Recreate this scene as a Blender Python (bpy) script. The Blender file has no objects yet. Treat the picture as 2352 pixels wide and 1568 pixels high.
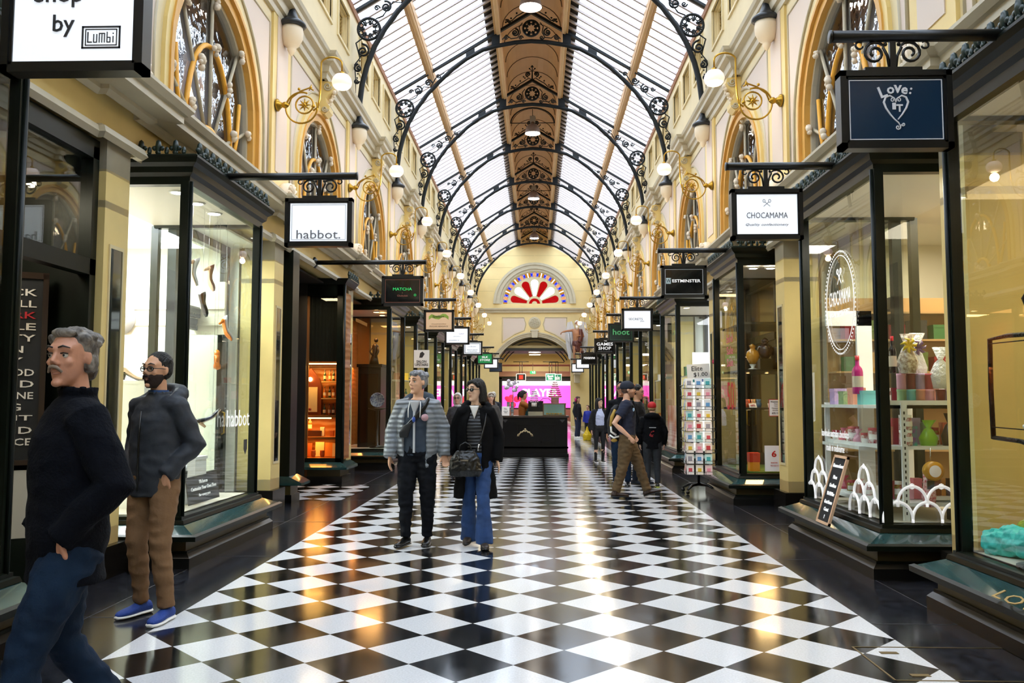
import bpy, bmesh, math, random
from mathutils import Vector, Matrix
import numpy as np
random.seed(7)
PI = math.pi
sc = bpy.context.scene
COL = sc.collection

# ------------------------------------------------------------------ camera, sky, exposure
cam_d = bpy.data.cameras.new('camera'); cam = bpy.data.objects.new('camera', cam_d); COL.objects.link(cam)
cam_d.sensor_width = 36.0; cam_d.lens = 1945.9 / 2352 * 36; cam_d.clip_end = 300; cam_d.clip_start = 0.05
_yaw, _pit, _rol = math.radians(-1.6827), math.radians(4.0186), math.radians(.0576)
_f = Vector((math.sin(_yaw) * math.cos(_pit), math.cos(_yaw) * math.cos(_pit), math.sin(_pit)))
_r = Vector((math.cos(_yaw), -math.sin(_yaw), 0)); _u = _r.cross(_f)
_r, _u = math.cos(_rol) * _r + math.sin(_rol) * _u, -math.sin(_rol) * _r + math.cos(_rol) * _u
cam.matrix_world = Matrix(((_r.x, _u.x, -_f.x, .1309), (_r.y, _u.y, -_f.y, 0), (_r.z, _u.z, -_f.z, 1.441), (0, 0, 0, 1)))
sc.camera = cam
w = bpy.data.worlds.new('overcast sky'); sc.world = w; w.use_nodes = True
_bg = w.node_tree.nodes['Background']; _bg.inputs[0].default_value = (0.73, 0.85, 1.0, 1); _bg.inputs[1].default_value = 2.3
SKY = 1.0
sc.view_settings.view_transform = 'Standard'; sc.view_settings.look = 'None'
sc.view_settings.exposure = 1.70; sc.view_settings.gamma = 1.0
cy = sc.cycles
cy.use_denoising = True; cy.sample_clamp_indirect = 6; cy.max_bounces = 9; cy.diffuse_bounces = 6; cy.glossy_bounces = 4
cy.transparent_max_bounces = 16; cy.caustics_reflective = False; cy.caustics_refractive = False

# ------------------------------------------------------------------ materials
def lin(h):
    if isinstance(h, str):
        c = [int(h[i:i + 2], 16) / 255 for i in (0, 2, 4)]
        return tuple((x / 12.92 if x <= .04045 else ((x + .055) / 1.055) ** 2.4) for x in c) + (1,)
    return tuple(h) + (1,)
_M = {}
def mat(name, col='808080', rough=.5, metal=0, noise=0, nscale=8, bump=0, bscale=30, emit=0, ecol=None, coat=0, spec=None, sheen=0, wave=None, alpha=None, dark=None):
    if name in _M: return _M[name]
    m = bpy.data.materials.new(name); m.use_nodes = True; nt = m.node_tree; b = nt.nodes['Principled BSDF']
    b.inputs['Base Color'].default_value = lin(col); b.inputs['Roughness'].default_value = rough; b.inputs['Metallic'].default_value = metal
    if coat: b.inputs['Coat Weight'].default_value = coat
    if spec is not None: b.inputs['Specular IOR Level'].default_value = spec
    if sheen: b.inputs['Sheen Weight'].default_value = sheen
    if emit:
        b.inputs['Emission Color'].default_value = lin(ecol or col); b.inputs['Emission Strength'].default_value = emit
    tc = None
    if noise or bump or wave:
        tc = nt.nodes.new('ShaderNodeTexCoord')
    if noise:
        n = nt.nodes.new('ShaderNodeTexNoise'); n.inputs['Scale'].default_value = nscale; n.inputs['Detail'].default_value = 5
        nt.links.new(tc.outputs['Object'], n.inputs['Vector'])
        mx = nt.nodes.new('ShaderNodeMix'); mx.data_type = 'RGBA'
        c = lin(col); d = lin(dark) if dark else tuple(x * (1 - noise) for x in c[:3]) + (1,)
        mx.inputs[6].default_value = d; mx.inputs[7].default_value = c
        rp = nt.nodes.new('ShaderNodeMapRange'); rp.inputs[1].default_value = .35; rp.inputs[2].default_value = .65
        nt.links.new(n.outputs[0], rp.inputs[0]); nt.links.new(rp.outputs[0], mx.inputs[0]); nt.links.new(mx.outputs[2], b.inputs['Base Color'])
    if bump:
        n = nt.nodes.new('ShaderNodeTexNoise'); n.inputs['Scale'].default_value = bscale; n.inputs['Detail'].default_value = 3
        nt.links.new(tc.outputs['Object'], n.inputs['Vector'])
        bp = nt.nodes.new('ShaderNodeBump'); bp.inputs['Strength'].default_value = bump; bp.inputs['Distance'].default_value = .02
        nt.links.new(n.outputs[0], bp.inputs['Height']); nt.links.new(bp.outputs[0], b.inputs['Normal'])
    if wave:   # (scale, strength, direction, distortion): quilting, hair strands, wood grain
        wv = nt.nodes.new('ShaderNodeTexWave'); wv.inputs['Scale'].default_value = wave[0]; wv.bands_direction = wave[2]
        wv.inputs['Distortion'].default_value = wave[3]; wv.inputs['Detail'].default_value = 2
        nt.links.new(tc.outputs['Object'], wv.inputs['Vector'])
        bp = nt.nodes.new('ShaderNodeBump'); bp.inputs['Strength'].default_value = wave[1]; bp.inputs['Distance'].default_value = .03
        nt.links.new(wv.outputs[1], bp.inputs['Height']); nt.links.new(bp.outputs[0], b.inputs['Normal'])
    _M[name] = m
    return m
def glow(name, col, s):
    if name in _M: return _M[name]
    m = bpy.data.materials.new(name); m.use_nodes = True; nt = m.node_tree; nt.nodes.clear()
    e = nt.nodes.new('ShaderNodeEmission'); e.inputs[0].default_value = lin(col); e.inputs[1].default_value = s
    o = nt.nodes.new('ShaderNodeOutputMaterial'); nt.links.new(e.outputs[0], o.inputs[0]); _M[name] = m
    return m
def glass(name, tint='ffffff', refl=1.5, rough=0.0, lo=None):
    if name in _M: return _M[name]
    m = bpy.data.materials.new(name); m.use_nodes = True; nt = m.node_tree; nt.nodes.clear()
    t = nt.nodes.new('ShaderNodeBsdfTransparent'); t.inputs[0].default_value = lin(tint)
    g = nt.nodes.new('ShaderNodeBsdfGlossy'); g.inputs['Roughness'].default_value = rough
    fr = nt.nodes.new('ShaderNodeFresnel'); geo = nt.nodes.new('ShaderNodeNewGeometry'); io = nt.nodes.new('ShaderNodeMapRange')   # the same reflectance from both sides of a pane
    io.inputs[3].default_value = refl; io.inputs[4].default_value = 1 / refl; nt.links.new(geo.outputs['Backfacing'], io.inputs[0]); nt.links.new(io.outputs[0], fr.inputs[0])
    mx = nt.nodes.new('ShaderNodeMixShader'); o = nt.nodes.new('ShaderNodeOutputMaterial')
    if lo is not None:
        mr = nt.nodes.new('ShaderNodeMapRange'); mr.inputs[3].default_value = lo; mr.inputs[4].default_value = 1
        nt.links.new(fr.outputs[0], mr.inputs[0]); nt.links.new(mr.outputs[0], mx.inputs[0])
    else: nt.links.new(fr.outputs[0], mx.inputs[0])
    nt.links.new(t.outputs[0], mx.inputs[1]); nt.links.new(g.outputs[0], mx.inputs[2])
    nt.links.new(mx.outputs[0], o.inputs[0]); _M[name] = m
    return m

YEL = mat('yellow cream paint', 'e6cc86', .45, noise=.06, nscale=3)
CRM = mat('pale cream paint', 'dccb9e', .45, noise=.05, nscale=3)
PNK = mat('pinkish white paint', 'd4c4b6', .5)
ORG = mat('warm ochre paint', 'd8a44c', .45, noise=.08, nscale=4)
ORB = mat('bright ochre glazing bar paint', 'f5b238', .4)
GRY = mat('stone grey trim paint', 'c4baa0', .45, noise=.08, nscale=5)
DRK = mat('very dark green gloss paint', '0e150e', .34, noise=.3, nscale=6, spec=.25)
DKG = mat('dark green leaf paint', '1c2f2a', .35)
IRN = mat('blue black iron paint', '0c1114', .5, spec=.3)
OLV = mat('olive brown panel', '4a4020', .35, noise=.25, nscale=5)
SIL = mat('sea green slate sill', '2c4a4a', .12, noise=.35, nscale=6, coat=.5)
TAN = mat('tan timber paint', 'cda878', .5, noise=.08, nscale=3)
TAN2 = mat('vault lining paint', 'dcb890', .6, noise=.06, nscale=2)
BAR = mat('roof glazing bar paint', 'a89c98', .6)
BRS = mat('aged brass', 'b08a35', .3, 1.0)
GLS = glass('clear shop glass', 'f6fbf6', 1.62)
GLR = glass('roof glass', 'f6f8fa', 1.08)
BLK = mat('black paint', '0b0c0c', .3)
WHT = mat('white paint', 'eeeeea', .5)
CHR = mat('chrome', 'cccccc', .15, 1.0)

# ------------------------------------------------------------------ mesh builder
class MB:
    def __init__(s): s.v = []; s.f = []; s.m = []; s.cur = 0; s.sm = []; s.smooth = False
    def add(s, vs, fs):
        n = len(s.v); s.v += [tuple(v) for v in vs]
        for f in fs: s.f.append(tuple(i + n for i in f)); s.m.append(s.cur); s.sm.append(s.smooth)
        return s
    def box(s, x0, y0, z0, x1, y1, z1):
        x0, x1 = sorted((x0, x1)); y0, y1 = sorted((y0, y1)); z0, z1 = sorted((z0, z1))
        return s.add([(x0, y0, z0), (x1, y0, z0), (x1, y1, z0), (x0, y1, z0), (x0, y0, z1), (x1, y0, z1), (x1, y1, z1), (x0, y1, z1)],
              [(0, 3, 2, 1), (4, 5, 6, 7), (0, 1, 5, 4), (1, 2, 6, 5), (2, 3, 7, 6), (3, 0, 4, 7)])
    def rbox(s, c, size, rot):
        h = [q / 2 for q in size]; R = rot if isinstance(rot, Matrix) else Matrix.Rotation(rot, 3, 'Z')
        vs = [Vector(c) + R @ Vector((sx * h[0], sy * h[1], sz * h[2])) for sz in (-1, 1) for sx, sy in ((-1, -1), (1, -1), (1, 1), (-1, 1))]
        return s.add(vs, [(0, 3, 2, 1), (4, 5, 6, 7), (0, 1, 5, 4), (1, 2, 6, 5), (2, 3, 7, 6), (3, 0, 4, 7)])
    def tube(s, pts, r, n=8, closed=False, cap=True, flat=None):
        pts = [Vector(p) for p in pts]; N = len(pts)
        rr = r if isinstance(r, (list, tuple)) else [r] * N
        ref = None; rings = []
        for i, p in enumerate(pts):
            a = pts[(i - 1) % N] if (closed or i) else p; b = pts[(i + 1) % N] if (closed or i < N - 1) else p
            t = (b - a)
            t = t.normalized() if t.length > 1e-9 else Vector((0, 0, 1))
            if flat is not None: ref = Vector(flat)
            elif ref is None: ref = Vector((0, 0, 1)) if abs(t.z) < .9 else Vector((1, 0, 0))
            u = t.cross(ref)
            if u.length < 1e-6: u = t.cross(Vector((.3, .9, .1)))
            u.normalize(); v = u.cross(t).normalized(); ref = v if flat is None else ref
            rings.append([p + (u * math.cos(2 * PI * k / n) + v * math.sin(2 * PI * k / n)) * rr[i] for k in range(n)])
        fs = []
        M = N if closed else N - 1
        for i in range(M):
            j = (i + 1) % N
            for k in range(n): fs.append((i * n + k, i * n + (k + 1) % n, j * n + (k + 1) % n, j * n + k))
        if cap and not closed: fs += [tuple(range(n))[::-1], tuple((N - 1) * n + k for k in range(n))]
        old = s.smooth; s.smooth = True; s.add([v for r_ in rings for v in r_], fs); s.smooth = old
        return s
    def loft(s, secs, n=16, cap=True):
        # secs: (center, ax vector, ay vector)
        vs = []; N = len(secs)
        for c, a, b in secs:
            c, a, b = Vector(c), Vector(a), Vector(b)
            vs += [c + a * math.cos(2 * PI * k / n) + b * math.sin(2 * PI * k / n) for k in range(n)]
        fs = [(i * n + k, i * n + (k + 1) % n, (i + 1) * n + (k + 1) % n, (i + 1) * n + k) for i in range(N - 1) for k in range(n)]
        if cap: fs += [tuple(range(n))[::-1], tuple((N - 1) * n + k for k in range(n))]
        old = s.smooth; s.smooth = True; s.add(vs, fs); s.smooth = old
        return s
    def lathe(s, prof, c=(0, 0, 0), axis='z', n=20, a0=0, a1=2 * PI):
        c = Vector(c); vs = []; full = abs(a1 - a0 - 2 * PI) < 1e-6; K = n if full else n + 1
        for r, h in prof:
            for k in range(K):
                a = a0 + (a1 - a0) * k / n
                q = {'z': (r * math.cos(a), r * math.sin(a), h), 'y': (r * math.cos(a), h, r * math.sin(a)), 'x': (h, r * math.cos(a), r * math.sin(a))}[axis]
                vs.append(c + Vector(q))
        fs = []
        for i in range(len(prof) - 1):
            for k in range(K if full else K - 1):
                k2 = (k + 1) % K; fs.append((i * K + k, i * K + k2, (i + 1) * K + k2, (i + 1) * K + k))
        old = s.smooth; s.smooth = True; s.add(vs, fs); s.smooth = old
        return s
    def ball(s, c, r, n=12, sc=(1, 1, 1), rot=None):
        c = Vector(c); vs = []; m = max(4, n // 2)
        for i in range(m + 1):
            th = PI * i / m
            for k in range(n):
                q = Vector((r * math.sin(th) * math.cos(2 * PI * k / n) * sc[0], r * math.sin(th) * math.sin(2 * PI * k / n) * sc[1], r * math.cos(th) * sc[2]))
                if rot is not None: q = rot @ q
                vs.append(c + q)
        fs = [(i * n + k, (i + 1) * n + k, (i + 1) * n + (k + 1) % n, i * n + (k + 1) % n) for i in range(m) for k in range(n)]
        old = s.smooth; s.smooth = True; s.add(vs, fs); s.smooth = old
        return s
    def prism(s, poly, d0, d1, plane='xz'):
        # polygon in a plane, extruded along the third axis between d0 and d1
        n = len(poly)
        P = {'xz': lambda a, b, d: (a, d, b), 'yz': lambda a, b, d: (d, a, b), 'xy': lambda a, b, d: (a, b, d)}[plane]
        vs = [P(a, b, d0) for a, b in poly] + [P(a, b, d1) for a, b in poly]
        fs = [tuple(range(n)), tuple(range(n, 2 * n))[::-1]] + [(i, (i + 1) % n, n + (i + 1) % n, n + i) for i in range(n)]
        return s.add(vs, fs)
    def sweep(s, path, prof, closed=False, up=None):
        # path: plan points (x,y); prof: closed list of (outward offset, z); outward = right-hand normal of travel
        N = len(path); vs = []; K = len(prof)
        for i, p in enumerate(path):
            p = Vector(p); ns = []
            if closed or i > 0: d = p - Vector(path[i - 1]); ns.append(Vector((d.y, -d.x)).normalized())
            if closed or i < N - 1: d = Vector(path[(i + 1) % N]) - p; ns.append(Vector((d.y, -d.x)).normalized())
            if len(ns) == 2:
                m = (ns[0] + ns[1]); m.normalize(); m = m / max(.3, m.dot(ns[0]))
            else: m = ns[0]
            for o, z in prof: vs.append((p.x + m.x * o, p.y + m.y * o, z))
        fs = []
        for i in range(N if closed else N - 1):
            j = (i + 1) % N
            for k in range(K): k2 = (k + 1) % K; fs.append((i * K + k, i * K + k2, j * K + k2, j * K + k))
        if not closed: fs += [tuple(range(K))[::-1], tuple((N - 1) * K + k for k in range(K))]
        return s.add(vs, fs)
    def arcband(s, c, r0, r1, d0, d1, a0=0, a1=PI, n=24, plane='yz'):
        vs = []; P = (lambda a, b, d: (d, a, b)) if plane == 'yz' else (lambda a, b, d: (a, d, b))
        for k in range(n + 1):
            a = a0 + (a1 - a0) * k / n; co, si = math.cos(a), math.sin(a)
            for r, d in ((r0, d0), (r1, d0), (r1, d1), (r0, d1)): vs.append(P(c[0] + r * co, c[1] + r * si, d))
        fs = [(k * 4 + j, k * 4 + (j + 1) % 4, (k + 1) * 4 + (j + 1) % 4, (k + 1) * 4 + j) for k in range(n) for j in range(4)]
        fs += [(0, 3, 2, 1), tuple(n * 4 + j for j in range(4))]
        return s.add(vs, fs)
    def build(s, name, m=None, parent=None, loc=None, normals=True):
        me = bpy.data.meshes.new(name); me.from_pydata(s.v, [], s.f)
        for x in (m if isinstance(m, (list, tuple)) else [m]):
            if x: me.materials.append(x)
        me.polygons.foreach_set('material_index', s.m); me.polygons.foreach_set('use_smooth', s.sm)
        if normals:
            bm = bmesh.new(); bm.from_mesh(me); bmesh.ops.recalc_face_normals(bm, faces=bm.faces); bm.to_mesh(me); bm.free()
        me.update()
        o = bpy.data.objects.new(name, me); COL.objects.link(o)
        if parent: o.parent = parent
        if loc is not None: o.location = loc
        return o
def tag(o, label=None, cat=None, group=None, kind=None):
    if label: o['label'] = label
    if cat: o['category'] = cat
    if group: o['group'] = group
    if kind: o['kind'] = kind
    return o
def thing(name, label, cat, loc=(0, 0, 0), rz=0, group=None, kind=None):
    o = bpy.data.objects.new(name, None); COL.objects.link(o); o.empty_display_size = .1
    o.location = loc; o.rotation_euler = (0, 0, rz)
    return tag(o, label, cat, group, kind)
def dup(o, loc=None, rz=None, label=None, group=None, parent=None):
    c = o.copy(); COL.objects.link(c)
    if parent is not None: c.parent = parent
    if loc is not None: c.location = loc
    if rz is not None: c.rotation_euler = (0, 0, rz)
    if label: c['label'] = label
    if group: c['group'] = group
    for ch in [q for q in o.children]: dup(ch, parent=c)
    return c
def struct(o, label=None): 
    o['kind'] = 'structure'
    if label: o['label'] = label
    return o
def text(s, size, loc, m, parent=None, w=None, name='lettering', ext=.003, rot=(PI / 2, 0, 0), align='CENTER', shear=0, bold=0, space=1, line=1):
    c = bpy.data.curves.new(name, 'FONT'); c.body = s; c.size = 1; c.extrude = ext; c.align_x = align; c.align_y = 'CENTER'; c.shear = shear
    c.offset = bold; c.resolution_u = 2; c.space_character = space; c.space_line = line
    t = bpy.data.objects.new('tmp', c); COL.objects.link(t)
    dg = bpy.context.evaluated_depsgraph_get(); me = bpy.data.meshes.new_from_object(t.evaluated_get(dg)); bpy.data.objects.remove(t)
    co = np.empty(len(me.vertices) * 3); me.vertices.foreach_get('co', co); co = co.reshape(-1, 3)
    if len(co):
        h = co[:, 1].max() - co[:, 1].min(); k = size / max(h, 1e-6); kw = k
        if w: kw = w / max(co[:, 0].max() - co[:, 0].min(), 1e-6)
        cxm = (co[:, 0].max() + co[:, 0].min()) / 2 if align == 'CENTER' else co[:, 0].min(); cym = (co[:, 1].max() + co[:, 1].min()) / 2
        co[:, 0] = (co[:, 0] - cxm) * kw; co[:, 1] = (co[:, 1] - cym) * k
        me.vertices.foreach_set('co', co.ravel())
    me.materials.clear(); me.materials.append(m); me.update()
    o = bpy.data.objects.new(name, me); COL.objects.link(o); o.location = loc; o.rotation_euler = rot
    if parent: o.parent = parent
    return o
def spiral(c, r, turns=1.4, a0=0, d=1, n=26, rmin=.18):
    # points of a scroll in (u,v) from outside to inside
    out = []
    for i in range(n + 1):
        t = i / n; a = a0 + d * turns * 2 * PI * t; q = r * (1 - (1 - rmin) * t ** .8)
        out.append((c[0] + q * math.cos(a), c[1] + q * math.sin(a)))
    return out
S = 4.48; P0 = 11.42            # bay spacing and the first pier after the camera
NB = 9                          # piers run to the end wall
YEND = 49.6
def ordw(i): return ['first', 'second', 'third', 'fourth', 'fifth', 'sixth', 'seventh', 'eighth', 'ninth', 'tenth', 'eleventh', 'twelfth'][i]
SIDE = {-1: 'left', 1: 'right'}
# ================================================================== the building
D = .575
def chequer(name, white, black, rough, strips=True):
    m = bpy.data.materials.new(name); m.use_nodes = True; nt = m.node_tree; b = nt.nodes['Principled BSDF']; L = nt.links.new
    g = nt.nodes.new('ShaderNodeNewGeometry'); sp = nt.nodes.new('ShaderNodeSeparateXYZ'); L(g.outputs['Position'], sp.inputs[0])
    def mth(op, a, c=None, k=None):
        n = nt.nodes.new('ShaderNodeMath'); n.operation = op
        if hasattr(a, 'links'): L(a, n.inputs[0])
        else: n.inputs[0].default_value = a
        if c is not None:
            if hasattr(c, 'links'): L(c, n.inputs[1])
            else: n.inputs[1].default_value = c
        return n.outputs[0]
    xi = mth('SUBTRACT', mth('DIVIDE', sp.outputs[0], D), 4.0); yi = mth('SUBTRACT', mth('DIVIDE', sp.outputs[1], D), 8.2554)
    u = mth('ADD', xi, yi); v = mth('SUBTRACT', xi, yi)
    par = mth('MODULO', mth('ADD', mth('ADD', mth('FLOOR', u), mth('FLOOR', v)), 400.0), 2.0)
    odd = mth('GREATER_THAN', par, .5)
    def edge(q):
        fr = mth('FRACT', mth('ADD', q, 400.0)); return mth('MINIMUM', fr, mth('SUBTRACT', 1.0, fr))
    joint = mth('LESS_THAN', mth('MINIMUM', edge(u), edge(v)), .006)
    cell = nt.nodes.new('ShaderNodeCombineXYZ'); L(mth('FLOOR', u), cell.inputs[0]); L(mth('FLOOR', v), cell.inputs[1])
    wn = nt.nodes.new('ShaderNodeTexWhiteNoise'); L(cell.outputs[0], wn.inputs['Vector'])
    ns = nt.nodes.new('ShaderNodeTexNoise'); ns.inputs['Scale'].default_value = 90; ns.inputs['Detail'].default_value = 4; L(g.outputs['Position'], ns.inputs['Vector'])
    mr = nt.nodes.new('ShaderNodeMapRange'); mr.inputs[1].default_value = .3; mr.inputs[2].default_value = .7; mr.inputs[3].default_value = .86; mr.inputs[4].default_value = 1.06; L(ns.outputs[0], mr.inputs[0])
    tv = nt.nodes.new('ShaderNodeMapRange'); tv.inputs[3].default_value = .93; tv.inputs[4].default_value = 1.04; L(wn.outputs[0], tv.inputs[0])
    mx = nt.nodes.new('ShaderNodeMix'); mx.data_type = 'RGBA'; mx.inputs[6].default_value = lin(black); mx.inputs[7].default_value = lin(white); L(odd, mx.inputs[0])
    m2 = nt.nodes.new('ShaderNodeMix'); m2.data_type = 'RGBA'; m2.blend_type = 'MULTIPLY'; m2.inputs[0].default_value = 1; L(mx.outputs[2], m2.inputs[6])
    cc = nt.nodes.new('ShaderNodeCombineColor'); k = mth('MULTIPLY', mr.outputs[0], tv.outputs[0])
    for i in range(3): L(k, cc.inputs[i])
    L(cc.outputs[0], m2.inputs[7])
    m3 = nt.nodes.new('ShaderNodeMix'); m3.data_type = 'RGBA'; m3.inputs[7].default_value = lin('55524c'); L(m2.outputs[2], m3.inputs[6]); L(joint, m3.inputs[0])
    L(m3.outputs[2], b.inputs['Base Color'])
    n2 = nt.nodes.new('ShaderNodeTexNoise'); n2.inputs['Scale'].default_value = 2.2; n2.inputs['Detail'].default_value = 4; L(g.outputs['Position'], n2.inputs['Vector'])
    r2 = nt.nodes.new('ShaderNodeMapRange'); r2.inputs[1].default_value = .3; r2.inputs[2].default_value = .7; r2.inputs[3].default_value = rough * .75; r2.inputs[4].default_value = rough * 1.6; L(n2.outputs[0], r2.inputs[0])
    L(r2.outputs[0], b.inputs['Roughness'])
    bp = nt.nodes.new('ShaderNodeBump'); bp.inputs['Strength'].default_value = .04; bp.inputs['Distance'].default_value = .004; L(n2.outputs[0], bp.inputs['Height']); L(bp.outputs[0], b.inputs['Normal'])
    return m
CHK = chequer('polished chequer tiles', 'd6d8dc', '131416', .11)
BORD = mat('polished black stone border', '2a2c33', .15, noise=.55, nscale=14, dark='141519')
YS, YF = -14.0, YEND
struct(MB().box(-2.3, YS, -.1, 2.3, YF, 0).build('floor', CHK), 'black and white chequer tile walkway of the arcade')
for s in (-1, 1):
    struct(MB().box(s * 2.3, YS, -.1, s * 8, YF, 0).build('floor', BORD), 'black stone floor border on the %s of the chequered walkway' % SIDE[s])
struct(MB().add([(-4.6, 12.32, .003), (-2.72, 12.32, .003), (-2.66, 14.0, .003), (-2.72, 14.62, .003), (-4.6, 14.72, .003)], [(0, 1, 2, 3, 4)]).build('floor', CHK), 'chequered tile patch in the shop recess')
# thin joints and the brass-edged hatch in the black border
j = MB()
for s in (-1, 1):
    j.box(s * 2.86, YS, 0, s * 2.866, YF, .0015)
    for k in range(24): j.box(s * 2.3, 1.2 + k * 2.24, 0, s * 3.3, 1.206 + k * 2.24, .0015)
struct(j.build('trim_1', mat('joint grout', '3c3c3e', .4)), 'thin joints between the black floor slabs')
h = MB()
hx0, hx1, hy0, hy1 = 1.98, 2.85, 4.55, 5.15
for a in ((hx0, hy0, hx1, hy0 + .008), (hx0, hy1, hx1, hy1 + .008), (hx0, hy0, hx0 + .01, hy1), (hx1, hy0, hx1 + .01, hy1)): h.box(a[0], a[1], 0, a[2], a[3], .003)
h.box(2.1, 4.62, 0, 2.2, 4.66, .003); h.box(2.1, 5.02, 0, 2.2, 5.06, .003)
tag(h.build('floor_hatch', mat('worn brass edging', '7a6a4a', .4, .8)), 'thin brass edged access hatch let into the floor at the right border', 'hatch')

def spath(s, pts): return [(-x, y) for x, y in pts] if s < 0 else [(x, y) for x, y in pts][::-1]
def breaks(s, x0, out, centers, hw, ya=YS, yb=YF):
    pts = [(x0, ya)]
    for c in centers:
        if c - hw > ya and c + hw < yb: pts += [(x0, c - hw), (x0 - out, c - hw), (x0 - out, c + hw), (x0, c + hw)]
    pts.append((x0, yb)); return spath(s, pts)
piers = [P0 + S * n for n in range(-3, 9)]
bays = [p + S / 2 for p in piers[:-1]]
HW, ZC, ZB = 1.16, 4.85, 4.12
NA = 16
wn = [0]
def nextwin(): wn[0] += 1; return 'window_%d' % wn[0]
GLU = glass('upper window glass', 'e4e8ee', 1.6, lo=.16)
_n = GLU.node_tree; _g = _n.nodes['Glossy BSDF']; _t = _n.nodes.new('ShaderNodeTexNoise'); _t.inputs['Scale'].default_value = 5; _b = _n.nodes.new('ShaderNodeBump'); _b.inputs['Strength'].default_value = .25; _b.inputs['Distance'].default_value = .02
_c = _n.nodes.new('ShaderNodeTexCoord'); _n.links.new(_c.outputs['Object'], _t.inputs['Vector']); _n.links.new(_t.outputs[0], _b.inputs['Height']); _n.links.new(_b.outputs[0], _g.inputs['Normal'])
ORN = mat('stucco ornament', 'e6d8c2', .7)

def arch_window(yc, s, src=[None]):
    # glazing with a hub, radiating bars and a pointed inner arch; local origin at the sill centre
    if src[0] is None:
        root = thing(nextwin(), None, None); src[0] = root
        x0, x1 = -.03, .05
        f = MB()
        def bar(a, b, w=.022, m=0): f.cur = m; f.tube([(0, a[0], a[1]), (0, (a[0] + b[0]) / 2, (a[1] + b[1]) / 2), (0, b[0], b[1])], w, 6)
        f.arcband((0, ZC - ZB), HW - .05, HW, x0, x1, n=NA)
        f.box(x0, -HW, 0, x1, -HW + .05, ZC - ZB); f.box(x0, HW - .05, 0, x1, HW, ZC - ZB); f.box(x0, -HW, 0, x1, HW, .05)
        def edge(a):   # from hub centre outward to the outline
            r = .1
            while r < 3:
                y, z = r * math.cos(a), r * math.sin(a)
                if abs(y) > HW - .02 or (z > ZC - ZB and math.hypot(y, z - (ZC - ZB)) > HW - .02): return r
                r += .01
            return r
        ends = []
        for k, a in enumerate((30, 62, 90, 118, 150)):
            a = math.radians(a); r = edge(a); ends.append((r * math.cos(a), r * math.sin(a)))
            bar((.28 * math.cos(a), .05 + .28 * math.sin(a)), ends[-1], .022, 0)
        root_frame = f.build('frame', [GRY, ORB], root)
        o = MB(); arc = [(0, .66 * math.cos(t), 1.28 * math.sin(t) ** .9 if math.sin(t) > 0 else 0) for t in [PI * i / 20 for i in range(21)]]
        o.tube(arc, .030, 6); o.tube([(0, .3 * math.cos(t), .05 + .3 * math.sin(t)) for t in [PI * i / 12 for i in range(13)]], .032, 6)
        for sg in (-1, 1): o.tube([(0, sg * .66, .02), (0, sg * .86, .5), (0, sg * .92, .95)], .024, 6)
        o.build('inner_arch', ORB, root)
        g = MB()
        for e in ends + [(.66 * math.cos(t), 1.28 * math.sin(t)) for t in (math.radians(50), PI / 2, math.radians(130), math.radians(20), math.radians(160))]:
            for q in range(5): g.ball((-.05 - .02 * random.random(), e[0] * .97 + random.uniform(-.04, .04), e[1] * .97 + random.uniform(-.07, .07)), random.uniform(.025, .045), 6)
        for q in range(14): g.ball((-.05, random.uniform(-.16, .16), .1 + random.uniform(-.02, .16)), random.uniform(.025, .05), 6)
        g.build('floral_boss', ORN, root)
        vs = [(0.02, HW * math.cos(PI * i / NA), ZC - ZB + HW * math.sin(PI * i / NA)) for i in range(NA + 1)] + [(0.02, -HW, 0), (0.02, HW, 0)]
        MB().add(vs, [tuple(range(len(vs)))]).build('glass_pane', GLU, root)
        r = root
    else: r = dup(src[0]); r.name = nextwin()
    r.location = (s * 3.53, yc, ZB); r.rotation_euler = (0, 0, 0 if s > 0 else PI)
    r['kind'] = 'structure'; r['label'] = 'round arched upper window with ochre glazing bars on the %s wall' % SIDE[s]
LOUV = mat('attic louvre paint', 'd8c48a', .5)
def attic_window(yc, s, src=[None]):
    if src[0] is None:
        root = thing(nextwin(), None, None); src[0] = root
        f = MB(); hw, h = .42, .70
        for a in ((-hw - .05, -.05, -hw, h + .05), (hw, -.05, hw + .05, h + .05), (-hw, -.05, hw, 0), (-hw, h, hw, h + .05)): f.box(-.03, a[0], a[1], .02, a[2], a[3])
        for a in ((-hw, 0, -hw + .04, h), (hw - .04, 0, hw, h), (-hw, 0, hw, .04), (-hw, h - .04, hw, h)): f.box(.08, a[0], a[1], .12, a[2], a[3])
        f.build('window_frame', CRM, root)
        l = MB()
        for k in range(9): l.rbox((.15, 0, .07 + k * .07), (.05, 2 * hw, .012), Matrix.Rotation(.6, 3, 'Y'))
        l.box(.17, -hw, 0, .18, hw, h); l.build('louvre', LOUV, root)
        r = root
    else: r = dup(src[0]); r.name = nextwin()
    r.location = (s * 3.42, yc, 7.99); r.rotation_euler = (0, 0, 0 if s > 0 else PI)
    r['kind'] = 'structure'; r['label'] = 'small square louvred attic opening on the %s wall' % SIDE[s]

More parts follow.
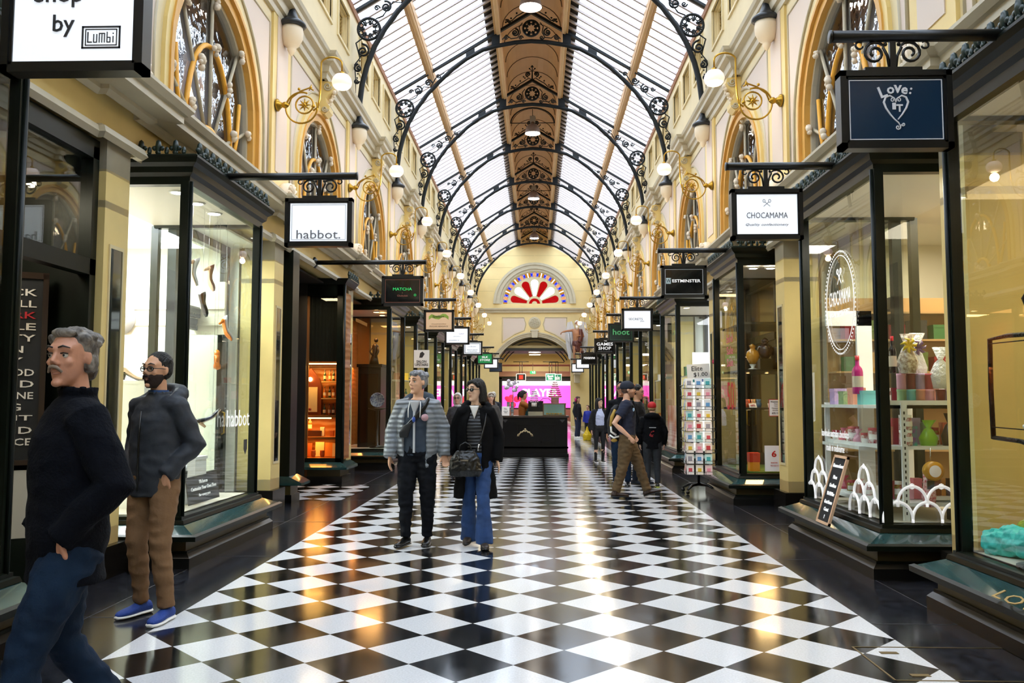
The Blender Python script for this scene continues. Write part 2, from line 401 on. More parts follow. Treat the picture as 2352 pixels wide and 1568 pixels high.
for s in (-1, 1):
    W = MB(); X = s * 3.45; XG = s * 3.60
    # 0 cream, 1 ochre reveal, 2 pinkish white, 3 yellow, 4 grey trim, 5 stucco
    for yc in bays:
        if yc < -1: continue
        y0, y1 = yc - S / 2, yc + S / 2
        W.cur = 0
        W.add([(X, y0, 4.0), (X, yc - HW, 4.0), (X, yc - HW, 6.8), (X, y0, 6.8)], [(0, 1, 2, 3)])
        W.add([(X, yc + HW, 4.0), (X, y1, 4.0), (X, y1, 6.8), (X, yc + HW, 6.8)], [(0, 1, 2, 3)])
        A = [(yc - HW * math.cos(PI * i / NA), ZC + HW * math.sin(PI * i / NA)) for i in range(NA + 1)]
        for i in range(NA): W.add([(X, *A[i]), (X, *A[i + 1]), (X, A[i + 1][0], 6.8), (X, A[i][0], 6.8)], [(0, 1, 2, 3)])
        W.add([(X, yc - HW, 4.0), (X, yc + HW, 4.0), (X, yc + HW, ZB), (X, yc - HW, ZB)], [(0, 1, 2, 3)])
        W.cur = 1   # reveal
        R = [(yc - HW, ZB)] + A + [(yc + HW, ZB)]
        for i in range(len(R) - 1): W.add([(X, *R[i]), (X, *R[i + 1]), (XG, *R[i + 1]), (XG, *R[i])], [(0, 1, 2, 3)])
        W.cur = 4; W.box(X, yc - HW, ZB - .05, XG, yc + HW, ZB)
        # architrave bands
        for r0, r1, out, c in ((HW, HW + .11, .02, 1), (HW + .11, HW + .16, .06, 1), (HW + .16, HW + .25, .04, 3)):
            W.cur = c; xo = X - s * out
            W.arcband((yc, ZC), r0, r1, X, xo, n=NA); W.box(X, yc - r1, 4.1, xo, yc - r0, ZC); W.box(X, yc + r0, 4.1, xo, yc + r1, ZC)
        # spandrel panels
        W.cur = 2; xo = X - s * .012; RS, HP, ZT = 1.60, 1.74, 6.50
        for sg in (-1, 1):
            pts = [(yc + sg * RS * math.cos(t), ZC + RS * math.sin(t)) for t in [PI / 2 * i / 12 for i in range(13)]]
            pts = [(y, z) for y, z in pts if z < ZT - .02 and abs(y - yc) > .2]
            poly = [(yc + sg * RS, 4.35)] + pts + [(pts[-1][0], ZT), (yc + sg * HP, ZT), (yc + sg * HP, 4.35)]
            n0 = len(pts)
            for i in range(n0 - 1):
                W.add([(xo, *pts[i]), (xo, *pts[i + 1]), (xo, pts[i + 1][0], ZT), (xo, pts[i][0], ZT)], [(0, 1, 2, 3)])
            W.add([(xo, yc + sg * RS, 4.35), (xo, yc + sg * HP, 4.35), (xo, yc + sg * HP, ZT), (xo, yc + sg * RS, ZT)], [(0, 1, 2, 3)])
            W.cur = 4
            W.tube([(xo, *p) for p in [(yc + sg * HP, 4.35), (yc + sg * HP, ZT), (pts[-1][0], ZT)]], .018, 6)
            W.tube([(xo, *p) for p in [(yc + sg * RS, 4.35)] + pts], .018, 6); W.cur = 2
        # keystone console with scrolls
        W.cur = 3
        prof = [(0, 6.16), (.10, 6.14), (.17, 6.2), (.18, 6.27), (.12, 6.34), (.11, 6.42), (.20, 6.52), (.24, 6.6), (.23, 6.68), (0, 6.7)]
        W.prism([(X - s * a, b) for a, b in prof], yc - .13, yc + .13, 'xz')
        W.cur = 4
        for sg in (-1, 1):
            for cc in (((.14), 6.60, .075), (.10, 6.22, .055)):
                W.tube([(X - s * (cc[0] + (u)), yc + sg * .14, cc[1] + v) for u, v in spiral((0, 0), cc[2], 1.6, 0, sg)], .014, 5)
        W.cur = 5
        for q in range(9): W.ball((X - s * (.24 - .018 * q), yc + random.uniform(-.05, .05), 6.58 - q * .045), .045 - .002 * q, 6)
    for p in piers:
        if p < 0: continue
        W.cur = 3; W.box(X, p - .40, 4.1, X - s * .035, p + .40, 6.75)
        W.cur = 2; W.box(X, p - .24, 4.55, X - s * .045, p + .24, 6.7)
        # shell antefix standing on the cornice
        W.cur = 4; W.box(X, p - .20, 4.12, X - s * .22, p + .20, 4.24)
        W.cur = 5; W.lathe([(0, 0), (.17, 0), (.19, .05), (.19, .14), (0, .14)], (X - s * .06 - (.14 if s > 0 else 0), p, 4.24), 'x', 16, 0, PI)
        for k in range(7):
            a = PI * (k + .5) / 7; W.tube([(X - s * .215, p, 4.25), (X - s * .225, p + .09 * math.cos(a), 4.25 + .09 * math.sin(a)), (X - s * .215, p + .17 * math.cos(a), 4.24 + .17 * math.sin(a))], [.008, .02, .028], 6)
    # fascia above the shopfronts, its soffit, attic wall
    W.cur = 3; W.box(X, YS, 3.60, s * 3.75, YF, 4.06)
    W.cur = 0
    W.box(s * 3.42, YS, 7.30, s * 3.60, YF, 7.99); W.box(s * 3.42, YS, 8.69, s * 3.60, YF, 8.98)
    ws = []
    for p in piers:
        for o in (.92, 2.24, 3.56): ws.append(p + .04 + o)
    ya = YS
    for c in ws:
        if c < 4: continue
        if c + .5 > YF: break
        W.box(s * 3.42, ya, 7.99, s * 3.60, c - .42, 8.69); ya = c + .42
        attic_window(c, s)
    W.box(s * 3.42, ya, 7.99, s * 3.60, YF, 8.69)
    struct(W.build('wall_' + SIDE[s], [CRM, ORG, PNK, YEL, GRY, ORN]), 'cream and ochre upper wall with arched windows along the %s' % SIDE[s])
    for yc in bays:
        if yc > 4: arch_window(yc, s)
    # cornices
    C = MB(); C.cur = 0
    low = [(0, 3.93), (.05, 3.90), (.10, 3.93), (.10, 3.965), (.27, 3.975), (.27, 4.04), (.30, 4.05), (.34, 4.10), (.34, 4.13), (0, 4.15)]
    C.sweep(breaks(s, 3.45, .07, piers, .33), low)
    C.sweep(breaks(s, 3.45, .05, piers, .30), [(0, 3.58), (.04, 3.56), (.075, 3.60), (.05, 3.66), (.02, 3.67), (0, 3.69)])
    up = [(0, 6.70), (.05, 6.70), (.06, 6.78), (.10, 6.80), (.12, 6.90), (.20, 6.93), (.20, 7.0), (.24, 7.03), (.26, 7.08), (0, 7.10)]
    C.sweep(breaks(s, 3.45, .10, bays, .20), up)
    C.sweep(spath(s, [(3.45, YS), (3.45, YF)]), [(0, 7.22), (.05, 7.22), (.06, 7.27), (.10, 7.29), (.10, 7.33), (0, 7.36)])
    C.box(X, YS, 7.08, s * 3.6, YF, 7.3)
    struct(C.build('trim_%d' % (2 if s < 0 else 3), GRY), 'grey cream cornices running along the %s wall' % SIDE[s])
    C = MB(); C.sweep(spath(s, [(3.42, YS), (3.42, YF)]), [(-.1, 8.92), (.03, 8.92), (.05, 9.0), (.02, 9.06), (-.1, 9.06)])
    struct(C.build('trim_%d' % (4 if s < 0 else 5), mat('red brown eaves paint', '9a6a48', .5)), 'brown eaves board on the %s' % SIDE[s])
    # rooms behind: slab, outer wall, roof over them, cross walls
    B = MB(); B.box(s * 3.46, YS, 3.72, s * 7.9, YF, 3.92); B.cur = 1; B.box(s * 3.95, YS, 3.92, s * 4.0, YF, 6.9); B.cur = 0  # pale sheet added behind the glass to lighten the upper windows
    B.box(s * 7.9, YS, 0, s * 8.0, YF, 9); B.box(s * 3.6, YS, 6.9, s * 8, YF, 7.0); B.box(s * 3.6, YS, 7.0, s * 3.7, YF, 9.2)
    for yc in piers:
        if yc > 0: B.box(s * 3.85, yc - .12, 0, s * 7.9, yc + .12, 6.9)
    B.box(s * 3.46, YS - .1, 0, s * 8, YS, 9)
    struct(B.build('wall_back_' + SIDE[s], [mat('shop back wall', '8e8678', .7), mat('added pale window backing', 'c8c4cc', .8)]), 'plain walls of the rooms behind the %s shopfronts' % SIDE[s])
_b = MB().box(-3.6, YS - .1, 0, 3.6, YS, 11.9)
for s in (-1, 1): _b.box(s * 3.46, YS, 0, s * 3.6, 2.2, 3.7)
struct(_b.build('wall_rear', CRM), 'plain cream walls behind the viewer')

# ---- pilasters
def pilaster(s, p, label, src={}):
    root = thing('pilaster', label, 'pilaster', (s * 3.40, p, 0), 0 if s > 0 else PI, 'pilasters between the shopfronts')
    if 'm' not in src:   # local: front faces -x, origin at front face centre
        b = MB(); b.box(-.06, -.27, 0, .45, .27, .26); src['base_block'] = b.build('base_block', mat('black base paint', '14110e', .25), root)
        b = MB(); b.sweep([(.45, .2), (0, .2), (0, -.2), (.45, -.2)][::-1], [(0, .26), (.085, .26), (.085, .31), (.06, .35), (.03, .38), (.0, .40)])
        src['base_moulding'] = b.build('base_moulding', CRM, root)
        b = MB(); b.box(0, -.2, .26, .45, .2, 3.34); src['shaft'] = b.build('shaft', YEL, root)
        b = MB()
        prof = [(0, 3.32), (.03, 3.32), (.04, 3.38), (.09, 3.44), (.09, 3.48), (.12, 3.52), (.12, 3.60), (0, 3.60)]
        pa = [(.45, .2), (0, .2), (0, -.2), (.45, -.2)][::-1]
        b.sweep(pa, prof); q_ = MB().sweep(pa, [(0, 3.02), (.025, 3.02), (.03, 3.05), (.02, 3.08), (0, 3.08)]); src['neck_ring'] = q_.build('neck_ring', GRY, root); b.box(-.0, -.2, 3.34, .45, .2, 3.62)
        src['capital'] = b.build('capital', GRY, root)
        b = MB(); b.box(-.012, -.12, .62, 0, -.10, 2.72); b.box(-.012, .10, .62, 0, .12, 2.72); b.box(-.012, -.12, .60, 0, .12, .63); b.box(-.012, -.12, 2.70, 0, .12, 2.73)
        src['panel_frame'] = b.build('panel_frame', CRM, root)
        src['mirror_panel'] = MB().box(-.006, -.10, .63, 0, .10, 2.70).build('mirror_panel', mat('dark mirror glass', '0c0e0e', .06, 0, coat=1), root); src['m'] = 1
    else:
        for k in ('base_block', 'base_moulding', 'shaft', 'neck_ring', 'capital', 'panel_frame', 'mirror_panel'):
            c = src[k].copy(); COL.objects.link(c); c.parent = root; c.name = k
    return root
for s in (-1, 1):
    k = 0
    for p in piers:
        if p < 5: continue
        if s > 0 and p < 7: p -= .27
        pilaster(s, p, 'cream pilaster with dark mirror panel, %s from the camera on the %s side' % (ordw(k), SIDE[s])); k += 1

# ---- corbels under the roof arches
def corbel(s, y, label, src=[None]):
    if src[0] is None:
        root = thing('arch_corbel', label, 'corbel', group='corbels under the roof arches'); src[0] = root
        MB().lathe([(0, .30), (.03, .30), (.05, .18), (.09, .08), (.15, .03), (.19, 0), (.2, -.03), (.17, -.06), (0, -.06)], n=20).build('iron_cap', mat('iron cap paint', '23282e', .35), root)
        MB().lathe([(0, -.06), (.15, -.06), (.16, -.12), (.15, -.22), (.11, -.31), (.055, -.36), (.06, -.38), (.03, -.44), (0, -.47)], n=20).build('bowl', mat('corbel bowl paint', 'e9d9bd', .5), root)
        r = root
    else: r = dup(src[0], label=label)
    r.location = (s * 3.30, y, 6.72)
for s in (-1, 1):
    for k in range(9): corbel(s, 11.46 + S * k, 'black capped cream acorn corbel, %s from the camera on the %s wall' % (ordw(k), SIDE[s]))

# ---- roof trusses of scrolled iron
def filigree(b, cu, cv, r, d=1, a0=0, turns=1.5, w=.016, y=0, blob=True):
    w *= 1.45
    pts = [(u, y, v) for u, v in spiral((cu, cv), r, turns, a0, d)]
    n = len(pts); b.tube(pts, [w * (1 - .3 * i / n) for i in range(n)], 5)
    if blob: b.ball(pts[-1], r * .30, 8, (1, .5, 1))
def ring(b, cu, cv, r, w=.026, n=24): b.tube([(cu + r * math.cos(2 * PI * i / n), 0, cv + r * math.sin(2 * PI * i / n)) for i in range(n)], w, 5, closed=True)
def foil(b, cu, cv, r, k=8):
    ring(b, cu, cv, r, .028)
    for i in range(k):
        a = 2 * PI * i / k + PI / k; c, s_ = math.cos(a), math.sin(a)
        b.tube([(cu + r * c, 0, cv + r * s_), (cu + r * .55 * c, 0, cv + r * .55 * s_)], .018, 5); b.ball((cu + r * .52 * c, 0, cv + r * .52 * s_), r * .16, 6, (1, .5, 1))
        a2 = a + PI / k; b.tube([(cu + r * (.78 * math.cos(a2) + .2 * math.cos(t)), 0, cv + r * (.78 * math.sin(a2) + .2 * math.sin(t))) for t in [a2 + .6 + (2 * PI - 1.2) * q / 8 for q in range(9)]], .014, 4)
LOW = [(3.32, 6.90), (3.29, 7.2), (3.25, 7.55), (3.16, 7.92), (3.02, 8.30), (2.82, 8.66), (2.56, 9.02), (2.28, 9.32), (1.95, 9.64), (1.6, 9.90), (1.2, 10.12), (.85, 10.22), (.4, 10.30), (0, 10.33)]
def top_z(x): return 8.96 + (3.46 - x) * .6025
def truss(y, label, src=[None]):
    if src[0] is not None:
        r = dup(src[0], (0, y, 0), label=label); return
    root = thing('roof_truss', label, 'roof truss', (0, y, 0), group='scrolled iron roof trusses'); src[0] = root
    b = MB(); full = [(x, z) for x, z in LOW] + [(-x, z) for x, z in LOW[::-1][1:]]
    b.tube([(x, 0, z) for x, z in full], .055, 8); b.build('arch_rib', IRN, root)
    b = MB(); b.prism([(3.49, 8.93), (0, 11.03), (-3.49, 8.93), (-3.49, 8.99), (0, 11.11), (3.49, 8.99)], -.045, .045); b.build('top_chord', IRN, root)
    for s in (-1, 1): MB().box(s * 3.44, -.045, 6.95, s * 3.50, .045, 8.98).build('wall_post', IRN, root)
    for s in (-1, 1):
        b = MB()
        foil(b, s * 3.13, 8.66, .215, 7)
        filigree(b, s * 3.24, 8.22, .135, s, PI / 2, 1.6); filigree(b, s * 3.33, 7.88, .085, -s, PI / 2, 1.5); filigree(b, s * 3.36, 7.62, .055, s, 0, 1.4, .012)
        b.tube([(s * 3.25, 0, 8.48), (s * 3.38, 0, 8.38), (s * 3.3, 0, 8.08), (s * 3.4, 0, 7.95), (s * 3.38, 0, 7.7), (s * 3.37, 0, 7.35)], [.016, .016, .014, .014, .012, .004], 5)
        filigree(b, s * 2.80, 9.10, .12, s, PI * .6, 1.6); filigree(b, s * 2.55, 9.30, .095, -s, 0, 1.5); filigree(b, s * 2.30, 9.47, .06, s, 0, 1.4, .012); filigree(b, s * 2.98, 9.08, .06, -s, 0, 1.3, .012)
        b.tube([(s * 3.0, 0, 8.86), (s * 2.86, 0, 8.92), (s * 2.66, 0, 9.2), (s * 2.5, 0, 9.18), (s * 2.36, 0, 9.42), (s * 2.15, 0, 9.55)], .014, 5)
        for q in range(10): b.ball((s * (3.36 - .012 * q), 0, 7.6 + .085 * q), .018, 5)
        b.build('spandrel_scrollwork', IRN, root)
        b = MB(); b.prism([(s * 1.62, 9.86), (s * 1.40, 10.02), (s * 1.40, 10.16), (s * 1.62, 10.04)], -.035, .035); b.build('rivet_plate', IRN, root)
        b = MB(); b.prism([(s * .98, 10.2), (s * .78, 10.24), (s * .78, 10.56), (s * .98, 10.46)], -.035, .035)
        b.build('rivet_plate', IRN, root)
    b = MB(); foil(b, 0, 10.66, .20, 8)
    for s in (-1, 1):
        filigree(b, s * .40, 10.55, .105, s, PI / 2, 1.6); filigree(b, s * .62, 10.42, .065, -s, 0, 1.4, .012); filigree(b, s * .26, 10.42, .06, -s, 0, 1.3, .012)
        b.tube([(s * .22, 0, 10.8), (s * .3, 0, 10.7), (s * .27, 0, 10.55), (s * .34, 0, 10.42), (s * .5, 0, 10.4), (s * .62, 0, 10.5), (s * .72, 0, 10.38)], .014, 5)
    b.build('crown_scrollwork', IRN, root)
    b = MB()
    for s in (-1, 1):
        filigree(b, s * .12, 11.26, .085, s, -PI / 2, 1.5); b.tube([(s * .03, 0, 11.1), (s * .1, 0, 11.14), (s * .28, 0, 11.02), (s * .36, 0, 10.98), (s * .48, 0, 10.86), (s * .62, 0, 10.83)], .014, 5)
        for u, v in ((.22, 11.14), (.26, 11.18), (.36, 11.05), (.50, 10.92), (.58, 10.88), (.63, 10.82), (.62, 10.88)): b.ball((s * u, 0, v), .026, 6, (1, .5, 1))
        b.tube([(s * .02, 0, 11.36), (s * .07, 0, 11.42)], .01, 4); b.ball((s * .08, 0, 11.43), .026, 6); filigree(b, s * .56, 10.85, .05, s, 0, 1.2, .010, blob=False)
    b.tube([(0, 0, 11.05), (0, 0, 11.52)], [.03, .012], 5); b.ball((0, 0, 11.50), .035, 6); b.tube([(-.05, 0, 11.48), (.05, 0, 11.48)], .014, 5)
    b.build('crest_finial', IRN, root)
for k in range(8): truss(15.94 + S * k, 'black scrolled iron roof truss, %s from the camera' % ordw(k))

# ---- glazed roof
for s in (-1, 1):
    b = MB(); NBAR = 12; y = YS
    def slope(x0, x1, z0, yy, hw, h, off=0):
        return b.add([(s * x0, yy - hw, z0(x0) + off), (s * x0, yy + hw, z0(x0) + off), (s * x0, yy + hw, z0(x0) + off + h), (s * x0, yy - hw, z0(x0) + off + h),
               (s * x1, yy - hw, z0(x1) + off), (s * x1, yy + hw, z0(x1) + off), (s * x1, yy + hw, z0(x1) + off + h), (s * x1, yy - hw, z0(x1) + off + h)],
              [(0, 1, 2, 3), (4, 7, 6, 5), (0, 4, 5, 1), (1, 5, 6, 2), (2, 6, 7, 3), (3, 7, 4, 0)])
    zz = lambda x: top_z(x) + .13
    k = 0
    while y < YEND:
        slope(3.46, .80, zz, y, .030, .06, 0); y += S / NBAR
    struct(b.build('ceiling', BAR), 'pale roof glazing bars on the %s slope' % SIDE[s])
    g = MB(); g.add([(s * 3.5, YS, zz(3.5) + .08), (s * 1.10, YS, zz(1.10) + .08), (s * 1.10, YEND, zz(1.10) + .08), (s * 3.5, YEND, zz(3.5) + .08)], [(0, 1, 2, 3)])
    struct(g.build('ceiling', GLR), 'glass of the %s roof slope' % SIDE[s])
    b = MB(); b.add([(s * 1.12, YS, zz(1.12) + .085), (s * .78, YS, zz(.78) + .085), (s * .78, YEND, zz(.78) + .085), (s * 1.12, YEND, zz(1.12) + .085), (s * 1.12, YS, zz(1.12) + .12), (s * .78, YS, zz(.78) + .12), (s * .78, YEND, zz(.78) + .12), (s * 1.12, YEND, zz(1.12) + .12)],
                  [(0, 1, 2, 3), (4, 5, 6, 7), (0, 4, 7, 3), (0, 1, 5, 4), (3, 2, 6, 7)])
    struct(b.build('ceiling', mat('shaded opening tone', '231e1c', .6)), 'dark strip standing in for the shaded opening beside the ridge on the %s' % SIDE[s])  # dark colour stands in for the shade between glass and ridge beam
    b = MB()
    for x, w_, h_ in ((2.52, .08, .17), (.84, .07, .20)):
        z = top_z(x)
        b.prism([(s * (x - w_), z + .02), (s * (x + w_), z - .05), (s * (x + w_), z + h_ - .06), (s * (x - w_), z + h_ + .04)], YS, YEND - .15)
        b.tube([(s * (x - w_ * .2), YS, z - .01), (s * (x - w_ * .2), YEND - .15, z - .01)], .05, 8)
    struct(b.build('trim_%d' % (6 if s < 0 else 7), TAN), 'tan timber purlins under the %s roof slope' % SIDE[s])
    struct(MB().box(s * 3.46, YS, 8.98, s * 3.8, YEND, 9.15).build('ceiling', BAR), 'roof edge on the %s' % SIDE[s])
b = MB(); n = 14; ZV = 11.05
prof = [(-.76, 10.5), (-.76, ZV)] + [(.76 * -math.cos(PI * i / n), ZV + .62 * math.sin(PI * i / n)) for i in range(1, n)] + [(.76, ZV), (.76, 10.5)]
b.prism(prof + [(.84, 10.5), (.84, 11.9), (-.84, 11.9), (-.84, 10.5)], YS, YEND)
y = YS + .5
b.cur = 1
while y < YEND:
    b.tube([(x * .985, y, z - .005) for x, z in prof[1:-1]], .012, 4); y += 1.12
struct(b.build('ceiling', [TAN2, mat('vault rib line', '6e5540', .6)]), 'tan barrel vaulted ridge lining')

# ---- hanging high-bay lamps under the ridge, with their strap and rod
HOT = glow('bright lamp face', 'fff4e6', 14)
def bay_lamp(y, label, src=[None]):
    if src[0] is not None: return dup(src[0], (0, y, 10.2), label=label)
    root = thing('pendant_lamp', label, 'pendant lamp', (0, y, 10.2), group='pendant lamps under the ridge'); src[0] = root
    MB().lathe([(.25, 0), (.25, .05), (.22, .2), (.15, .29), (.08, .32), (.08, .38), (0, .38)], n=24).build('lamp_shade', mat('brown lamp shade', '6b574a', .35, noise=.1), root)
    MB().lathe([(0, -.02), (.12, -.015), (.22, .0), (.235, .02), (.235, .06)], n=24).build('lens', HOT, root)
    MB().box(-.09, -.07, .36, .09, .07, .58).build('gear_box', mat('grey gear box', '8d8a84', .4), root)
    MB().tube([(0, 0, .58), (0, 0, .82)], .012, 6).build('hook', IRN, root)
    b = MB(); b.tube([(.72 * math.cos(t), 0, .35 + .52 * math.sin(t)) for t in [PI * i / 16 for i in range(17)]], .022, 6); b.tube([(-.72, 0, .36), (.72, 0, .36)], .014, 6)
    b.build('strap', IRN, root)
for k, y in enumerate((18.35, 27.3, 36.3, 45.3)): bay_lamp(y, 'glowing pendant lamp hanging under the ridge, %s from the camera' % ordw(k))

# ---- brass wall lamps
OPAL = mat('opal lamp glass', 'f6e6e2', .25, emit=.22, ecol='ffd9c4')
BULB = glow('warm lamp bulb', 'ffd39a', 7)
def wall_lamp(s, y, label, src=[None]):
    z0 = 5.45
    if src[0] is None:   # local: x = distance from wall towards the corridor
        root = thing('wall_lamp', label, 'wall lamp', (0, 0, 0), group='brass wall lamps'); src[0] = root
        MB().lathe([(0, 0), (.085, 0), (.085, .02), (.05, .05), (.03, .08), (.045, .10), (.045, .13), (.02, .16), (0, .17)], (0, 0, 0), 'x', 16).build('wall_rose', BRS, root)
        b = MB(); b.tube([(.34 + .215 * math.cos(t), 0, -.04 + .215 * math.sin(t)) for t in [math.radians(20 - 310 * i / 26) for i in range(27)]], .013, 6)
        b.tube([(.16, 0, 0), (.2, 0, .1), (.32, 0, .19), (.44, 0, .235), (.5, 0, .20)], .011, 6)
        b.tube([(.38 + .12 * math.cos(t), 0, .0 + .12 * math.sin(t)) for t in [2 * PI * i / 20 for i in range(20)]], .012, 6, closed=True)
        for k in range(8):
            a = PI * k / 4; b.tube([(.38, 0, 0), (.38 + .045 * math.cos(a), 0, .045 * math.sin(a)), (.38 + .09 * math.cos(a), 0, .09 * math.sin(a))], [.018, .014, .002], 5)
        b.ball((.38, 0, 0), .03, 8); b.ball((.30, 0, .22), .022, 6); b.ball((.46, 0, .24), .022, 6); b.tube([(.44, 0, .20), (.47, 0, .28)], .008, 5)
        b.build('wheel_bracket', BRS, root)
        b = MB(); pts = [(.50, 0, -.08), (.56, 0, -.04), (.585, 0, .08), (.60, 0, .35), (.60, 0, .52)] + [(.74 + .145 * math.cos(t), 0, .56 + .10 * math.sin(t)) for t in [PI - PI * i / 12 for i in range(1, 13)]] + [(.885, 0, .46)]
        b.tube(pts, .013, 6); b.ball((.5, 0, -.02), .028, 6); b.lathe([(0, .0), (.03, .01), (.035, .05), (0, .06)], (.885, 0, .40), 'z', 10)
        b.build('swan_neck', BRS, root)
        g = MB(); g.lathe([(.04, .105), (.09, .095), (.125, .05), (.138, 0), (.125, -.05), (.095, -.082), (.06, -.095)], (.885, 0, .31), 'z', 22)
        g.build('globe', OPAL, root)
        MB().lathe([(0, -.092), (.05, -.088), (.088, -.075), (.10, -.06), (.06, -.04), (0, -.03)], (.885, 0, .31), 'z', 16).build('bulb', BULB, root)
        r = root
    else: r = dup(src[0], label=label)
    r.location = (s * 3.40, y, z0); r.rotation_euler = (0, 0, PI if s > 0 else 0)
    l = bpy.data.lights.new('lamp light', 'POINT'); l.energy = 7; l.color = (1, .80, .52); l.shadow_soft_size = .08
    o = bpy.data.objects.new('lamp_light', l); COL.objects.link(o); o.location = (s * (3.40 - .885), y, z0 + .12)
for s in (-1, 1):
    for k in range(9):
        wall_lamp(s, 11.17 + S * k, 'brass wall lamp with lit globe, %s from the camera on the %s wall' % (ordw(k), SIDE[s]))

# ---- end wall with portal arch and stained glass lunette
E_ = MB(); Y = YEND; XW = 3.6
R_, zc = 2.47, 2.73; NP = 20
a0 = math.asin(2.1 / R_)
A = [(R_ * math.sin(-a0 + 2 * a0 * i / NP), zc + R_ * math.cos(-a0 + 2 * a0 * i / NP)) for i in range(NP + 1)]
for i in range(NP): E_.add([(A[i][0], Y, A[i][1]), (A[i + 1][0], Y, A[i + 1][1]), (A[i + 1][0], Y, 7.15), (A[i][0], Y, 7.15)], [(0, 1, 2, 3)])
for sg in (-1, 1): E_.box(sg * 2.1, Y, 0, sg * XW, Y + .3, 7.15)
RL, zl = 1.93, 7.15
A2 = [(RL * math.cos(PI - PI * i / NP), zl + RL * math.sin(PI - PI * i / NP)) for i in range(NP + 1)]
for i in range(NP): E_.add([(A2[i][0], Y, A2[i][1]), (A2[i + 1][0], Y, A2[i + 1][1]), (A2[i + 1][0], Y, 11.9), (A2[i][0], Y, 11.9)], [(0, 1, 2, 3)])
for sg in (-1, 1): E_.box(sg * RL, Y, 7.15, sg * XW, Y + .3, 11.9)
E_.cur = 1
for i in range(NP):
    E_.add([(A[i][0], Y, A[i][1]), (A[i + 1][0], Y, A[i + 1][1]), (A[i + 1][0], Y + .5, A[i + 1][1]), (A[i][0], Y + .5, A[i][1])], [(0, 1, 2, 3)])
for r0, r1, o in ((RL, RL + .14, .02), (RL + .14, RL + .36, .10), (RL + .36, RL + .50, .16)): E_.arcband((0, zl), r0, r1, Y, Y - o, n=28, plane='xz')
E_.sweep([(-XW, Y), (-2.45, Y), (-2.45, Y - .06), (2.45, Y - .06), (2.45, Y), (XW, Y)], [(0, 6.62), (.06, 6.62), (.08, 6.75), (.16, 6.78), (.18, 6.86), (0, 6.90)])
# the portal archivolt
aa0, aa1 = PI / 2 - a0 - .02, PI / 2 + a0 + .02
for r0, r1, o in ((R_, R_ + .10, .05), (R_ + .10, R_ + .2, .09), (R_ + .2, R_ + .27, .14)): E_.arcband((0, zc), r0, r1, Y, Y - o, aa0, aa1, 24, 'xz')
for sg in (-1, 1):
    E_.box(sg * 2.06, Y - .12, 3.86, sg * 2.42, Y + .1, 4.04); E_.box(sg * 2.10, Y - .10, 3.5, sg * 2.36, Y + .1, 3.86)
E_.prism([(-.16, 5.14), (.16, 5.14), (.20, 5.55), (-.20, 5.55)], Y - .22, Y); E_.box(-.24, Y - .24, 5.52, .24, Y, 5.62)
E_.lathe([(0, -.05), (.30, -.05), (.36, -.02), (.36, 0)], (0, Y, 6.02), 'y', 24)
for k in range(8):
    a = 2 * PI * k / 8; E_.tube([(.17 * math.cos(a) + .1 * math.cos(t), Y - .06, 6.02 + .17 * math.sin(a) + .1 * math.sin(t)) for t in [2 * PI * q / 10 for q in range(10)]], .02, 4, closed=True)
E_.ball((0, Y - .06, 6.02), .06, 8)
E_.cur = 2
for sg in (-1, 1):
    E_.prism([(sg * .62, 6.30), (sg * 1.85, 6.30), (sg * 1.85, 4.95), (sg * 1.2, 5.38), (sg * .62, 5.62), (sg * .55, 5.95)], Y - .012, Y)
E_.cur = 1
for sg in (-1, 1):
    pl = [(.62, 6.34), (1.9, 6.34), (1.9, 4.85), (1.2, 5.33), (.6, 5.58), (.50, 5.95)]
    E_.tube([(sg * x, Y - .02, z) for x, z in pl], .022, 5, closed=True)
E_.cur = 3
for z in (7.9, 8.6, 9.3, 10.0): 
    for sg in (-1, 1): E_.box(sg * (math.sqrt(max(0, 2.5 ** 2 - (z - 7.15) ** 2)) + .02), Y - .004, z, sg * XW, Y, z + .012)
struct(E_.build('wall_end', [mat('end wall cream', 'e6cf94', .5, noise=.05, nscale=2), GRY, PNK, mat('score line', 'b0a070', .6)]), 'cream end wall with round lunette over an arched portal')

# stained glass fan window
root = thing(nextwin(), 'semicircular stained glass fan window with red and white petals', None, (0, Y + .06, zl)); root['kind'] = 'structure'
RED = glass('red stained glass', (.31, .03, .03), 1.2); WGL = glass('white stained glass', (.74, .76, .78), 1.2); BLU = glass('blue stained glass', (.06, .08, .42), 1.2); ORA = glass('orange stained glass', (.32, .19, .06), 1.2); SUN = glass('yellow stained glass', (.48, .24, .12), 1.2)
def petal(a, r0, r1, w, n=10):
    pts = [(r0, -w * .18), (r0, w * .18)]
    rc = r1 - w / 2
    pts += [(rc + w / 2 * math.sin(t), w / 2 * math.cos(t)) for t in [PI * i / n for i in range(n + 1)]]
    return [(p * math.cos(a) - q * math.sin(a), p * math.sin(a) + q * math.cos(a)) for p, q in pts]
petals = [(petal(math.radians(13 + (180 - 26) * k / 6), .46, 1.46, .48 if 0 < k < 6 else .44), k) for k in range(7)]
HU = .34
hub = [(HU * math.cos(PI * i / 12), HU * math.sin(PI * i / 12)) for i in range(13)] + [(.15 * math.cos(PI * i / 8), .15 * math.sin(PI * i / 8)) for i in range(8, -1, -1)]
from mathutils.geometry import tessellate_polygon
outer = [(1.58 * math.cos(PI * i / 40), 1.58 * math.sin(PI * i / 40)) for i in range(41)] + [(HU * math.cos(PI - PI * i / 12), HU * math.sin(PI - PI * i / 12)) for i in range(13)]
loops = [[Vector((a, b_, 0)) for a, b_ in lp] for lp in [outer] + [p for p, k in petals]]
tris = tessellate_polygon(loops); pts_ = [q for lp in loops for q in lp]
plate = MB()
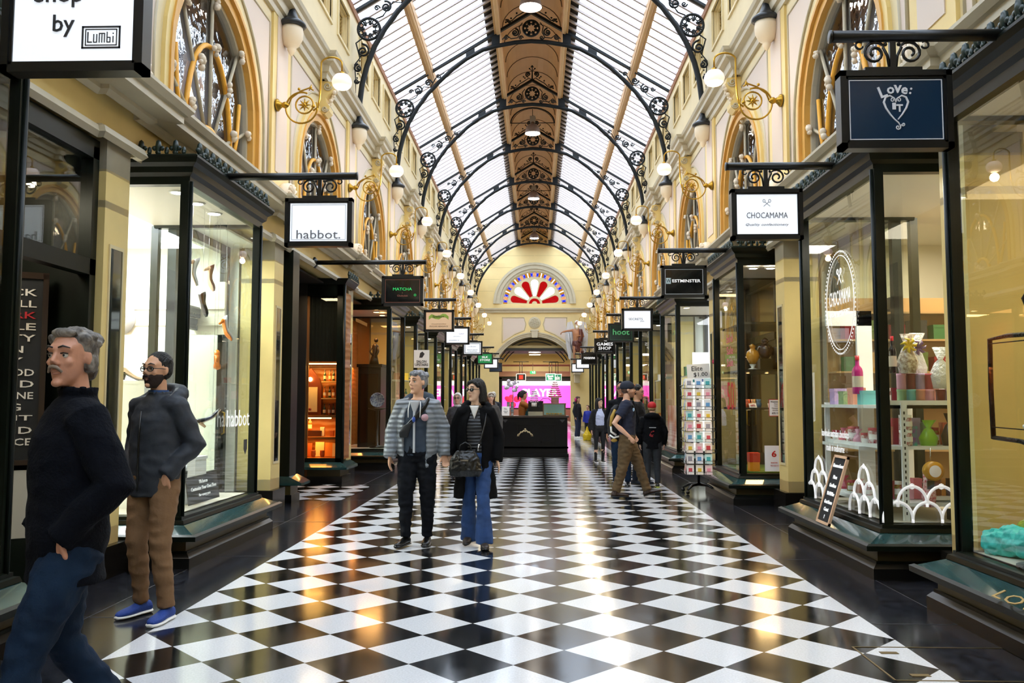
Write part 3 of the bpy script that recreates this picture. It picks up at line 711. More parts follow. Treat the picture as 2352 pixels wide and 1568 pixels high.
for yy in (.0, .05): plate.add([(q.x, yy, q.y) for q in pts_], [tuple(t) for t in tris])
plate.prism([(.15 * math.cos(PI * i / 8), .15 * math.sin(PI * i / 8)) for i in range(9)], 0, .05)
plate.arcband((0, 0), 1.56, 1.60, -.01, .06, 0, PI, 30, 'xz'); plate.arcband((0, 0), 1.86, 1.94, -.01, .06, 0, PI, 30, 'xz')
for p, k in petals: plate.tube([(a, .01, b_) for a, b_ in p], .014, 5, closed=True)
plate.tube([(a, .01, b_) for a, b_ in hub], .014, 5, closed=True)
plate.build('tracery', mat('lunette tracery', 'cfc39a', .6), root)
for pl, k in petals: MB().prism(pl, .02, .03).build('glass_petal', WGL if k in (1, 3, 5) else RED, root)
MB().prism(hub, .02, .03).build('glass_hub', RED, root)
NSEG = 7
for k in range(NSEG):
    ac = math.radians(11 + (180 - 22) * k / (NSEG - 1)); da = PI / (NSEG + .3) / 2
    for a1, a2, m_, nm_ in ((-da, -.62 * da, ORA, 'orange_pane'), (-.62 * da, -.24 * da, BLU, 'blue_pane'), (-.24 * da, .24 * da, SUN, 'flower_pane'), (.24 * da, .62 * da, BLU, 'blue_pane'), (.62 * da, da, ORA, 'orange_pane')):
        t0, t1 = max(.0, ac + a1), min(PI, ac + a2)
        if t1 > t0: MB().arcband((0, 0), 1.60, 1.86, .02, .03, t0, t1, 4, 'xz').build(nm_, m_, root)
    b = MB(); b.tube([(1.73 * math.cos(ac) + .105 * math.cos(t), .0, 1.73 * math.sin(ac) + .105 * math.sin(t)) for t in [2 * PI * q / 14 for q in range(14)]], .014, 5, closed=True)
    b.tube([(1.73 * math.cos(ac) + .05 * math.cos(t), .0, 1.73 * math.sin(ac) + .05 * math.sin(t)) for t in [2 * PI * q / 10 for q in range(10)]], .012, 5, closed=True)
    for sg in (-1, 1):
        e0 = ac + sg * .62 * da; b.tube([((1.60 + .26 * q) * math.cos(e0 - sg * .10 * math.sin(q * PI)), 0, (1.60 + .26 * q) * math.sin(e0 - sg * .10 * math.sin(q * PI))) for q in (0, .25, .5, .75, 1)], .016, 5)
    b.build('lead_came', mat('lunette tracery', 'cfc39a', .6), root)

# passage beyond the portal
Pm = mat('passage wall', 'a8976a', .6); b = MB()
b.box(-6, YEND + .3, 4.55, 6, 64, 4.7); b.box(-6, 64, 0, 6, 64.2, 4.7)
for sg in (-1, 1): b.box(sg * 3.6, YEND + .3, 0, sg * 3.8, 64, 4.7)
b.box(-6, YEND + .9, 4.4, 6, YEND + 1.0, 7.1); b.box(-3.8, YEND + .3, 7.0, 3.8, YEND + 1.0, 7.1)
b.cur = 1; b.box(-2.3, 56.5, 3.42, 2.3, 56.8, 3.75); b.box(-3.6, 57, 3.9, 3.6, 57.2, 4.55); b.cur = 2
b.box(-3.6, 60, 3.0, 3.6, 60.2, 3.18); b.box(-2.6, 60, 0, -2.35, 60.2, 3.1)
b.cur = 3; b.box(-3.6, YEND + .3, 4.4, 3.6, 53, 4.56)
struct(b.build('wall_passage', [Pm, mat('passage beam', 'd9c38a', .5), DRK, mat('dark ceiling', '2a2824', .6)]), 'dim passage beyond the portal')
struct(MB().box(-3.6, YEND, -.1, 3.6, 64, 0).build('floor', CHK), 'chequered floor running on through the portal')
b = MB()
for r0, x in ((R_ - .10, .0), (R_ - .26, .35), (R_ - .42, .7)): b.arcband((0, zc), r0, r0 + .06, YEND + .5 + x, YEND + .62 + x, aa0, aa1, 20, 'xz')
struct(b.build('trim_8', DRK), 'dark curved ribs lining the head of the arched portal')

# light of the passage: ceiling discs and a bulkhead strip
for k, y in enumerate((51.2, 54.0)):
    r = thing('ceiling_disc_lamp', 'white oval ceiling lamp inside the portal, %s of two' % ('nearer', 'farther')[k], 'ceiling lamp', (0, y, 4.38), group='disc lamps beyond the portal')
    MB().lathe([(0, 0), (.34, 0), (.36, .04), (0, .06)], n=20).build('lens', HOT, r)
    MB().lathe([(.36, .0), (.40, .02), (.40, .06), (.36, .06)], n=20).build('trim_ring', WHT, r)
for y, e in ((53, 60), (58.5, 110), (61.5, 60)):
    l = bpy.data.lights.new('passage light', 'AREA'); l.size = 3; l.energy = e; l.color = (1, .9, .74)
    o = bpy.data.objects.new('passage_light', l); COL.objects.link(o); o.location = (0, y, 4.35 if y < 57 else 3.9)
# ================================================================== shopfronts
WOOD = mat('amber wood', '9a5a22', .4, wave=(3, .2, 'Z', 4), coat=.2)
dn = [0]
def cresting(b, path, z):
    b.sweep(path, [(.075, z - .005), (.125, z - .005), (.125, z + .012), (.075, z + .012)])
    for i in range(len(path) - 1):
        p, q = Vector(path[i]), Vector(path[i + 1]); d = q - p; L = d.length
        if L < .05: continue
        n = max(1, round(L / .078)); u = d / L; nv = Vector((u.y, -u.x)); c0 = p + nv * .10; L2 = L
        for k in range(n + 1):
            c = c0 + u * L2 * k / n
            if k % 2 == 0:
                b.ball((c.x, c.y, z + .085), .038, 6, (.8, .8, 1.7)); b.ball((c.x + u.x * .034, c.y + u.y * .034, z + .07), .024, 5); b.ball((c.x - u.x * .034, c.y - u.y * .034, z + .07), .024, 5); b.ball((c.x, c.y, z + .03), .026, 5)
            else: b.ball((c.x, c.y, z + .045), .026, 5, (.8, .8, 1.6)); b.ball((c.x + nv.x * .01, c.y + nv.y * .01, z + .03), .017, 5, (1, 1, 1))
            b.ball((c.x, c.y, z + .01), .018, 5)
def shopfront(s, y0, y1, label, xg=3.03, xb=4.2, group=None, near=True, far=True, zt=3.42):
    cx_, cyy = s * xg, (y0 + y1) / 2
    root = thing('shopfront', label, 'shop window', (cx_, cyy, 0))
    root['group'] = group or 'green framed projecting shopfronts'
    base = [(xb, y0), (xg, y0), (xg, y1), (xb, y1)]
    path = [(x - cx_, y - cyy) for x, y in spath(s, base)]
    def part(name, m, f): b = MB(); f(b); return b.build(name, m, root)
    part('plinth', BLK, lambda b: b.sweep(path, [(-.2, 0), (.18, 0), (.18, .09), (.15, .125), (-.2, .125)]))
    part('kick_board', [OLV, DRK], lambda b: (b.sweep(path, [(-.1, .12), (.125, .12), (.125, .25), (-.1, .25)]), setattr(b, 'cur', 1), b.sweep(path, [(.12, .225), (.15, .225), (.15, .25), (.12, .25)]), b.sweep(path, [(.12, .122), (.145, .122), (.145, .145), (.12, .145)])))
    part('sill', [SIL, DRK], lambda b: (b.sweep(path, [(-.05, .24), (.24, .25), (.24, .285), (.05, .375), (-.05, .38)]), setattr(b, 'cur', 1), b.sweep(path, [(.235, .24), (.26, .245), (.262, .285), (.235, .30)]), b.sweep(path, [(-.06, .34), (.085, .365), (.075, .395), (.05, .40), (.05, .425), (.03, .43), (-.06, .43)])))
    part('head_cornice', DRK, lambda b: b.sweep(path, [(-.06, zt - .03), (.03, zt - .03), (.035, zt + .04), (.07, zt + .07), (.08, zt + .12), (.12, zt + .15), (.14, zt + .19), (.14, zt + .21), (-.2, zt + .22)]))
    part('cresting', DKG, lambda b: cresting(b, path, zt + .21))
    for y, nm in ((y0, 'corner_post'), (y1, 'corner_post')):
        part(nm, DRK, lambda b: (b.box(-.03 * s - .0, y - cyy - .045, .42, .045 * s, y - cyy + .045, zt), b.tube([(-.035 * s, y - cyy, .42), (-.035 * s, y - cyy, zt)], .018, 8)))
        part('back_post', DRK, lambda b: b.box(s * (xb - xg) - .04, y - cyy - .04, .42, s * (xb - xg) + .04, y - cyy + .04, zt))
    def pane(a, c):
        d = (Vector(c) - Vector(a)); n = Vector((d.y, -d.x)).normalized() * .004
        b = MB(); a, c = Vector(a), Vector(c); vs = []
        for z in (.42, zt): vs += [(a.x - n.x, a.y - n.y, z), (c.x - n.x, c.y - n.y, z)]
        b.add(vs, [(0, 1, 3, 2)]); b.build('glass_pane', GLS, root)
    for i in range(3):
        if (i == 0 and not (near if s < 0 else far)) or (i == 2 and not (far if s < 0 else near)): continue
        pane(path[i], path[i + 1])
    part('window_deck', mat('window deck', 'cfc8b8', .5), lambda b: b.box(0 + s * .02, y0 - cyy + .03, .36, s * (xb - xg), y1 - cyy - .03, .43))
    part('soffit_board', mat('window soffit', 'd8d0c0', .5), lambda b: b.box(0 + s * .02, y0 - cyy + .03, zt, s * (xb - xg), y1 - cyy - .03, zt + .03))
    return root
def door(s, y0, y1, x=4.05, label='dark green glazed shop door', leaf=True):
    dn[0] += 1; root = thing('door_%d' % dn[0], label, None, (s * x, (y0 + y1) / 2, 0)); root['kind'] = 'structure'
    h = (y1 - y0) / 2; b = MB()
    for a in ((-h, 0, -h + .09, 3.5), (h - .09, 0, h, 3.5), (-h, 3.4, h, 3.56), (-h, 2.45, h, 2.58), (-h, 0, h, .12)): b.box(-.05, a[0], a[1], .05, a[2], a[3])
    b.build('door_frame', DRK, root)
    MB().box(-.004, -h + .08, 2.58, .004, h - .08, 3.4).build('transom_glass', GLS, root)
    if not leaf: return
    b = MB(); g = h - .10
    for a in ((-g, .05, -g + .1, 2.44), (g - .1, .05, g, 2.44), (-g, .05, g, .55), (-g, 2.3, g, 2.44)): b.box(-.02, a[0], a[1], .02, a[2], a[3])
    b.build('door_leaf', DRK, root)
    MB().box(-.004, -g + .1, .55, .004, g - .1, 2.3).build('glass_pane', GLS, root)
    MB().tube([(-s * .04, g - .05, 1.0), (-s * .08, g - .05, 1.02), (-s * .08, g - .05, 1.28), (-s * .04, g - .05, 1.3)], .012, 6).build('door_handle', BRS, root)
# window boxes: (y0, y1)
LW = [(2.9, 4.98), (7.47, 9.42), (18.0, 19.84), (21.95, 24.1), (26.3, 28.4), (30.9, 33.0), (35.4, 37.5), (39.9, 42.0), (44.3, 46.4)]
RW = [(3.0, 5.93), (7.22, 9.2), (12.12, 13.72), (17.45, 19.6), (21.6, 23.8), (26.1, 28.2), (30.6, 32.7), (35.1, 37.2), (39.6, 41.7), (44.1, 46.2)]
for i, (a, b_) in enumerate(LW): shopfront(-1, a, b_, 'dark green projecting shopfront, %s from the camera on the left side' % ordw(i))
for i, (a, b_) in enumerate(RW): shopfront(1, a, b_, 'dark green projecting shopfront, %s from the camera on the right side' % ordw(i))
for k in range(2, 9):
    p = P0 + S * k
    if k < 8: door(-1, [24.1, 28.4, 33.0, 37.5, 42.0, 46.4][k - 3] if k > 2 else 16.2, p - .22 if k > 2 else 17.95, label='dark green glazed shop door in the left row, %s from the camera' % ordw(k))
for k, a in enumerate((9.25, 13.8, 19.7, 23.9, 28.3, 32.8, 37.3, 41.8)):
    e = [11.2, 17.4, 21.5, 26.0, 30.5, 35.0, 39.5, 44.0][k]
    door(1, a, min(e, a + 2.0), label='dark green glazed shop door in the right row, %s from the camera' % ordw(k))
    if k == 1: pass
struct(MB().box(-4.4, 6.68, 0, -3.55, 6.74, 3.56).box(-4.4, 6.4, 3.3, -3.55, 6.7, 3.56).build('door_jamb', DRK), 'dark green door jamb lining at the left edge')
door(-1, 5.04, 6.72, x=3.50, label='dark green glazed shop door at the left edge with transom window', leaf=False)
door(-1, 9.5, 11.2, label='dark green glazed shop door beside the shoe shop window')

# ---- room linings and their lights
def room(s, ya, yb, wall, ceil, floor, power, col, back=6.2, xl=None, z=3.5):
    b = MB(); x0 = s * 3.62
    b.cur = 0; b.box(s * back, ya, 0, s * (back + .05), yb, z); b.box(s * 3.9, ya, 0, s * back, ya + .03, z); b.box(s * 3.9, yb - .03, 0, s * back, yb, z)
    b.cur = 1; b.box(x0, ya, z, s * back, yb, z + .03); b.cur = 2; b.box(s * 4.25, ya, .0, s * back, yb, .02)
    struct(b.build('wall_shop_' + SIDE[s], [mat('lining ' + wall, wall, .6), mat('lining ' + ceil, ceil, .6), mat('lining ' + floor, floor, .5)]))
    if power:
        l = bpy.data.lights.new('shop ceiling light', 'AREA'); l.shape = 'RECTANGLE'; l.size = 1.2; l.size_y = (yb - ya) * .6; l.energy = power * 1.9; l.color = lin(col)[:3]
        o = bpy.data.objects.new('shop_ceiling_light', l); COL.objects.link(o); o.location = (s * (xl or 4.6), (ya + yb) / 2, z - .06)
def pr(k): return P0 + S * k + .13, P0 + S * (k + 1) - .13
room(-1, *pr(-2), '3a342c', '2c2824', '4a4238', 3, 'ffd9a8')
room(-1, *pr(-1), 'f2efe6', 'f4f4f0', 'd8d2c8', 60, 'f2f8ff', back=6.6)
room(-1, 14.85, 15.75, '7a4a20', '1a1410', '6a3a18', 0, 'ffffff', back=4.4)
room(-1, P0 + .15, 14.7, '14100c', '12100e', '2a2620', 0, 'ffffff', back=5.4)
room(-1, *pr(1), '9a6430', '3a2c20', '5a4630', 7, 'ffb468')
room(-1, *pr(2), 'c8b89c', 'c8c0b0', '7a7468', 14, 'ffe2b8')
room(-1, *pr(3), 'd8d4cc', 'd0d0cc', '8a8478', 12, 'ffeedd')
cols = ['c8a070', 'd8c0c8', 'a8b0a8', 'd8c8a8']
for k in range(4, 8): room(-1, *pr(k), cols[k % 4], 'b8b0a4', '7a7468', 9, 'ffe0c0')
room(1, *pr(-2), 'c8ba98', 'c4b494', '9a8a70', 15, 'ffdca8')
room(1, *pr(-1), 'cfc8b4', 'd4ccb8', '8a8070', 20, 'fff0d8')
room(1, *pr(0), '5a4630', '4a3c2c', '4a4030', 6, 'ffc890')
room(1, *pr(1), 'f0eef0', 'e8e8e8', 'b0aca4', 26, 'f4f4ff')
for k in range(2, 8): room(1, *pr(k), ['9a8a78', 'c8c8b0', 'b8a090', 'd0c4b0'][k % 4], 'b0a898', '6a645a', 9, 'ffe4c8')

# ---- hanging signs
SZ = 3.64
LIT = mat('backlit sign face', 'e9edf2', .35, emit=.20, ecol='eef4ff')
INK = mat('sign ink black', '2e2e30', .5); 
def hanging_sign(s, y, label, face, fill=None, group='signs hanging over the walkway', border=None, lit=True):
    xi = 1.66 if s < 0 else 1.94; xc = s * (xi + .335)
    root = thing('hanging_sign', label, 'sign', (xc, y, SZ), 0, group)
    o = s * .335
    b = MB(); b.tube([(s * (3.44) - xc, 0, 0), (-s * .36, 0, 0)], .036, 14); b.lathe([(0, 0), (.04, 0), (.04, .012), (0, .012)], (-s * .372 if s > 0 else .36, 0, 0), 'x', 14)
    b.build('pole', BLK, root)
    MB().lathe([(0, 0), (.09, 0), (.09, .02), (.05, .05), (0, .05)] if s < 0 else [(0, 0), (.09, 0), (.09, -.02), (.05, -.05), (0, -.05)], (s * 3.42 - xc, 0, 0), 'x', 16).build('wall_plate', BLK, root)
    b = MB(); b.box(-.018, -.012, -.20, .018, .012, 0); b.box(-.17, -.016, -.225, .17, .016, -.195)
    for sg in (-1, 1):
        b.tube([(sg * u, 0, v) for u, v in [(.02, -.19), (.03, -.12), (.055, -.07)] + [(.105 + q * math.cos(t), -.105 + q * math.sin(t)) for q, t in [(.072 * (1 - .75 * i / 22), math.radians(140 - 560 * i / 22)) for i in range(23)]]], .009, 6)
        b.tube([(sg * (.195 + .022 * math.cos(t)), 0, -.055 + .022 * math.sin(t)) for t in [math.radians(200 + 290 * i / 10) for i in range(11)]], .007, 5); b.ball((sg * .04, 0, -.05), .013, 6)
    b.build('scroll_hanger', BLK, root)
    b = MB(); zt, zb, hw = -.225, -.70, .33
    for a in ((-hw, zt - .035, hw, zt), (-hw, zb, hw, zb + .035), (-hw, zb, -hw + .035, zt), (hw - .035, zb, hw, zt)): b.box(a[0], -.045, a[1], a[2], .045, a[3])
    for a in ((-hw + .035, zt - .05, hw - .035, zt - .035), (-hw + .035, zb + .035, hw - .035, zb + .05), (-hw + .035, zb + .035, -hw + .05, zt - .035), (hw - .05, zb + .035, hw - .035, zt - .035)): b.box(a[0], -.036, a[1], a[2], .036, a[3])
    b.build('frame', BLK, root)
    MB().box(-hw + .03, -.028, zb + .03, hw - .03, .028, zt - .03).build('sign_face', face, root)
    def put(t, size, x, z, m, w=None, **k): return text(t, size, (x, -.032, z - .4625), m, root, w=w, ext=.0025, **k)
    if border:
        e = MB()
        for d, t in border[1:]:
            x1, z1, z0 = hw - d, zt - d, zb + d
            for a in ((-x1, z1 - t, x1, z1), (-x1, z0, x1, z0 + t), (-x1, z0, -x1 + t, z1), (x1 - t, z0, x1, z1)): e.box(a[0], -.0305, a[1], a[2], -.027, a[3])
        e.build('border_line', border[0], root)
    if fill: fill(put, root)
    return root
GRYI = mat('sign ink grey', '77777c', .5); SLV = mat('sign ink silver', 'c9ccd2', .4, emit=.05); NAVY = mat('navy sign face', '1a3048', .15); BLKF = mat('black sign face', '0e1012', .12, coat=.6)
GRN = mat('sign ink green', '2fe070', .5, emit=.12); WI = mat('sign ink white', 'f2f2f2', .5, emit=.12)
def z_(v): return -.4625 + v
def f_lumbi(p, r):
    p('Shop', .105, -.075, .12, INK, w=.225, bold=.006); p('by', .105, -.045, -.02, INK, w=.10, bold=.006)
    b = MB()
    for x0, z0, x1, z1 in ((.04, -.03, .22, -.022), (.04, -.128, .22, -.12), (.04, -.128, .048, -.022), (.212, -.128, .22, -.022), (.056, -.04, .204, -.036), (.056, -.114, .204, -.110), (.056, -.114, .060, -.036), (.2, -.114, .204, -.036),
                           (.066, -.1, .071, -.05), (.066, -.1, .088, -.095), (.094, -.1, .098, -.06), (.094, -.1, .11, -.096), (.108, -.1, .112, -.06), (.12, -.1, .124, -.055), (.12, -.059, .146, -.055), (.132, -.1, .136, -.055), (.144, -.1, .148, -.055), (.156, -.1, .16, -.05), (.156, -.1, .172, -.096), (.156, -.078, .172, -.074), (.17, -.1, .174, -.074), (.184, -.1, .188, -.07), (.184, -.06, .188, -.054)):
        b.box(x0, -.031, z_(z0), x1, -.026, z_(z1))
    b.build('logo', INK, r)
def f_habbot(p, r): p('habbot.', .085, 0.0, -.12, GRYI, w=.43)
def f_love(p, r):
    for c, x, z, a, h in (('L', -.078, .108, 0, .07), ('o', -.030, .116, 0, .042), ('v', .012, .124, 0, .048), ('e', .052, .114, 0, .042), (':', .088, .112, 0, .04)):
        o = p(c, h, x, z, SLV, bold=.02); o.rotation_euler = (PI / 2, (-.35, -.1, .05, .2, .25)['Love:'.index(c)], 0)
    p('I', .04, -.012, .02, SLV, bold=.03, w=.02); p('T', .045, .02, .008, SLV, bold=.03)
    b = MB()
    for sg in (-1, 1):
        hs = [(.0, .045), (.01, .07), (.035, .085), (.06, .075), (.072, .045), (.06, .01), (.035, -.03), (.01, -.06)]
        if sg < 0: hs += [(-.012, -.08), (-.022, -.10)]
        b.tube([(sg * u, -.03, z_(v)) for u, v in hs], [.003, .004, .005, .006, .007, .006, .005, .004] + ([.004, .003] if sg < 0 else []), 6)
        b.tube([(sg * u, -.03, z_(v)) for u, v in spiral((.018, .058), .017, 1.2, PI, sg * -1 if sg > 0 else -1, 14)], .003, 5)
    b.tube([(u, -.03, z_(v)) for u, v in spiral((.008, -.108), .018, 1.3, .8, -1, 16)], .0035, 5); b.tube([(u, -.03, z_(v)) for u, v in spiral((.04, -.09), .013, 1.2, PI, 1, 14)], .003, 5)
    b.build('heart_scroll', SLV, r)
def f_choc(p, r):
    p('CHOCAMAMA', .055, 0, -.01, GRYI, w=.38); p('Quality confectionery', .028, 0, -.10, GRYI, w=.40, shear=.3)
    b = MB()
    for sg in (-1, 1): b.tube([(sg * -.03, -.03, z_(.075)), (sg * .02, -.03, z_(.118))], .0025, 5); b.tube([(sg * (.026 + .011 * math.cos(t)), -.03, z_(.126 + .014 * math.sin(t))) for t in [2 * PI * i / 12 for i in range(12)]], .0025, 5, closed=True)
    b.build('whisk_emblem', GRYI, r)
def f_matcha(p, r):
    p('MATCHA', .045, 0, .03, GRN, w=.30); p('&', .014, -.0, -.03, mat('sign ink copper', 'b06a58', .5)); p('Chokolait', .028, 0, -.075, _M['sign ink copper'], w=.17)
    MB().tube([(.20 + .018 * math.cos(t), -.03, z_(-.065 + .018 * math.sin(t))) for t in [2 * PI * i / 14 for i in range(14)]], .002, 5, closed=True).build('leaf_badge', GRN, r); p('m', .012, .20, -.065, GRN)
def f_west(p, r):
    b = MB(); b.box(-.26, -.031, z_(-.03), -.19, -.027, z_(.055)); b.build('letter_block', mat('pale blue block', 'b8cdd4', .4), r)
    p('W', .055, -.225, .012, BLKF, w=.06); p('ESTMINSTER', .045, .035, .012, WI, w=.41, bold=.015)
def f_sec(p, r): p('SECRETS', .045, -.035, .01, INK, w=.30); p('Shhh', .03, .10, -.035, INK, w=.09, shear=.4)
def f_hoot(p, r): p('hoot', .15, 0, .02, mat('sign ink leaf green', '4fa868', .5, emit=.04), w=.42, bold=.02)
def f_games(p, r): p('THE', .04, .02, .16, WI, w=.09); p('GAMES', .10, 0, .06, WI, w=.52, bold=.02); p('SHOP', .10, 0, -.07, WI, w=.40, bold=.02); p('GAMES & PUZZLES', .03, 0, -.17, GRYI, w=.46)
def f_rox(p, r): p('roxanne', .09, 0, .02, WI, w=.46, bold=.03)
def f_silk(p, r): p('SILK', .085, 0, .06, WI, w=.26, bold=.03); p('STORE', .085, 0, -.06, WI, w=.42, bold=.03)
def f_spell(p, r):
    b = MB(); pts = [(-.22, .02), (-.16, .07), (-.08, .04), (.0, .03), (.08, .08), (.15, .07), (.21, .02)]
    for (a, c), (d, e) in zip(pts[:-1], pts[1:]): b.add([(a, -.0295, z_(c)), (d, -.0295, z_(e)), (d, -.0295, z_(e + .075)), (a, -.0295, z_(c + .075))], [(0, 1, 2, 3)])
    b.build('ribbon', mat('lime ribbon paint', '9ab848', .5), r)
    o = p('Spellbox', .055, -.01, .09, mat('sign ink olive', '4a5a20', .5), w=.26, bold=.01, shear=.2); p('Unusual Jewellery', .025, 0, -.07, mat('sign ink sepia', '8a6a50', .5), w=.32); p('PSYCHIC READINGS', .03, 0, -.12, _M['sign ink sepia'], w=.40)
def f_white1(p, r): p('CAST', .03, .12, .05, mat('sign ink mauve', '8a7a98', .5), w=.14); p('jewellers', .025, .0, -.02, GRYI, w=.2, shear=.3); p('ateliers', .03, -.08, -.12, GRYI, w=.28, shear=.3)
def f_white2(p, r): p('La Boudoir', .04, .0, .06, GRYI, w=.26, shear=.3); p('BEAUTY SALON', .028, 0, -.05, INK, w=.34); p('HAIRDRESSER', .028, 0, -.10, INK, w=.32)
def f_plain(p, r): p('<', .06, -.1, .08, GRYI, w=.05); p('jk', .05, .05, -.1, GRYI, w=.05)
L_, R__ = -1, 1
hanging_sign(L_, 3.75, 'large white lit sign reading Shop by, cut off at the top left corner', LIT, f_lumbi)
hanging_sign(L_, 8.13, 'white lit sign reading habbot over the shoe shop window', LIT, f_habbot, border=(GRYI, (.065, .003)))
hanging_sign(L_, 13.3, 'black sign with green lettering MATCHA hanging on the left', BLKF, f_matcha, border=(mat('sign ink copper', 'b06a58', .5), (.055, .004)))
hanging_sign(L_, 18.3, 'peach coloured sign with a lime ribbon reading Spellbox', mat('peach sign face', 'e8c49c', .4, emit=.06), f_spell, border=(mat('orange edge', 'd08850', .4), (.05, .004)))
hanging_sign(L_, 22.5, 'white lit sign half hidden behind the peach ribbon sign', LIT, f_white1)
hanging_sign(L_, 27.9, 'white beauty salon sign with wide black frame and grey inner line', LIT, f_white2, border=(GRYI, (.05, .006), (.075, .02)))
hanging_sign(L_, 34.7, 'green sign with white lettering SILK STORE', mat('green sign face', '18904c', .4, emit=.08), f_silk, border=(WI, (.04, .005)))
hanging_sign(L_, 39.3, 'small plain white lit sign behind the green silk sign', LIT, None)
hanging_sign(L_, 43.8, 'small dark blue sign, furthest along the left side', NAVY, None, border=(GRYI, (.05, .004)))
hanging_sign(R__, 5.04, 'navy sign with white heart scroll reading Love It', NAVY, f_love, border=(SLV, (.055, .005)))
hanging_sign(R__, 7.88, 'white lit sign reading CHOCAMAMA over the sweet shop window', LIT, f_choc)
hanging_sign(R__, 12.35, 'black sign with white lettering WESTMINSTER', BLKF, f_west, border=(SLV, (.055, .005)))
hanging_sign(R__, 18.1, 'white lit sign reading SECRETS', LIT, f_sec, border=(mat('grey line', 'b8b4c0', .5), (.055, .005)))
hanging_sign(R__, 21.6, 'dark green sign reading hoot partly behind the white secrets sign', mat('bottle green sign face', '12261e', .2), f_hoot, border=(mat('leaf line', '3a7a58', .5), (.055, .005)))
hanging_sign(R__, 26.8, 'black sign with white capitals reading THE GAMES SHOP', BLKF, f_games)
hanging_sign(R__, 34.7, 'black sign with white lettering roxanne', BLKF, f_rox)
hanging_sign(R__, 39.6, 'small white lit sign just behind the black roxanne sign', LIT, f_plain)
hanging_sign(R__, 44.6, 'small white lit sign, furthest along the right side', LIT, f_plain)
# ================================================================== things in and around the shops
def pal(*c): return [mat('stock ' + x, x, .45) for x in c]
STK = pal('b03040', 'd8c8b0', '3a6a4a', 'e8a0b8', '60b0b8', 'e8e4dc', 'c88030', '5a3050', 'f0d050', '2a3a6a', 'a0522a', '88a060', 'e05030', 'f4f4f2')
WARM = glow('small warm spot lamp', 'ffc27a', 10); COOL = glow('small white spot lamp', 'fff6ea', 10)
def downlight(x, y, z, label, m=COOL, group='recessed ceiling spots', src={}):
    if m.name in src: return dup(src[m.name], (x, y, z), label=label, group=group)
    r = thing('ceiling_spot', label, 'ceiling spot', (x, y, z), 0, group); src[m.name] = r
    MB().lathe([(0, -.004), (.055, -.004), (.06, 0)], n=16).build('lens', m, r)
    MB().lathe([(.06, 0), (.075, -.006), (.085, .01), (.06, .01)], n=16).build('trim_ring', WHT, r)
    return r
for k, (x, y) in enumerate(((-3.92, 8.1), (-3.92, 8.59), (-3.92, 9.06), (-3.28, 7.84), (-3.28, 8.29), (-3.28, 8.75))):
    z = 3.49 if k < 3 else 3.41
    downlight(x, y, z, 'round white ceiling spot in the shoe shop, %s of the %s row' % (('nearest', 'middle', 'farthest')[k % 3], 'inner' if k < 3 else 'window side'), group='ceiling spots of the shoe shop')
# ---- shoes
def shoe(name, m, label, loc, rot, sole=None, flat=False, group='shoes hanging in the shoe shop window', cord=0):
    r = thing(name, label, 'shoe', loc, 0, group); r.rotation_euler = rot
    b = MB(); hz = .012 if flat else .075
    secs = []
    for t in range(9):
        u = t / 8; x = -.12 + .25 * u; zb = hz * max(0, 1 - u * 1.7) ** 1.3; wd = (.030, .032, .030, .027, .030, .038, .042, .034, .010)[t]; ht = (.055, .052, .040, .03, .026, .024, .022, .016, .006)[t]
        secs.append(((x, 0, zb + ht / 2 + .006), (0, wd, 0), (0, 0, ht / 2 + .004)))
    b.loft(secs, 12); b.build('upper', m, r)
    b = MB(); b.loft([((x, 0, z - .004 - .0), (0, w_, 0), (0, 0, .005)) for (x, _, z), w_ in (((s_[0][0], 0, hz * max(0, 1 - i / 8 * 1.7) ** 1.3), s_[1][1]) for i, s_ in enumerate(secs))], 10); b.build('sole', sole or BLK, r)
    if not flat: MB().loft([((-.105, 0, hz), (.022, 0, 0), (0, .024, 0)), ((-.11, 0, 0), (.012, 0, 0), (0, .012, 0))], 8).build('heel', sole or BLK, r)
    if cord:
        tag(MB().tube([(loc[0], loc[1], loc[2] + .05), (loc[0], loc[1], 3.42)], .0012, 4).build('hanging_wire', CHR), 'thin wire holding up the ' + label.replace(' in the shoe shop window', ''), 'wire')
    return r
SH = {k: mat('leather ' + k, c, .3) for k, c in (('silver', 'd4d6da'), ('brown', '6a3a22'), ('black', '14141a'), ('white', 'eeeef0'), ('orange', 'e08020'), ('nude', 'd8b898'))}
shoe('hanging_shoe', SH['silver'], 'silver high heel shoe hanging toe down in the shoe shop window', (-3.3, 8.26, 2.70), (0, 1.15, .4), SH['nude'], cord=1)
shoe('hanging_shoe', SH['brown'], 'brown high heel shoe hanging toe down in the shoe shop window', (-3.3, 8.69, 2.70), (0, 1.05, .9), SH['nude'], cord=1)
shoe('hanging_shoe', SH['black'], 'black flat shoe hanging toe down in the shoe shop window', (-3.3, 8.55, 2.42), (.3, 1.1, 1.2), SH['black'], flat=True, cord=1)
shoe('hanging_shoe', SH['white'], 'white and orange heeled shoe hanging in the shoe shop window', (-3.3, 9.20, 2.20), (0, .8, 1.0), SH['orange'], cord=1)
shoe('hanging_shoe', SH['orange'], 'small orange shoe hanging lower in the shoe shop window', (-3.4, 9.25, 1.83), (0, .3, 1.9), SH['orange'], cord=1)
shoe('hanging_shoe', SH['black'], 'black strappy sandal hanging lowest in the shoe shop window', (-3.3, 8.90, 1.25), (0, -.9, .5), SH['nude'], cord=1)
PW = mat('white plinth', 'f2f2f0', .5)
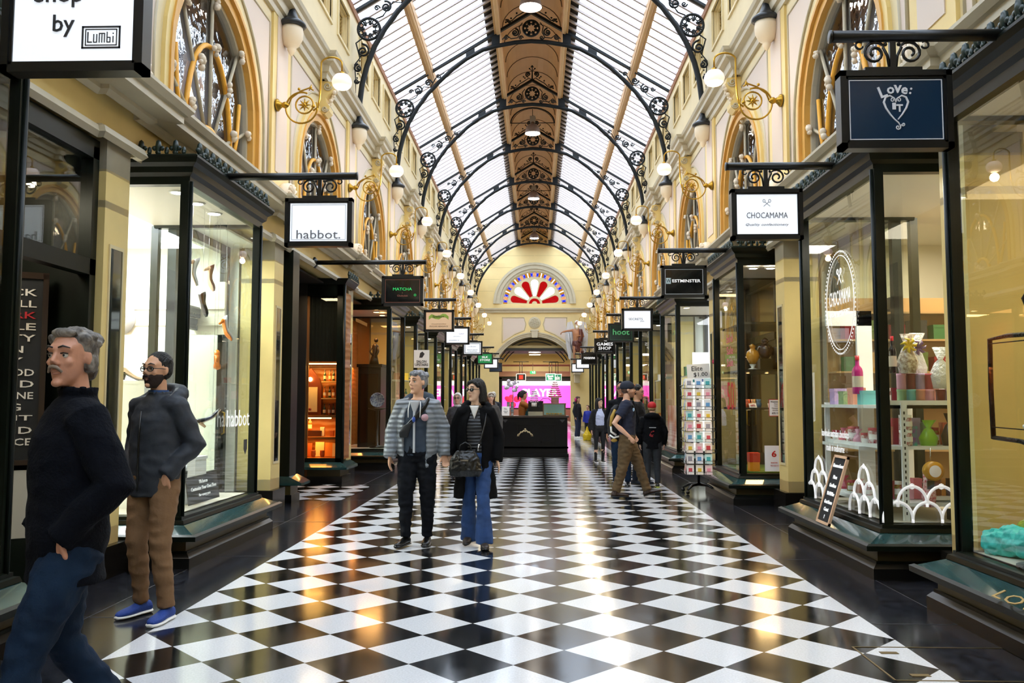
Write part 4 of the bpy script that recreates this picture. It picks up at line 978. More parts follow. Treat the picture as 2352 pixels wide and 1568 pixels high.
for (x, y, h_, w_), nm in zip(((-3.75, 8.1, 1.60, .32), (-3.8, 8.65, 1.30, .30), (-3.6, 9.0, .82, .30), (-3.5, 8.45, .62, .4)), ('tallest', 'second tallest', 'square', 'lowest')):
    r = thing('display_plinth', '%s white display plinth standing in the shoe shop window' % nm, 'plinth', (x, y, .43), 0, 'white plinths in the shoe shop window')
    MB().box(-w_ / 2, -w_ / 2, 0, w_ / 2, w_ / 2, h_ - .43).build('body', PW, r); MB().box(-w_ / 2 - .01, -w_ / 2 - .01, h_ - .43, w_ / 2 + .01, w_ / 2 + .01, h_ - .40).build('top_board', PW, r)
for k, (x, y, z, c, d) in enumerate(((-3.75, 8.1, 1.63, 'nude', 'pale'), (-3.8, 8.65, 1.33, 'orange', 'orange'), (-3.6, 9.0, .85, 'black', 'black'), (-3.5, 8.45, .65, 'silver', 'silver'))):
    shoe('display_shoe', SH[c], '%s shoe standing on a white plinth in the shoe shop' % d, (x, y, z + .01), (0, 0, .5 + k), group='shoes standing on the white plinths')
r = thing('pendant_lamp', 'orange cone lamp with a bare warm bulb inside the shoe shop', 'lamp', (-5.0, 9.6, 2.05))
MB().lathe([(.13, 0), (.11, .10), (.03, .14), (0, .14)], (0, 0, .0), 'z', 16).build('shade', mat('orange lacquer', 'd87a20', .3), r); MB().ball((0, 0, -.03), .05, 12).build('bulb', WARM, r); MB().tube([(0, 0, .14), (0, 0, 1.4)], .005, 5).build('cord', BLK, r)
r = thing('wall_medallion', 'round grey disc sign on the shoe shop bulkhead', 'disc sign', (-5.0, 10.2, 2.45))
MB().lathe([(0, -.02), (.22, -.02), (.22, 0), (0, 0)], (0, 0, 0), 'y', 28).build('disc', mat('grey disc', '9a928c', .5), r); text('HABBOT', .06, (0, -.024, 0), mat('disc letters', 'b8b0aa', .5), r, w=.26)
b = MB(); b.box(-6.5, 10.24, 2.25, -3.7, 10.30, 2.9)
for z in (2.36, 2.56): b.box(-6.5, 10.22, z, -3.7, 10.24, z + .02)
tag(b.build('bulkhead_panel', mat('bulkhead cream', 'e8dcc8', .5)), 'pale bulkhead with two dark lines across the shoe shop', 'bulkhead')
# lettering on the habbot glass, card sign on the sill
tag(text('habbot', .17, (-2.985, 8.80, 1.26), WI, None, w=.66, name='window_lettering', rot=(PI / 2, 0, PI / 2), ext=.001), 'white habbot lettering stuck on the shoe shop glass', 'window lettering')
r = thing('window_card', 'grey card reading Customise Your Own Shoe inside the shoe shop window', 'notice card', (-3.12, 8.3, .46)); r.rotation_euler = (0, -.12, PI / 2)
r.rotation_euler = (-.15, 0, PI / 2)
MB().box(-.38, 0, 0, .38, .012, .26).build('board', mat('grey card', '55565a', .4), r)
for t_, z, wd in (('We have so', .20, .2), ('Customise Your Own Shoe', .14, .62), ('for every you', .07, .28)): text(t_, .035, (0, -.006, z), WI, r, w=wd, shear=.2)
r = thing('shield_decal', 'small dark shield emblem on the shoe shop glass', 'emblem', (-2.984, 9.02, .95)); MB().prism([(-.05, .08), (.05, .08), (.05, -.02), (0, -.08), (-.05, -.02)], -.001, .001, 'yz').build('shield', mat('dark emblem', '26282a', .5), r)
# ---- tram destination roll in the doorway at the left edge
r = thing('destination_roll', 'black tram destination roll with rows of white place names in the doorway', 'destination roll', (-4.15, 6.36, .98), 0)
r.rotation_euler = (0, 0, math.radians(30))
MB().box(-.42, 0, 0, .42, .02, 1.42).build('board', mat('roll cloth', '101010', .5), r)
b = MB()
for a in ((-.46, -.02, -.42, 1.46), (.42, -.02, .46, 1.46), (-.46, 1.42, .46, 1.47), (-.46, -.04, .46, 0)): b.box(a[0], -.015, a[1], a[2], .03, a[3])
b.build('roll_frame', mat('dark stained wood', '2a1c12', .3), r)
IV = mat('ivory letters', 'd8d2c4', .5)
for k, t_ in enumerate(['BRUNSWICK', 'PRINCES HILL', 'ROYAL PARK', 'PARKVILLE', 'UNIVERSITY', 'CARLTON', 'FITZROY', 'COLLINGWOOD', 'RICHMOND', 'EAST MELBOURNE', 'THE MCG', 'JOLIMONT', 'AUCKLAND', 'NOT IN SERVICE']):
    text(t_, .055, (0, -.004, 1.31 - k * .09), mat('red letters', 'b02028', .5) if k == 2 else IV, r, w=.76 if len(t_) > 7 else .6, bold=.01)
MB().box(-.42, -.0, -.6, .42, .02, -.08).build('lower_panel', mat('pale lower panel', 'b8b4a4', .4), r)
MB().box(-.46, -.02, -.98, .46, .04, -.60).build('kick_panel', DRK, r)

# ---- open recess on the left with the lit liquor display
root = thing('shopfront', 'dark liquor display window facing the camera inside the left recess', 'shop window', (-3.4, 14.85, 0))
def P(name, m, f): b = MB(); f(b); return b.build(name, m, root)
P('plinth', [BLK, OLV], lambda b: (b.box(-1.1, 0, 0, .12, .72, .12), setattr(b, 'cur', 1), b.box(-1.1, .03, .12, .08, .72, .26)))
P('sill', SIL, lambda b: b.sweep([(-1.1, 0), (.08, 0), (.08, .74)], [(-.05, .25), (.16, .25), (.16, .29), (.02, .37), (-.05, .38)]))
P('corner_post', DRK, lambda b: (b.box(-.0, -.02, .36, .12, .12, 3.5), b.tube([(.12, 0, .36), (.12, 0, 3.5)], .03, 8)))
P('side_post', DRK, lambda b: b.box(-1.1, -.02, .36, -.96, .05, 3.5))
P('head', DRK, lambda b: (b.box(-1.1, -.02, 3.3, .12, .1, 3.56), b.sweep([(-1.1, 0), (.10, 0), (.10, .74)], [(-.05, 3.48), (.04, 3.5), (.08, 3.56), (.12, 3.6), (-.05, 3.62)])))
P('bottom_rail', DRK, lambda b: b.box(-1.1, -.02, .36, .12, .06, .44))
P('cresting', DKG, lambda b: cresting(b, [(.10, 0), (.10, .74)], 3.6))
P('curtain', mat('black velvet curtain', '0a090b', .9, wave=(5, .5, 'X', 1)), lambda b: b.box(-.97, .10, 2.14, 0, .13, 3.3))
P('glass_pane', GLS, lambda b: b.box(-.96, .0, .44, 0, .006, 3.3))
P('back_panel', WOOD, lambda b: (b.box(-1.1, .72, .4, .05, .76, 2.2), b.box(.04, .1, .4, .07, .76, 3.4)))
for z in (1.18, .80, .43): P('shelf', WOOD, lambda b: b.box(-1.0, .12, z - .03, 0.03, .74, z))
STRIP = glow('warm shelf strip', 'ffc470', 5)
P('light_strip', STRIP, lambda b: b.box(-.97, .14, 2.09, 0, .165, 2.11)); P('light_strip', STRIP, lambda b: b.box(-.97, .14, 1.125, -.12, .16, 1.145))
def alight(x, y, z, e, c, sz=.3, rot=(0, 0, 0)):
    l = bpy.data.lights.new('display or fill light', 'AREA'); l.size = sz; l.energy = e; l.color = lin(c)[:3]
    o = bpy.data.objects.new('display_or_fill_light', l); COL.objects.link(o); o.location = (x, y, z); o.rotation_euler = rot
alight(-3.9, 15.1, 2.06, 6, 'ffb860', .5); alight(-3.9, 15.15, 1.12, 4, 'ffa850', .5); alight(-3.9, 15.15, .76, 2.5, 'ffa040', .5)
r = thing('arched_frame', 'pointed arch wooden cabinet with a framed certificate in the liquor display', 'cabinet', (-3.98, 15.3, 1.19))
b = MB(); A_ = [(-.20, 0), (-.20, .5), (-.15, .66), (0, .84), (.15, .66), (.20, .5), (.20, 0)]; b.prism(A_, 0, .10); b.build('carcass', mat('dark red wood', '5a2814', .35), r)
MB().prism([(-.13, .05), (.13, .05), (.13, .50), (-.13, .50)], -.012, 0).build('certificate', mat('aged paper', 'b8a888', .6), r); MB().ball((0, -.03, .64), .04, 10).build('wall_light', WARM, r); MB().lathe([(0, -.016), (.025, -.016), (.025, -.01)], (0, 0, .1), 'y', 10).build('wax_seal', mat('seal red', '7a1a10', .5), r)
def bottle(x, y, z, h, rr, m, label, group, cap=BLK, src={}):
    key = m.name + cap.name
    if key in src:
        o = dup(src[key], (x, y, z), label=label, group=group); o.scale = (rr / .04, rr / .04, h / .28); return o
    r = thing('bottle', label, 'bottle', (x, y, z), 0, group); src[key] = r
    MB().lathe([(0, 0), (.038, 0), (.04, .02), (.04, .16), (.034, .185), (.015, .21), (.014, .25)], n=12).build('body', m, r)
    MB().lathe([(.016, .245), (.016, .28), (0, .28)], n=10).build('cap', cap, r); MB().lathe([(.0405, .05), (.0405, .13)], n=12, a0=PI, a1=2 * PI).build('paper_label', _M['stock d8c8b0'], r)
    r.scale = (rr / .04, rr / .04, h / .28); return r
AMB = mat('amber liquor glass', 'a85a14', .1, coat=.5); GRB = mat('dark green bottle glass', '16301c', .1, coat=.5)
def box_item(name, cat, x, y, z, sx, sy, sz, m, label, group, rz=0, lid=None):
    r = thing(name, label, cat, (x, y, z), rz, group)
    MB().box(-sx / 2, -sy / 2, 0, sx / 2, sy / 2, sz * .82).build('body', m, r); MB().box(-sx / 2 - .003, -sy / 2 - .003, sz * .8, sx / 2 + .003, sy / 2 + .003, sz).build('lid', lid or m, r); return r
nm = ['first', 'second', 'third', 'fourth', 'fifth', 'sixth', 'seventh', 'eighth', 'ninth', 'tenth']
for k, x in enumerate((-4.30, -4.25, -4.20)):
    for q, z in enumerate((1.19, 1.50, 1.80)):
        bottle(x - .02, 15.2 + .06 * k, z, .22, .022, (AMB, GRB)[(k + q) % 2], 'small bottle on the %s bracket left of the arched cabinet, %s back' % (('lowest', 'middle', 'top')[q], nm[k]), 'bottles left of the arched cabinet')
for k, x in enumerate((-3.70, -3.62, -3.54, -3.47)):
    for q, z in enumerate((1.19, 1.50, 1.80)):
        bottle(x, 15.22 + .05 * (k % 2), z, .20, .024, (AMB, GRB)[(k + q + 1) % 2], 'small bottle on the %s bracket right of the arched cabinet, %s across' % (('lowest', 'middle', 'top')[q], nm[k]), 'bottles right of the arched cabinet')
for sx, w_ in ((-4.25, .2), (-3.58, .32)):
    for q, z in enumerate((1.49, 1.79)): tag(MB().box(sx - w_ / 2, 15.12, z - .015, sx + w_ / 2, 15.5, z).build('bracket_shelf', mat('lit glass shelf', 'e8c080', .2)), '%s glass bracket shelf %s of the arched cabinet' % (('lower', 'upper')[q], 'left' if sx < -4 else 'right'), 'shelf')
for k, (x, m_, h_, t_) in enumerate(((-4.25, 1, .16, 'cream'), (-4.12, 13, .12, 'white'), (-3.72, 1, .16, 'parchment'), (-3.55, 10, .1, 'brown'))):
    box_item('gift_box', 'box', x, 15.2, .81, .07, .06, h_, STK[m_], '%s gift box on the middle shelf of the liquor display' % t_, 'boxes on the middle shelf of the liquor display')
bottle(-3.95, 15.2, .90, .25, .035, AMB, 'tall striped amber bottle on the chest in the liquor display', 'bottles on the middle shelf', cap=_M['stock b03040'])
box_item('wooden_chest', 'chest', -3.9, 15.25, .81, .34, .22, .10, mat('chest wood', '3a1c10', .4), 'dark wooden chest on the middle shelf of the liquor display', 'chest')
for k, (x, h_, c, t_) in enumerate(((-4.22, .24, 0, 'red'), (-4.02, .24, 10, 'brown'), (-3.80, .26, 1, 'cream'), (-3.62, .25, 6, 'golden'), (-3.48, .24, 5, 'white'))):
    r = thing('leaflet_folder', '%s folder standing on the lowest shelf of the liquor display' % t_, 'folder', (x, 15.3, .44), 0, 'folders on the lowest shelf'); r.rotation_euler = (-.15, 0, .1 * (k - 2))
    MB().box(-.08, 0, 0, .08, .012, h_).build('cover', STK[c], r)
for k, (x, c, t_) in enumerate(((-4.16, 8, 'yellow'), (-3.86, 10, 'brown'), (-3.70, 10, 'copper'))):
    tag(MB().lathe([(0, 0), (.03, 0), (.045, .05), (.04, .10), (.046, .12), (.04, .12), (.035, .1), (0, .02)], n=12).build('ornament_cup', STK[c], None, (x, 15.12, .44)), '%s cup on the lowest shelf of the liquor display' % t_, 'cup', 'cups on the lowest shelf')
# narrow jamb window just behind the second pilaster
root = thing('shopfront', 'narrow dark green end of a shopfront behind the second left pilaster', 'shop window', (-3.42, 12.05, 0))
P('post', DRK, lambda b: b.box(-.12, -.1, .36, .06, .22, 3.6)); P('plinth', BLK, lambda b: b.box(-.2, -.12, 0, .10, .30, .12)); P('kick_board', OLV, lambda b: b.box(-.2, -.10, .12, .08, .26, .25)); P('sill', SIL, lambda b: b.prism([(-.2, .25), (.24, .25), (.24, .285), (.05, .38), (-.2, .38)], -.12, .34))

# ---- warm antique window on the left (third shopfront)
alight(-3.5, 18.6, 3.3, 9, 'ffb468', .5); alight(-4.0, 19.3, 2.2, 4, 'ffa050', .4)
tag(MB().box(-4.18, 18.1, .43, -4.12, 20.0, 3.3).build('back_screen', WOOD), 'amber timber screen behind the antique window', 'screen')
r = thing('curio_cabinet', 'dark curio cabinet standing in the antique window', 'cabinet', (-3.55, 18.9, .43)); 
MB().box(-.25, -.35, 0, .25, .35, 1.75).build('carcass', mat('ebony cabinet', '1a1210', .3), r); MB().box(-.28, -.38, 1.75, .28, .38, 1.82).build('top_board', _M['ebony cabinet'], r); MB().box(-.2, -.362, .1, .2, -.35, 1.6).build('door', mat('cabinet glass', '2a1a12', .1), r)
r = thing('bronze_figurine', 'small seated bronze figure on top of the curio cabinet', 'figurine', (-3.5, 18.8, 2.26))
BRZ = mat('dark bronze', '2a2018', .35, .6); b = MB(); b.loft([((0, 0, 0), (.11, 0, 0), (0, .10, 0)), ((0, 0, .1), (.09, 0, 0), (0, .08, 0)), ((.01, 0, .25), (.05, 0, 0), (0, .05, 0)), ((.02, 0, .40), (.075, 0, 0), (0, .05, 0)), ((.02, 0, .46), (.025, 0, 0), (0, .025, 0))], 12); b.ball((.04, 0, .53), .05, 10); b.tube([(-.04, 0, .40), (-.10, 0, .28), (-.02, -.06, .18)], .022, 6); b.tube([(.08, 0, .40), (.10, -.04, .28), (.04, -.07, .14)], .022, 6); b.build('figure', BRZ, r)
r = thing('display_plate', 'blue and white plate on a stand in the antique window', 'plate', (-3.33, 18.35, 1.30)); MB().lathe([(0, 0), (.10, 0), (.15, -.03), (.16, -.03), (.1, .01), (0, .01)], (0, 0, .16), 'y', 20).build('dish', mat('blue white china', 'c8d0dc', .2, noise=.6, nscale=25, dark='2a3a70'), r); MB().box(-.05, -.02, -.02, .05, .1, .02).build('stand', BLK, r)
tag(MB().lathe([(0, 0), (.16, 0), (.18, .03), (.03, .06), (.03, .80), (.2, .84), (.2, .86), (0, .86)], n=16).build('plant_stand', mat('ebony cabinet', '1a1210', .3), None, (-3.33, 18.35, .43)), 'slim dark pedestal table carrying the blue and white plate', 'pedestal')
for k, (x, y, z) in enumerate(((-3.35, 18.2, 3.36), (-3.35, 18.9, 3.36))): downlight(x, y, z, 'warm spot in the head of the antique window, %s' % ('nearer', 'farther')[k], WARM)

# generic stock in the farther windows so each one holds its own goods
def fill_window(s, y0, y1, tag_, warm, rows=(1.0, 1.5, 2.0)):
    r = thing('display_shelving', 'glass shelving unit holding goods in the %s window' % tag_, 'shelving', (s * 3.62, (y0 + y1) / 2, .43)); h = (y1 - y0) / 2 - .15
    for z in rows: MB().box(-.22, -h, z - .45, .22, h, z - .43).build('shelf', mat('pale shelf', 'd8d4c8', .3), r)
    for yy in (-h, h): MB().box(-.22, yy - .012, 0, -.19, yy + .012, rows[-1] - .4).build('upright', CHR, r)
    k = 0
    for z in rows + (.43,):
        for q in range(3):
            yy = y0 + .35 + (y1 - y0 - .7) * q / 2; m_ = random.choice(STK); pos = ('near end', 'middle', 'far end')[q]; lv = {rows[0]: 'lowest', rows[1]: 'middle', rows[2]: 'top', .43: 'base'}[z]
            if (k + q) % 2: bottle(s * 3.55, yy, z, random.uniform(.2, .3), .04, random.choice([AMB, GRB] + STK[:3]), 'bottle on the %s board at the %s of the %s window' % (lv, pos, tag_), 'goods in the %s window' % tag_)
            else: box_item('goods_box', 'box', s * 3.55, yy, z, .16, .22, random.uniform(.12, .25), m_, 'coloured box on the %s board at the %s of the %s window' % (lv, pos, tag_), 'goods in the %s window' % tag_)
        k += 1
    downlight(s * 3.3, y0 + .5, 3.41, 'spot lamp in the head of the %s window' % tag_, WARM if warm else COOL)
for i in (3, 4, 5): fill_window(-1, *LW[i], '%s left' % ordw(i), i % 2)
for i in (3, 4, 5, 6): fill_window(1, *RW[i], '%s right' % ordw(i), i % 2)

# ================================================================== sweet shop window, right
SW = 3.03
WPL = mat('white powder coated shelf', 'eef0ee', .35)
r = thing('shelf_unit', 'white metal shelving unit full of sweets in the sweet shop window', 'shelving', (3.55, 8.0, .43))
for z in (.12, .60, .95): MB().box(-.42, -.62, z, .42, .9, z + .03).build('shelf', WPL, r)
MB().box(-.42, -.62, .95, .42, -.60, 1.02).build('front_rail', WPL, r)
for x, y in ((-.28, -.62), (.30, -.62), (-.42, .88), (.42, .88)):
    b = MB(); b.box(x - .025, y - .012, 0, x + .025, y + .012, 1.0); b.build('upright', WPL, r)
    b = MB()
    if y < 0:
        for q in range(18): b.box(x - .006, y - .0135, .05 + q * .05, x + .006, y - .012, .075 + q * .05)
        b.build('slot', BLK, r)
GLJ = mat('clear sweet jar', 'd8d0cc', .12, coat=.6, noise=.7, nscale=40, dark='a02838'); GLG = mat('green red sweet jar', '90a040', .12, coat=.6, noise=.8, nscale=45, dark='b02020'); CELL = mat('cellophane wrap', 'dfe2e4', .15, bump=1, bscale=35, coat=.8)
def jar(x, y, z, rr, h, m, lid, label, group='sweet jars in the sweet shop window', src={}):
    key = (m.name, lid.name)
    if key in src:
        o = dup(src[key], (x, y, z), label=label, group=group); o.scale = (rr / .05, rr / .05, h / .12); return o
    r = thing('sweet_jar', label, 'jar', (x, y, z), 0, group); src[key] = r
    MB().lathe([(0, 0), (.048, 0), (.05, .01), (.05, .085), (.044, .10)], n=16).build('body', m, r); MB().lathe([(.047, .098), (.048, .12), (0, .12)], n=16).build('lid', lid, r); MB().lathe([(.0507, .03), (.0507, .07)], n=12, a0=PI * 1.1, a1=PI * 1.9).build('paper_label', WHT, r)
    r.scale = (rr / .05, rr / .05, h / .12); return r
for k in range(3): jar(3.72, 7.36, 1.02 - .12 * k - .25, .07, .115, GLG, WHT, 'stacked jar of red and green sweets with white lid, %s from the top' % nm[k])
r = thing('jar_stand', 'small black stand under the stacked red and green sweet jars', 'stand', (3.72, 7.36, .44)); MB().box(-.09, -.07, 0, .09, .07, .09).build('body', BLK, r)
for q, (x, y, z, hh, c) in enumerate(((3.30, 7.42, .615, .13, 0), (3.30, 7.42, .745, .13, 0), (3.22, 7.9, 1.06, .14, 2), (3.18, 8.3, 1.06, .14, 5))): jar(x, y, 1.06 if z > 1 else z + .46 - .0 if 0 else z + .45 if z > 1 else z + .45, .055, hh, GLJ, WHT if q < 2 else STK[0], '%s clear jar of pink sweets in the sweet shop window' % nm[q])
# tall goods on the top shelf, as the photo shows from left to right
TOPZ = 1.41
cols_ = [('pale green', '88a878'), ('turquoise', '70c8c8'), ('salmon', 'e09a80'), ('pink', 'e8a8c0'), ('dark red', '7a1828'), ('lilac', 'c0a8d8'), ('red floral', 'c04858'), ('rose', 'e88090'), ('coral', 'e06a50')]
for k, x in enumerate((3.29, 3.37, 3.45, 3.53, 3.62, 3.70)):
    for q in range(2 if k != 4 else 1):
        c = cols_[(k + q * 3) % 9]
        tag(MB().lathe([(0, 0), (.038, 0), (.038, .115), (.04, .116), (.04, .135), (0, .135)], n=14).build('tin', mat('tin ' + c[1], c[1], .35), None, (x, 7.45, TOPZ + q * .137)), '%s round tin on the top white shelf, %s across, %s row' % (c[0], nm[k], ('lower', 'upper')[q]), 'tin', 'round tins on the top white shelf')
def bag(x, y, z, h, m, label, bow=None, w_=.09):
    r = thing('wrapped_gift', label, 'gift bag', (x, y, z), 0, 'cellophane wrapped gifts in the sweet shop'); b = MB()
    b.loft([((0, 0, 0), (w_ * .8, 0, 0), (0, w_ * .7, 0)), ((0, 0, h * .3), (w_, 0, 0), (0, w_ * .8, 0)), ((0, 0, h * .62), (w_ * .5, 0, 0), (0, w_ * .4, 0)), ((0, 0, h * .7), (w_ * .2, 0, 0), (0, w_ * .2, 0)), ((.01, 0, h), (w_ * .8, 0, 0), (0, w_ * .3, 0))], 14); b.build('wrap', m, r)
    if bow:
        b = MB()
        for q in range(7): a = 2 * PI * q / 7; b.tube([(0, -.03, h * .7), (.05 * math.cos(a), -.06, h * .7 + .05 * math.sin(a)), (.075 * math.cos(a + .3), -.04, h * .7 + .07 * math.sin(a + .3))], [.012, .014, .003], 5)
        b.build('bow', bow, r)
bag(3.34, 7.43, TOPZ + .275, .34, mat('brown sweets in wrap', '8a6a50', .2, noise=.7, nscale=40, dark='e8dccc', coat=.7), 'wrapped gift with a big yellow bow on the top shelf', mat('yellow ribbon', 'e8c820', .4))
bag(3.62, 7.43, TOPZ + .14, .36, CELL, 'clear wrapped gift with pale sweets beside the yellow bow gift', None, .1)
bag(3.52, 7.66, TOPZ + .2, .44, CELL, 'tall cellophane gift with dark striped ribbons at the back', mat('purple ribbon', '5a3a68', .4))
bag(3.74, 7.5, TOPZ + .14, .26, mat('salmon wrap', 'd88a78', .3), 'salmon wrapped gift at the right end of the top shelf', None, .07)
bottle(3.29, 7.62, TOPZ + .28, .33, .035, mat('dark wine', '1a0c10', .15), 'red capped wine bottle on the top shelf of the sweet shop', 'wine bottles in the sweet shop', cap=mat('red foil', 'c01828', .3))
bottle(3.14, 8.05, TOPZ + .1, .36, .05, mat('magenta bottle', 'c0207a', .3), 'magenta topped bottle near the corner post of the sweet shop', 'wine bottles in the sweet shop', cap=mat('red foil', 'c01828', .3))
tag(MB().box(3.08, 7.9, 1.38, 3.3, 8.9, 1.41).build('side_shelf', WPL), 'white side shelf running along the sweet shop glass', 'shelf')
for k, (y, c) in enumerate(((8.0, 1), (8.25, 2), (8.5, 0), (8.75, 5))):
    box_item('sweet_box', 'box', 3.2, y, 1.411, .12, .14, .13 + .03 * (k % 2), mat('tin ' + cols_[c][1], cols_[c][1], .35), '%s sweet box on the white side shelf, %s from the corner post' % (cols_[c][0], nm[k]), 'sweet boxes on the side shelf')
for z, t_ in ((1.03, 'middle'), (.56, 'lower')):
    tag(MB().box(3.08, 7.9, z - .03, 3.3, 8.9, z).build('side_shelf', WPL), '%s white shelf running along the sweet shop glass' % t_, 'shelf')
    for k in range(5):
        c = cols_[(k * 2 + (z > .9)) % 9]
        if k % 2: bag(3.18, 8.0 + .19 * k, z, .15, mat('tin ' + c[1], c[1], .3), '%s sweet bag on the %s side shelf, %s from the post' % (c[0], t_, nm[k]), None, .05)
        else: jar(3.18, 8.0 + .19 * k, z, .045, .12, (GLJ, GLG)[k // 2 % 2], STK[0], 'small jar on the %s side shelf, %s from the post' % (t_, nm[k]))
box_item('striped_tin', 'tin', 3.38, 7.46, 1.06, .05, .05, .17, mat('teal purple tin', '30a090', .4, noise=.9, nscale=22, dark='7a3090'), 'teal and purple striped tin on the middle white shelf', 'tins on the middle shelf')
box_item('striped_tin', 'tin', 3.31, 7.46, 1.06, .05, .05, .17, mat('green violet tin', '50c0a0', .4, noise=.9, nscale=22, dark='8a3aa0'), 'green and violet striped tin on the middle white shelf', 'tins on the middle shelf')
bag(3.52, 7.48, 1.06, .22, mat('lime sweets bag', '88c030', .3), 'lime green sweet bag on the middle white shelf', None, .08); bag(3.70, 7.48, 1.06, .28, mat('dark chocolate bag', '3a2620', .3), 'dark chocolate bag on the middle white shelf', None, .07)
r = thing('round_loaf_tin', 'mustard yellow round tin with a white lid in the sweet shop', 'tin', (3.45, 7.3, .86)); MB().lathe([(0, 0), (.075, 0), (.08, -.02), (.08, -.07), (.05, -.08)], (0, 0, 0), 'y', 20).build('body', mat('mustard tin', 'c89020', .35), r); MB().lathe([(.05, -.081), (.04, -.084), (0, -.084)], (0, 0, 0), 'y', 20).build('lid', WHT, r)
MB().tube([(0, -.0, .08), (0, .0, .19)], .004, 5).build('hanger', CHR, r)
r = thing('hanging_sweet_bag', 'clear bag of pink and white sweets hanging low in the sweet shop window', 'gift bag', (3.42, 7.28, .56)); MB().loft([((0, 0, 0), (.05, 0, 0), (0, .03, 0)), ((0, 0, .10), (.06, 0, 0), (0, .04, 0)), ((0, 0, .2), (.045, 0, 0), (0, .03, 0)), ((0, 0, .3), (.05, 0, 0), (0, .01, 0))], 12).build('wrap', mat('pink sweets wrap', 'e8c8c8', .2, noise=.7, nscale=50, dark='c03848', coat=.6), r); MB().box(-.03, -.042, .15, .03, -.03, .22).build('label_card', BLK, r)
for k, c in enumerate(('b06a30', '8a4820', 'c88a48', '4a2814')):
    tag(MB().box(-.018, -.01, 0, .018, .01, .15).build('chocolate_bar', mat('bar ' + c, c, .4), None, (3.55 + k * .045, 7.5, .71 - .08)), 'brown chocolate bar standing behind the stacked jars, %s from the left' % nm[k], 'chocolate bar', 'chocolate bars in the sweet shop')
tag(MB().box(3.5, 7.42, .60, 3.8, 7.6, .63).build('bar_tray', WPL), 'white tray holding the brown chocolate bars', 'tray')
random.seed(21)
for q, (z, zn) in enumerate(((TOPZ, 'top'), (1.06, 'middle'), (.585, 'low'))):
    for k in range(7):
        c = cols_[(k * 4 + q * 2) % 9]; x, y = 3.24 + .085 * k, 7.66 + .03 * (k % 2)
        if (k + q) % 3 == 0: jar(x, y, z, .042, .15, (GLJ, GLG)[k % 2], (WHT, STK[0])[q % 2], 'clear sweet jar in the back row of the %s white shelf, %s across' % (zn, nm[k]), 'back row of goods in the sweet shop')
        else: box_item('sweet_box', 'box', x, y, z, .07, .07, random.uniform(.13, .26), mat('tin ' + c[1], c[1], .35), '%s box in the back row of the %s white shelf, %s across' % (c[0], zn, nm[k]), 'back row of goods in the sweet shop')
# back of the sweet shop: display wall with boxes and pale doorway frame
r = thing('wall_shelving', 'tan wall shelving with red and green boxes at the back of the sweet shop', 'shelving', (4.3, 9.6, 1.4)); MB().box(-.9, 0, -1, .9, .04, 1.2).build('back_panel', mat('tan shelving', 'b08a58', .5), r)
for z in (-.5, 0, .35, .7, 1.0): MB().box(-.9, -.25, z, .9, 0, z + .02).build('shelf', mat('tan shelving', 'b08a58', .5), r)
for q, z in enumerate((.02, .37, .72)):
    for k in range(6):
        c = ['8a1a22', '2a2a2a', '3a6a3a', 'b08030', '8a1a22', '5a6a30'][(k + q * 2) % 6]
        box_item('stock_box', 'box', 3.6 + k * .24, 9.45, 1.4 + z, .17, .14, .16 + .05 * (k % 2), mat('box ' + c, c, .4), 'coloured box on the %s wall shelf of the sweet shop, %s across' % (('lower', 'middle', 'upper')[q], nm[k]), 'boxes on the back wall of the sweet shop')
tag(MB().box(3.35, 8.6, .43, 3.5, 8.64, 2.35).box(3.05, 8.6, 2.2, 3.5, 8.64, 2.35).build('inner_frame', WPL), 'white inner door frame behind the sweets', 'frame')
# the oval and scallops on the glass
r = thing('window_decal', 'white oval wreath with CHOCAMAMA lettering on the sweet shop glass', 'window lettering', (SW - .012, 8.12, 2.38))
b = MB(); n = 72
for k in range(n): a = 2 * PI * k / n; b.ball((0, .40 * math.cos(a), .49 * math.sin(a)), .011, 5, (.3, 1, 1))
b.tube([(0, .365 * math.cos(2 * PI * i / 40), .45 * math.sin(2 * PI * i / 40)) for i in range(40)], .004, 4, closed=True); b.build('wreath', WI, r)
for t_, z, wd, h_ in (('CHOCAMAMA', .05, .56, .14), ('SPECIALTY CONFECTIONERY', -.10, .50, .05)):
    text(t_, h_, (0, 0, z), WI, r, w=wd, rot=(PI / 2, 0, -PI / 2), ext=.0008)
b = MB()
for sg in (-1, 1): b.tube([(0, -sg * .05, .18), (0, sg * .03, .28)], .004, 5); b.tube([(0, sg * (.04 + .02 * math.cos(t)), .30 + .025 * math.sin(t)) for t in [2 * PI * i / 12 for i in range(12)]], .004, 5, closed=True)
b.build('whisk_emblem', WI, r)
for t_, z in (('handmade australian chocolates', 1.13), ('made in melbourne', .99)): tag(text(t_, .07, (SW - .012, 8.35, z), WI, None, w=.75 if z > 1 else .5, name='window_lettering', rot=(PI / 2, 0, -PI / 2), ext=.001, shear=.2), 'white script lettering reading %s low on the sweet shop glass' % t_, 'window lettering')
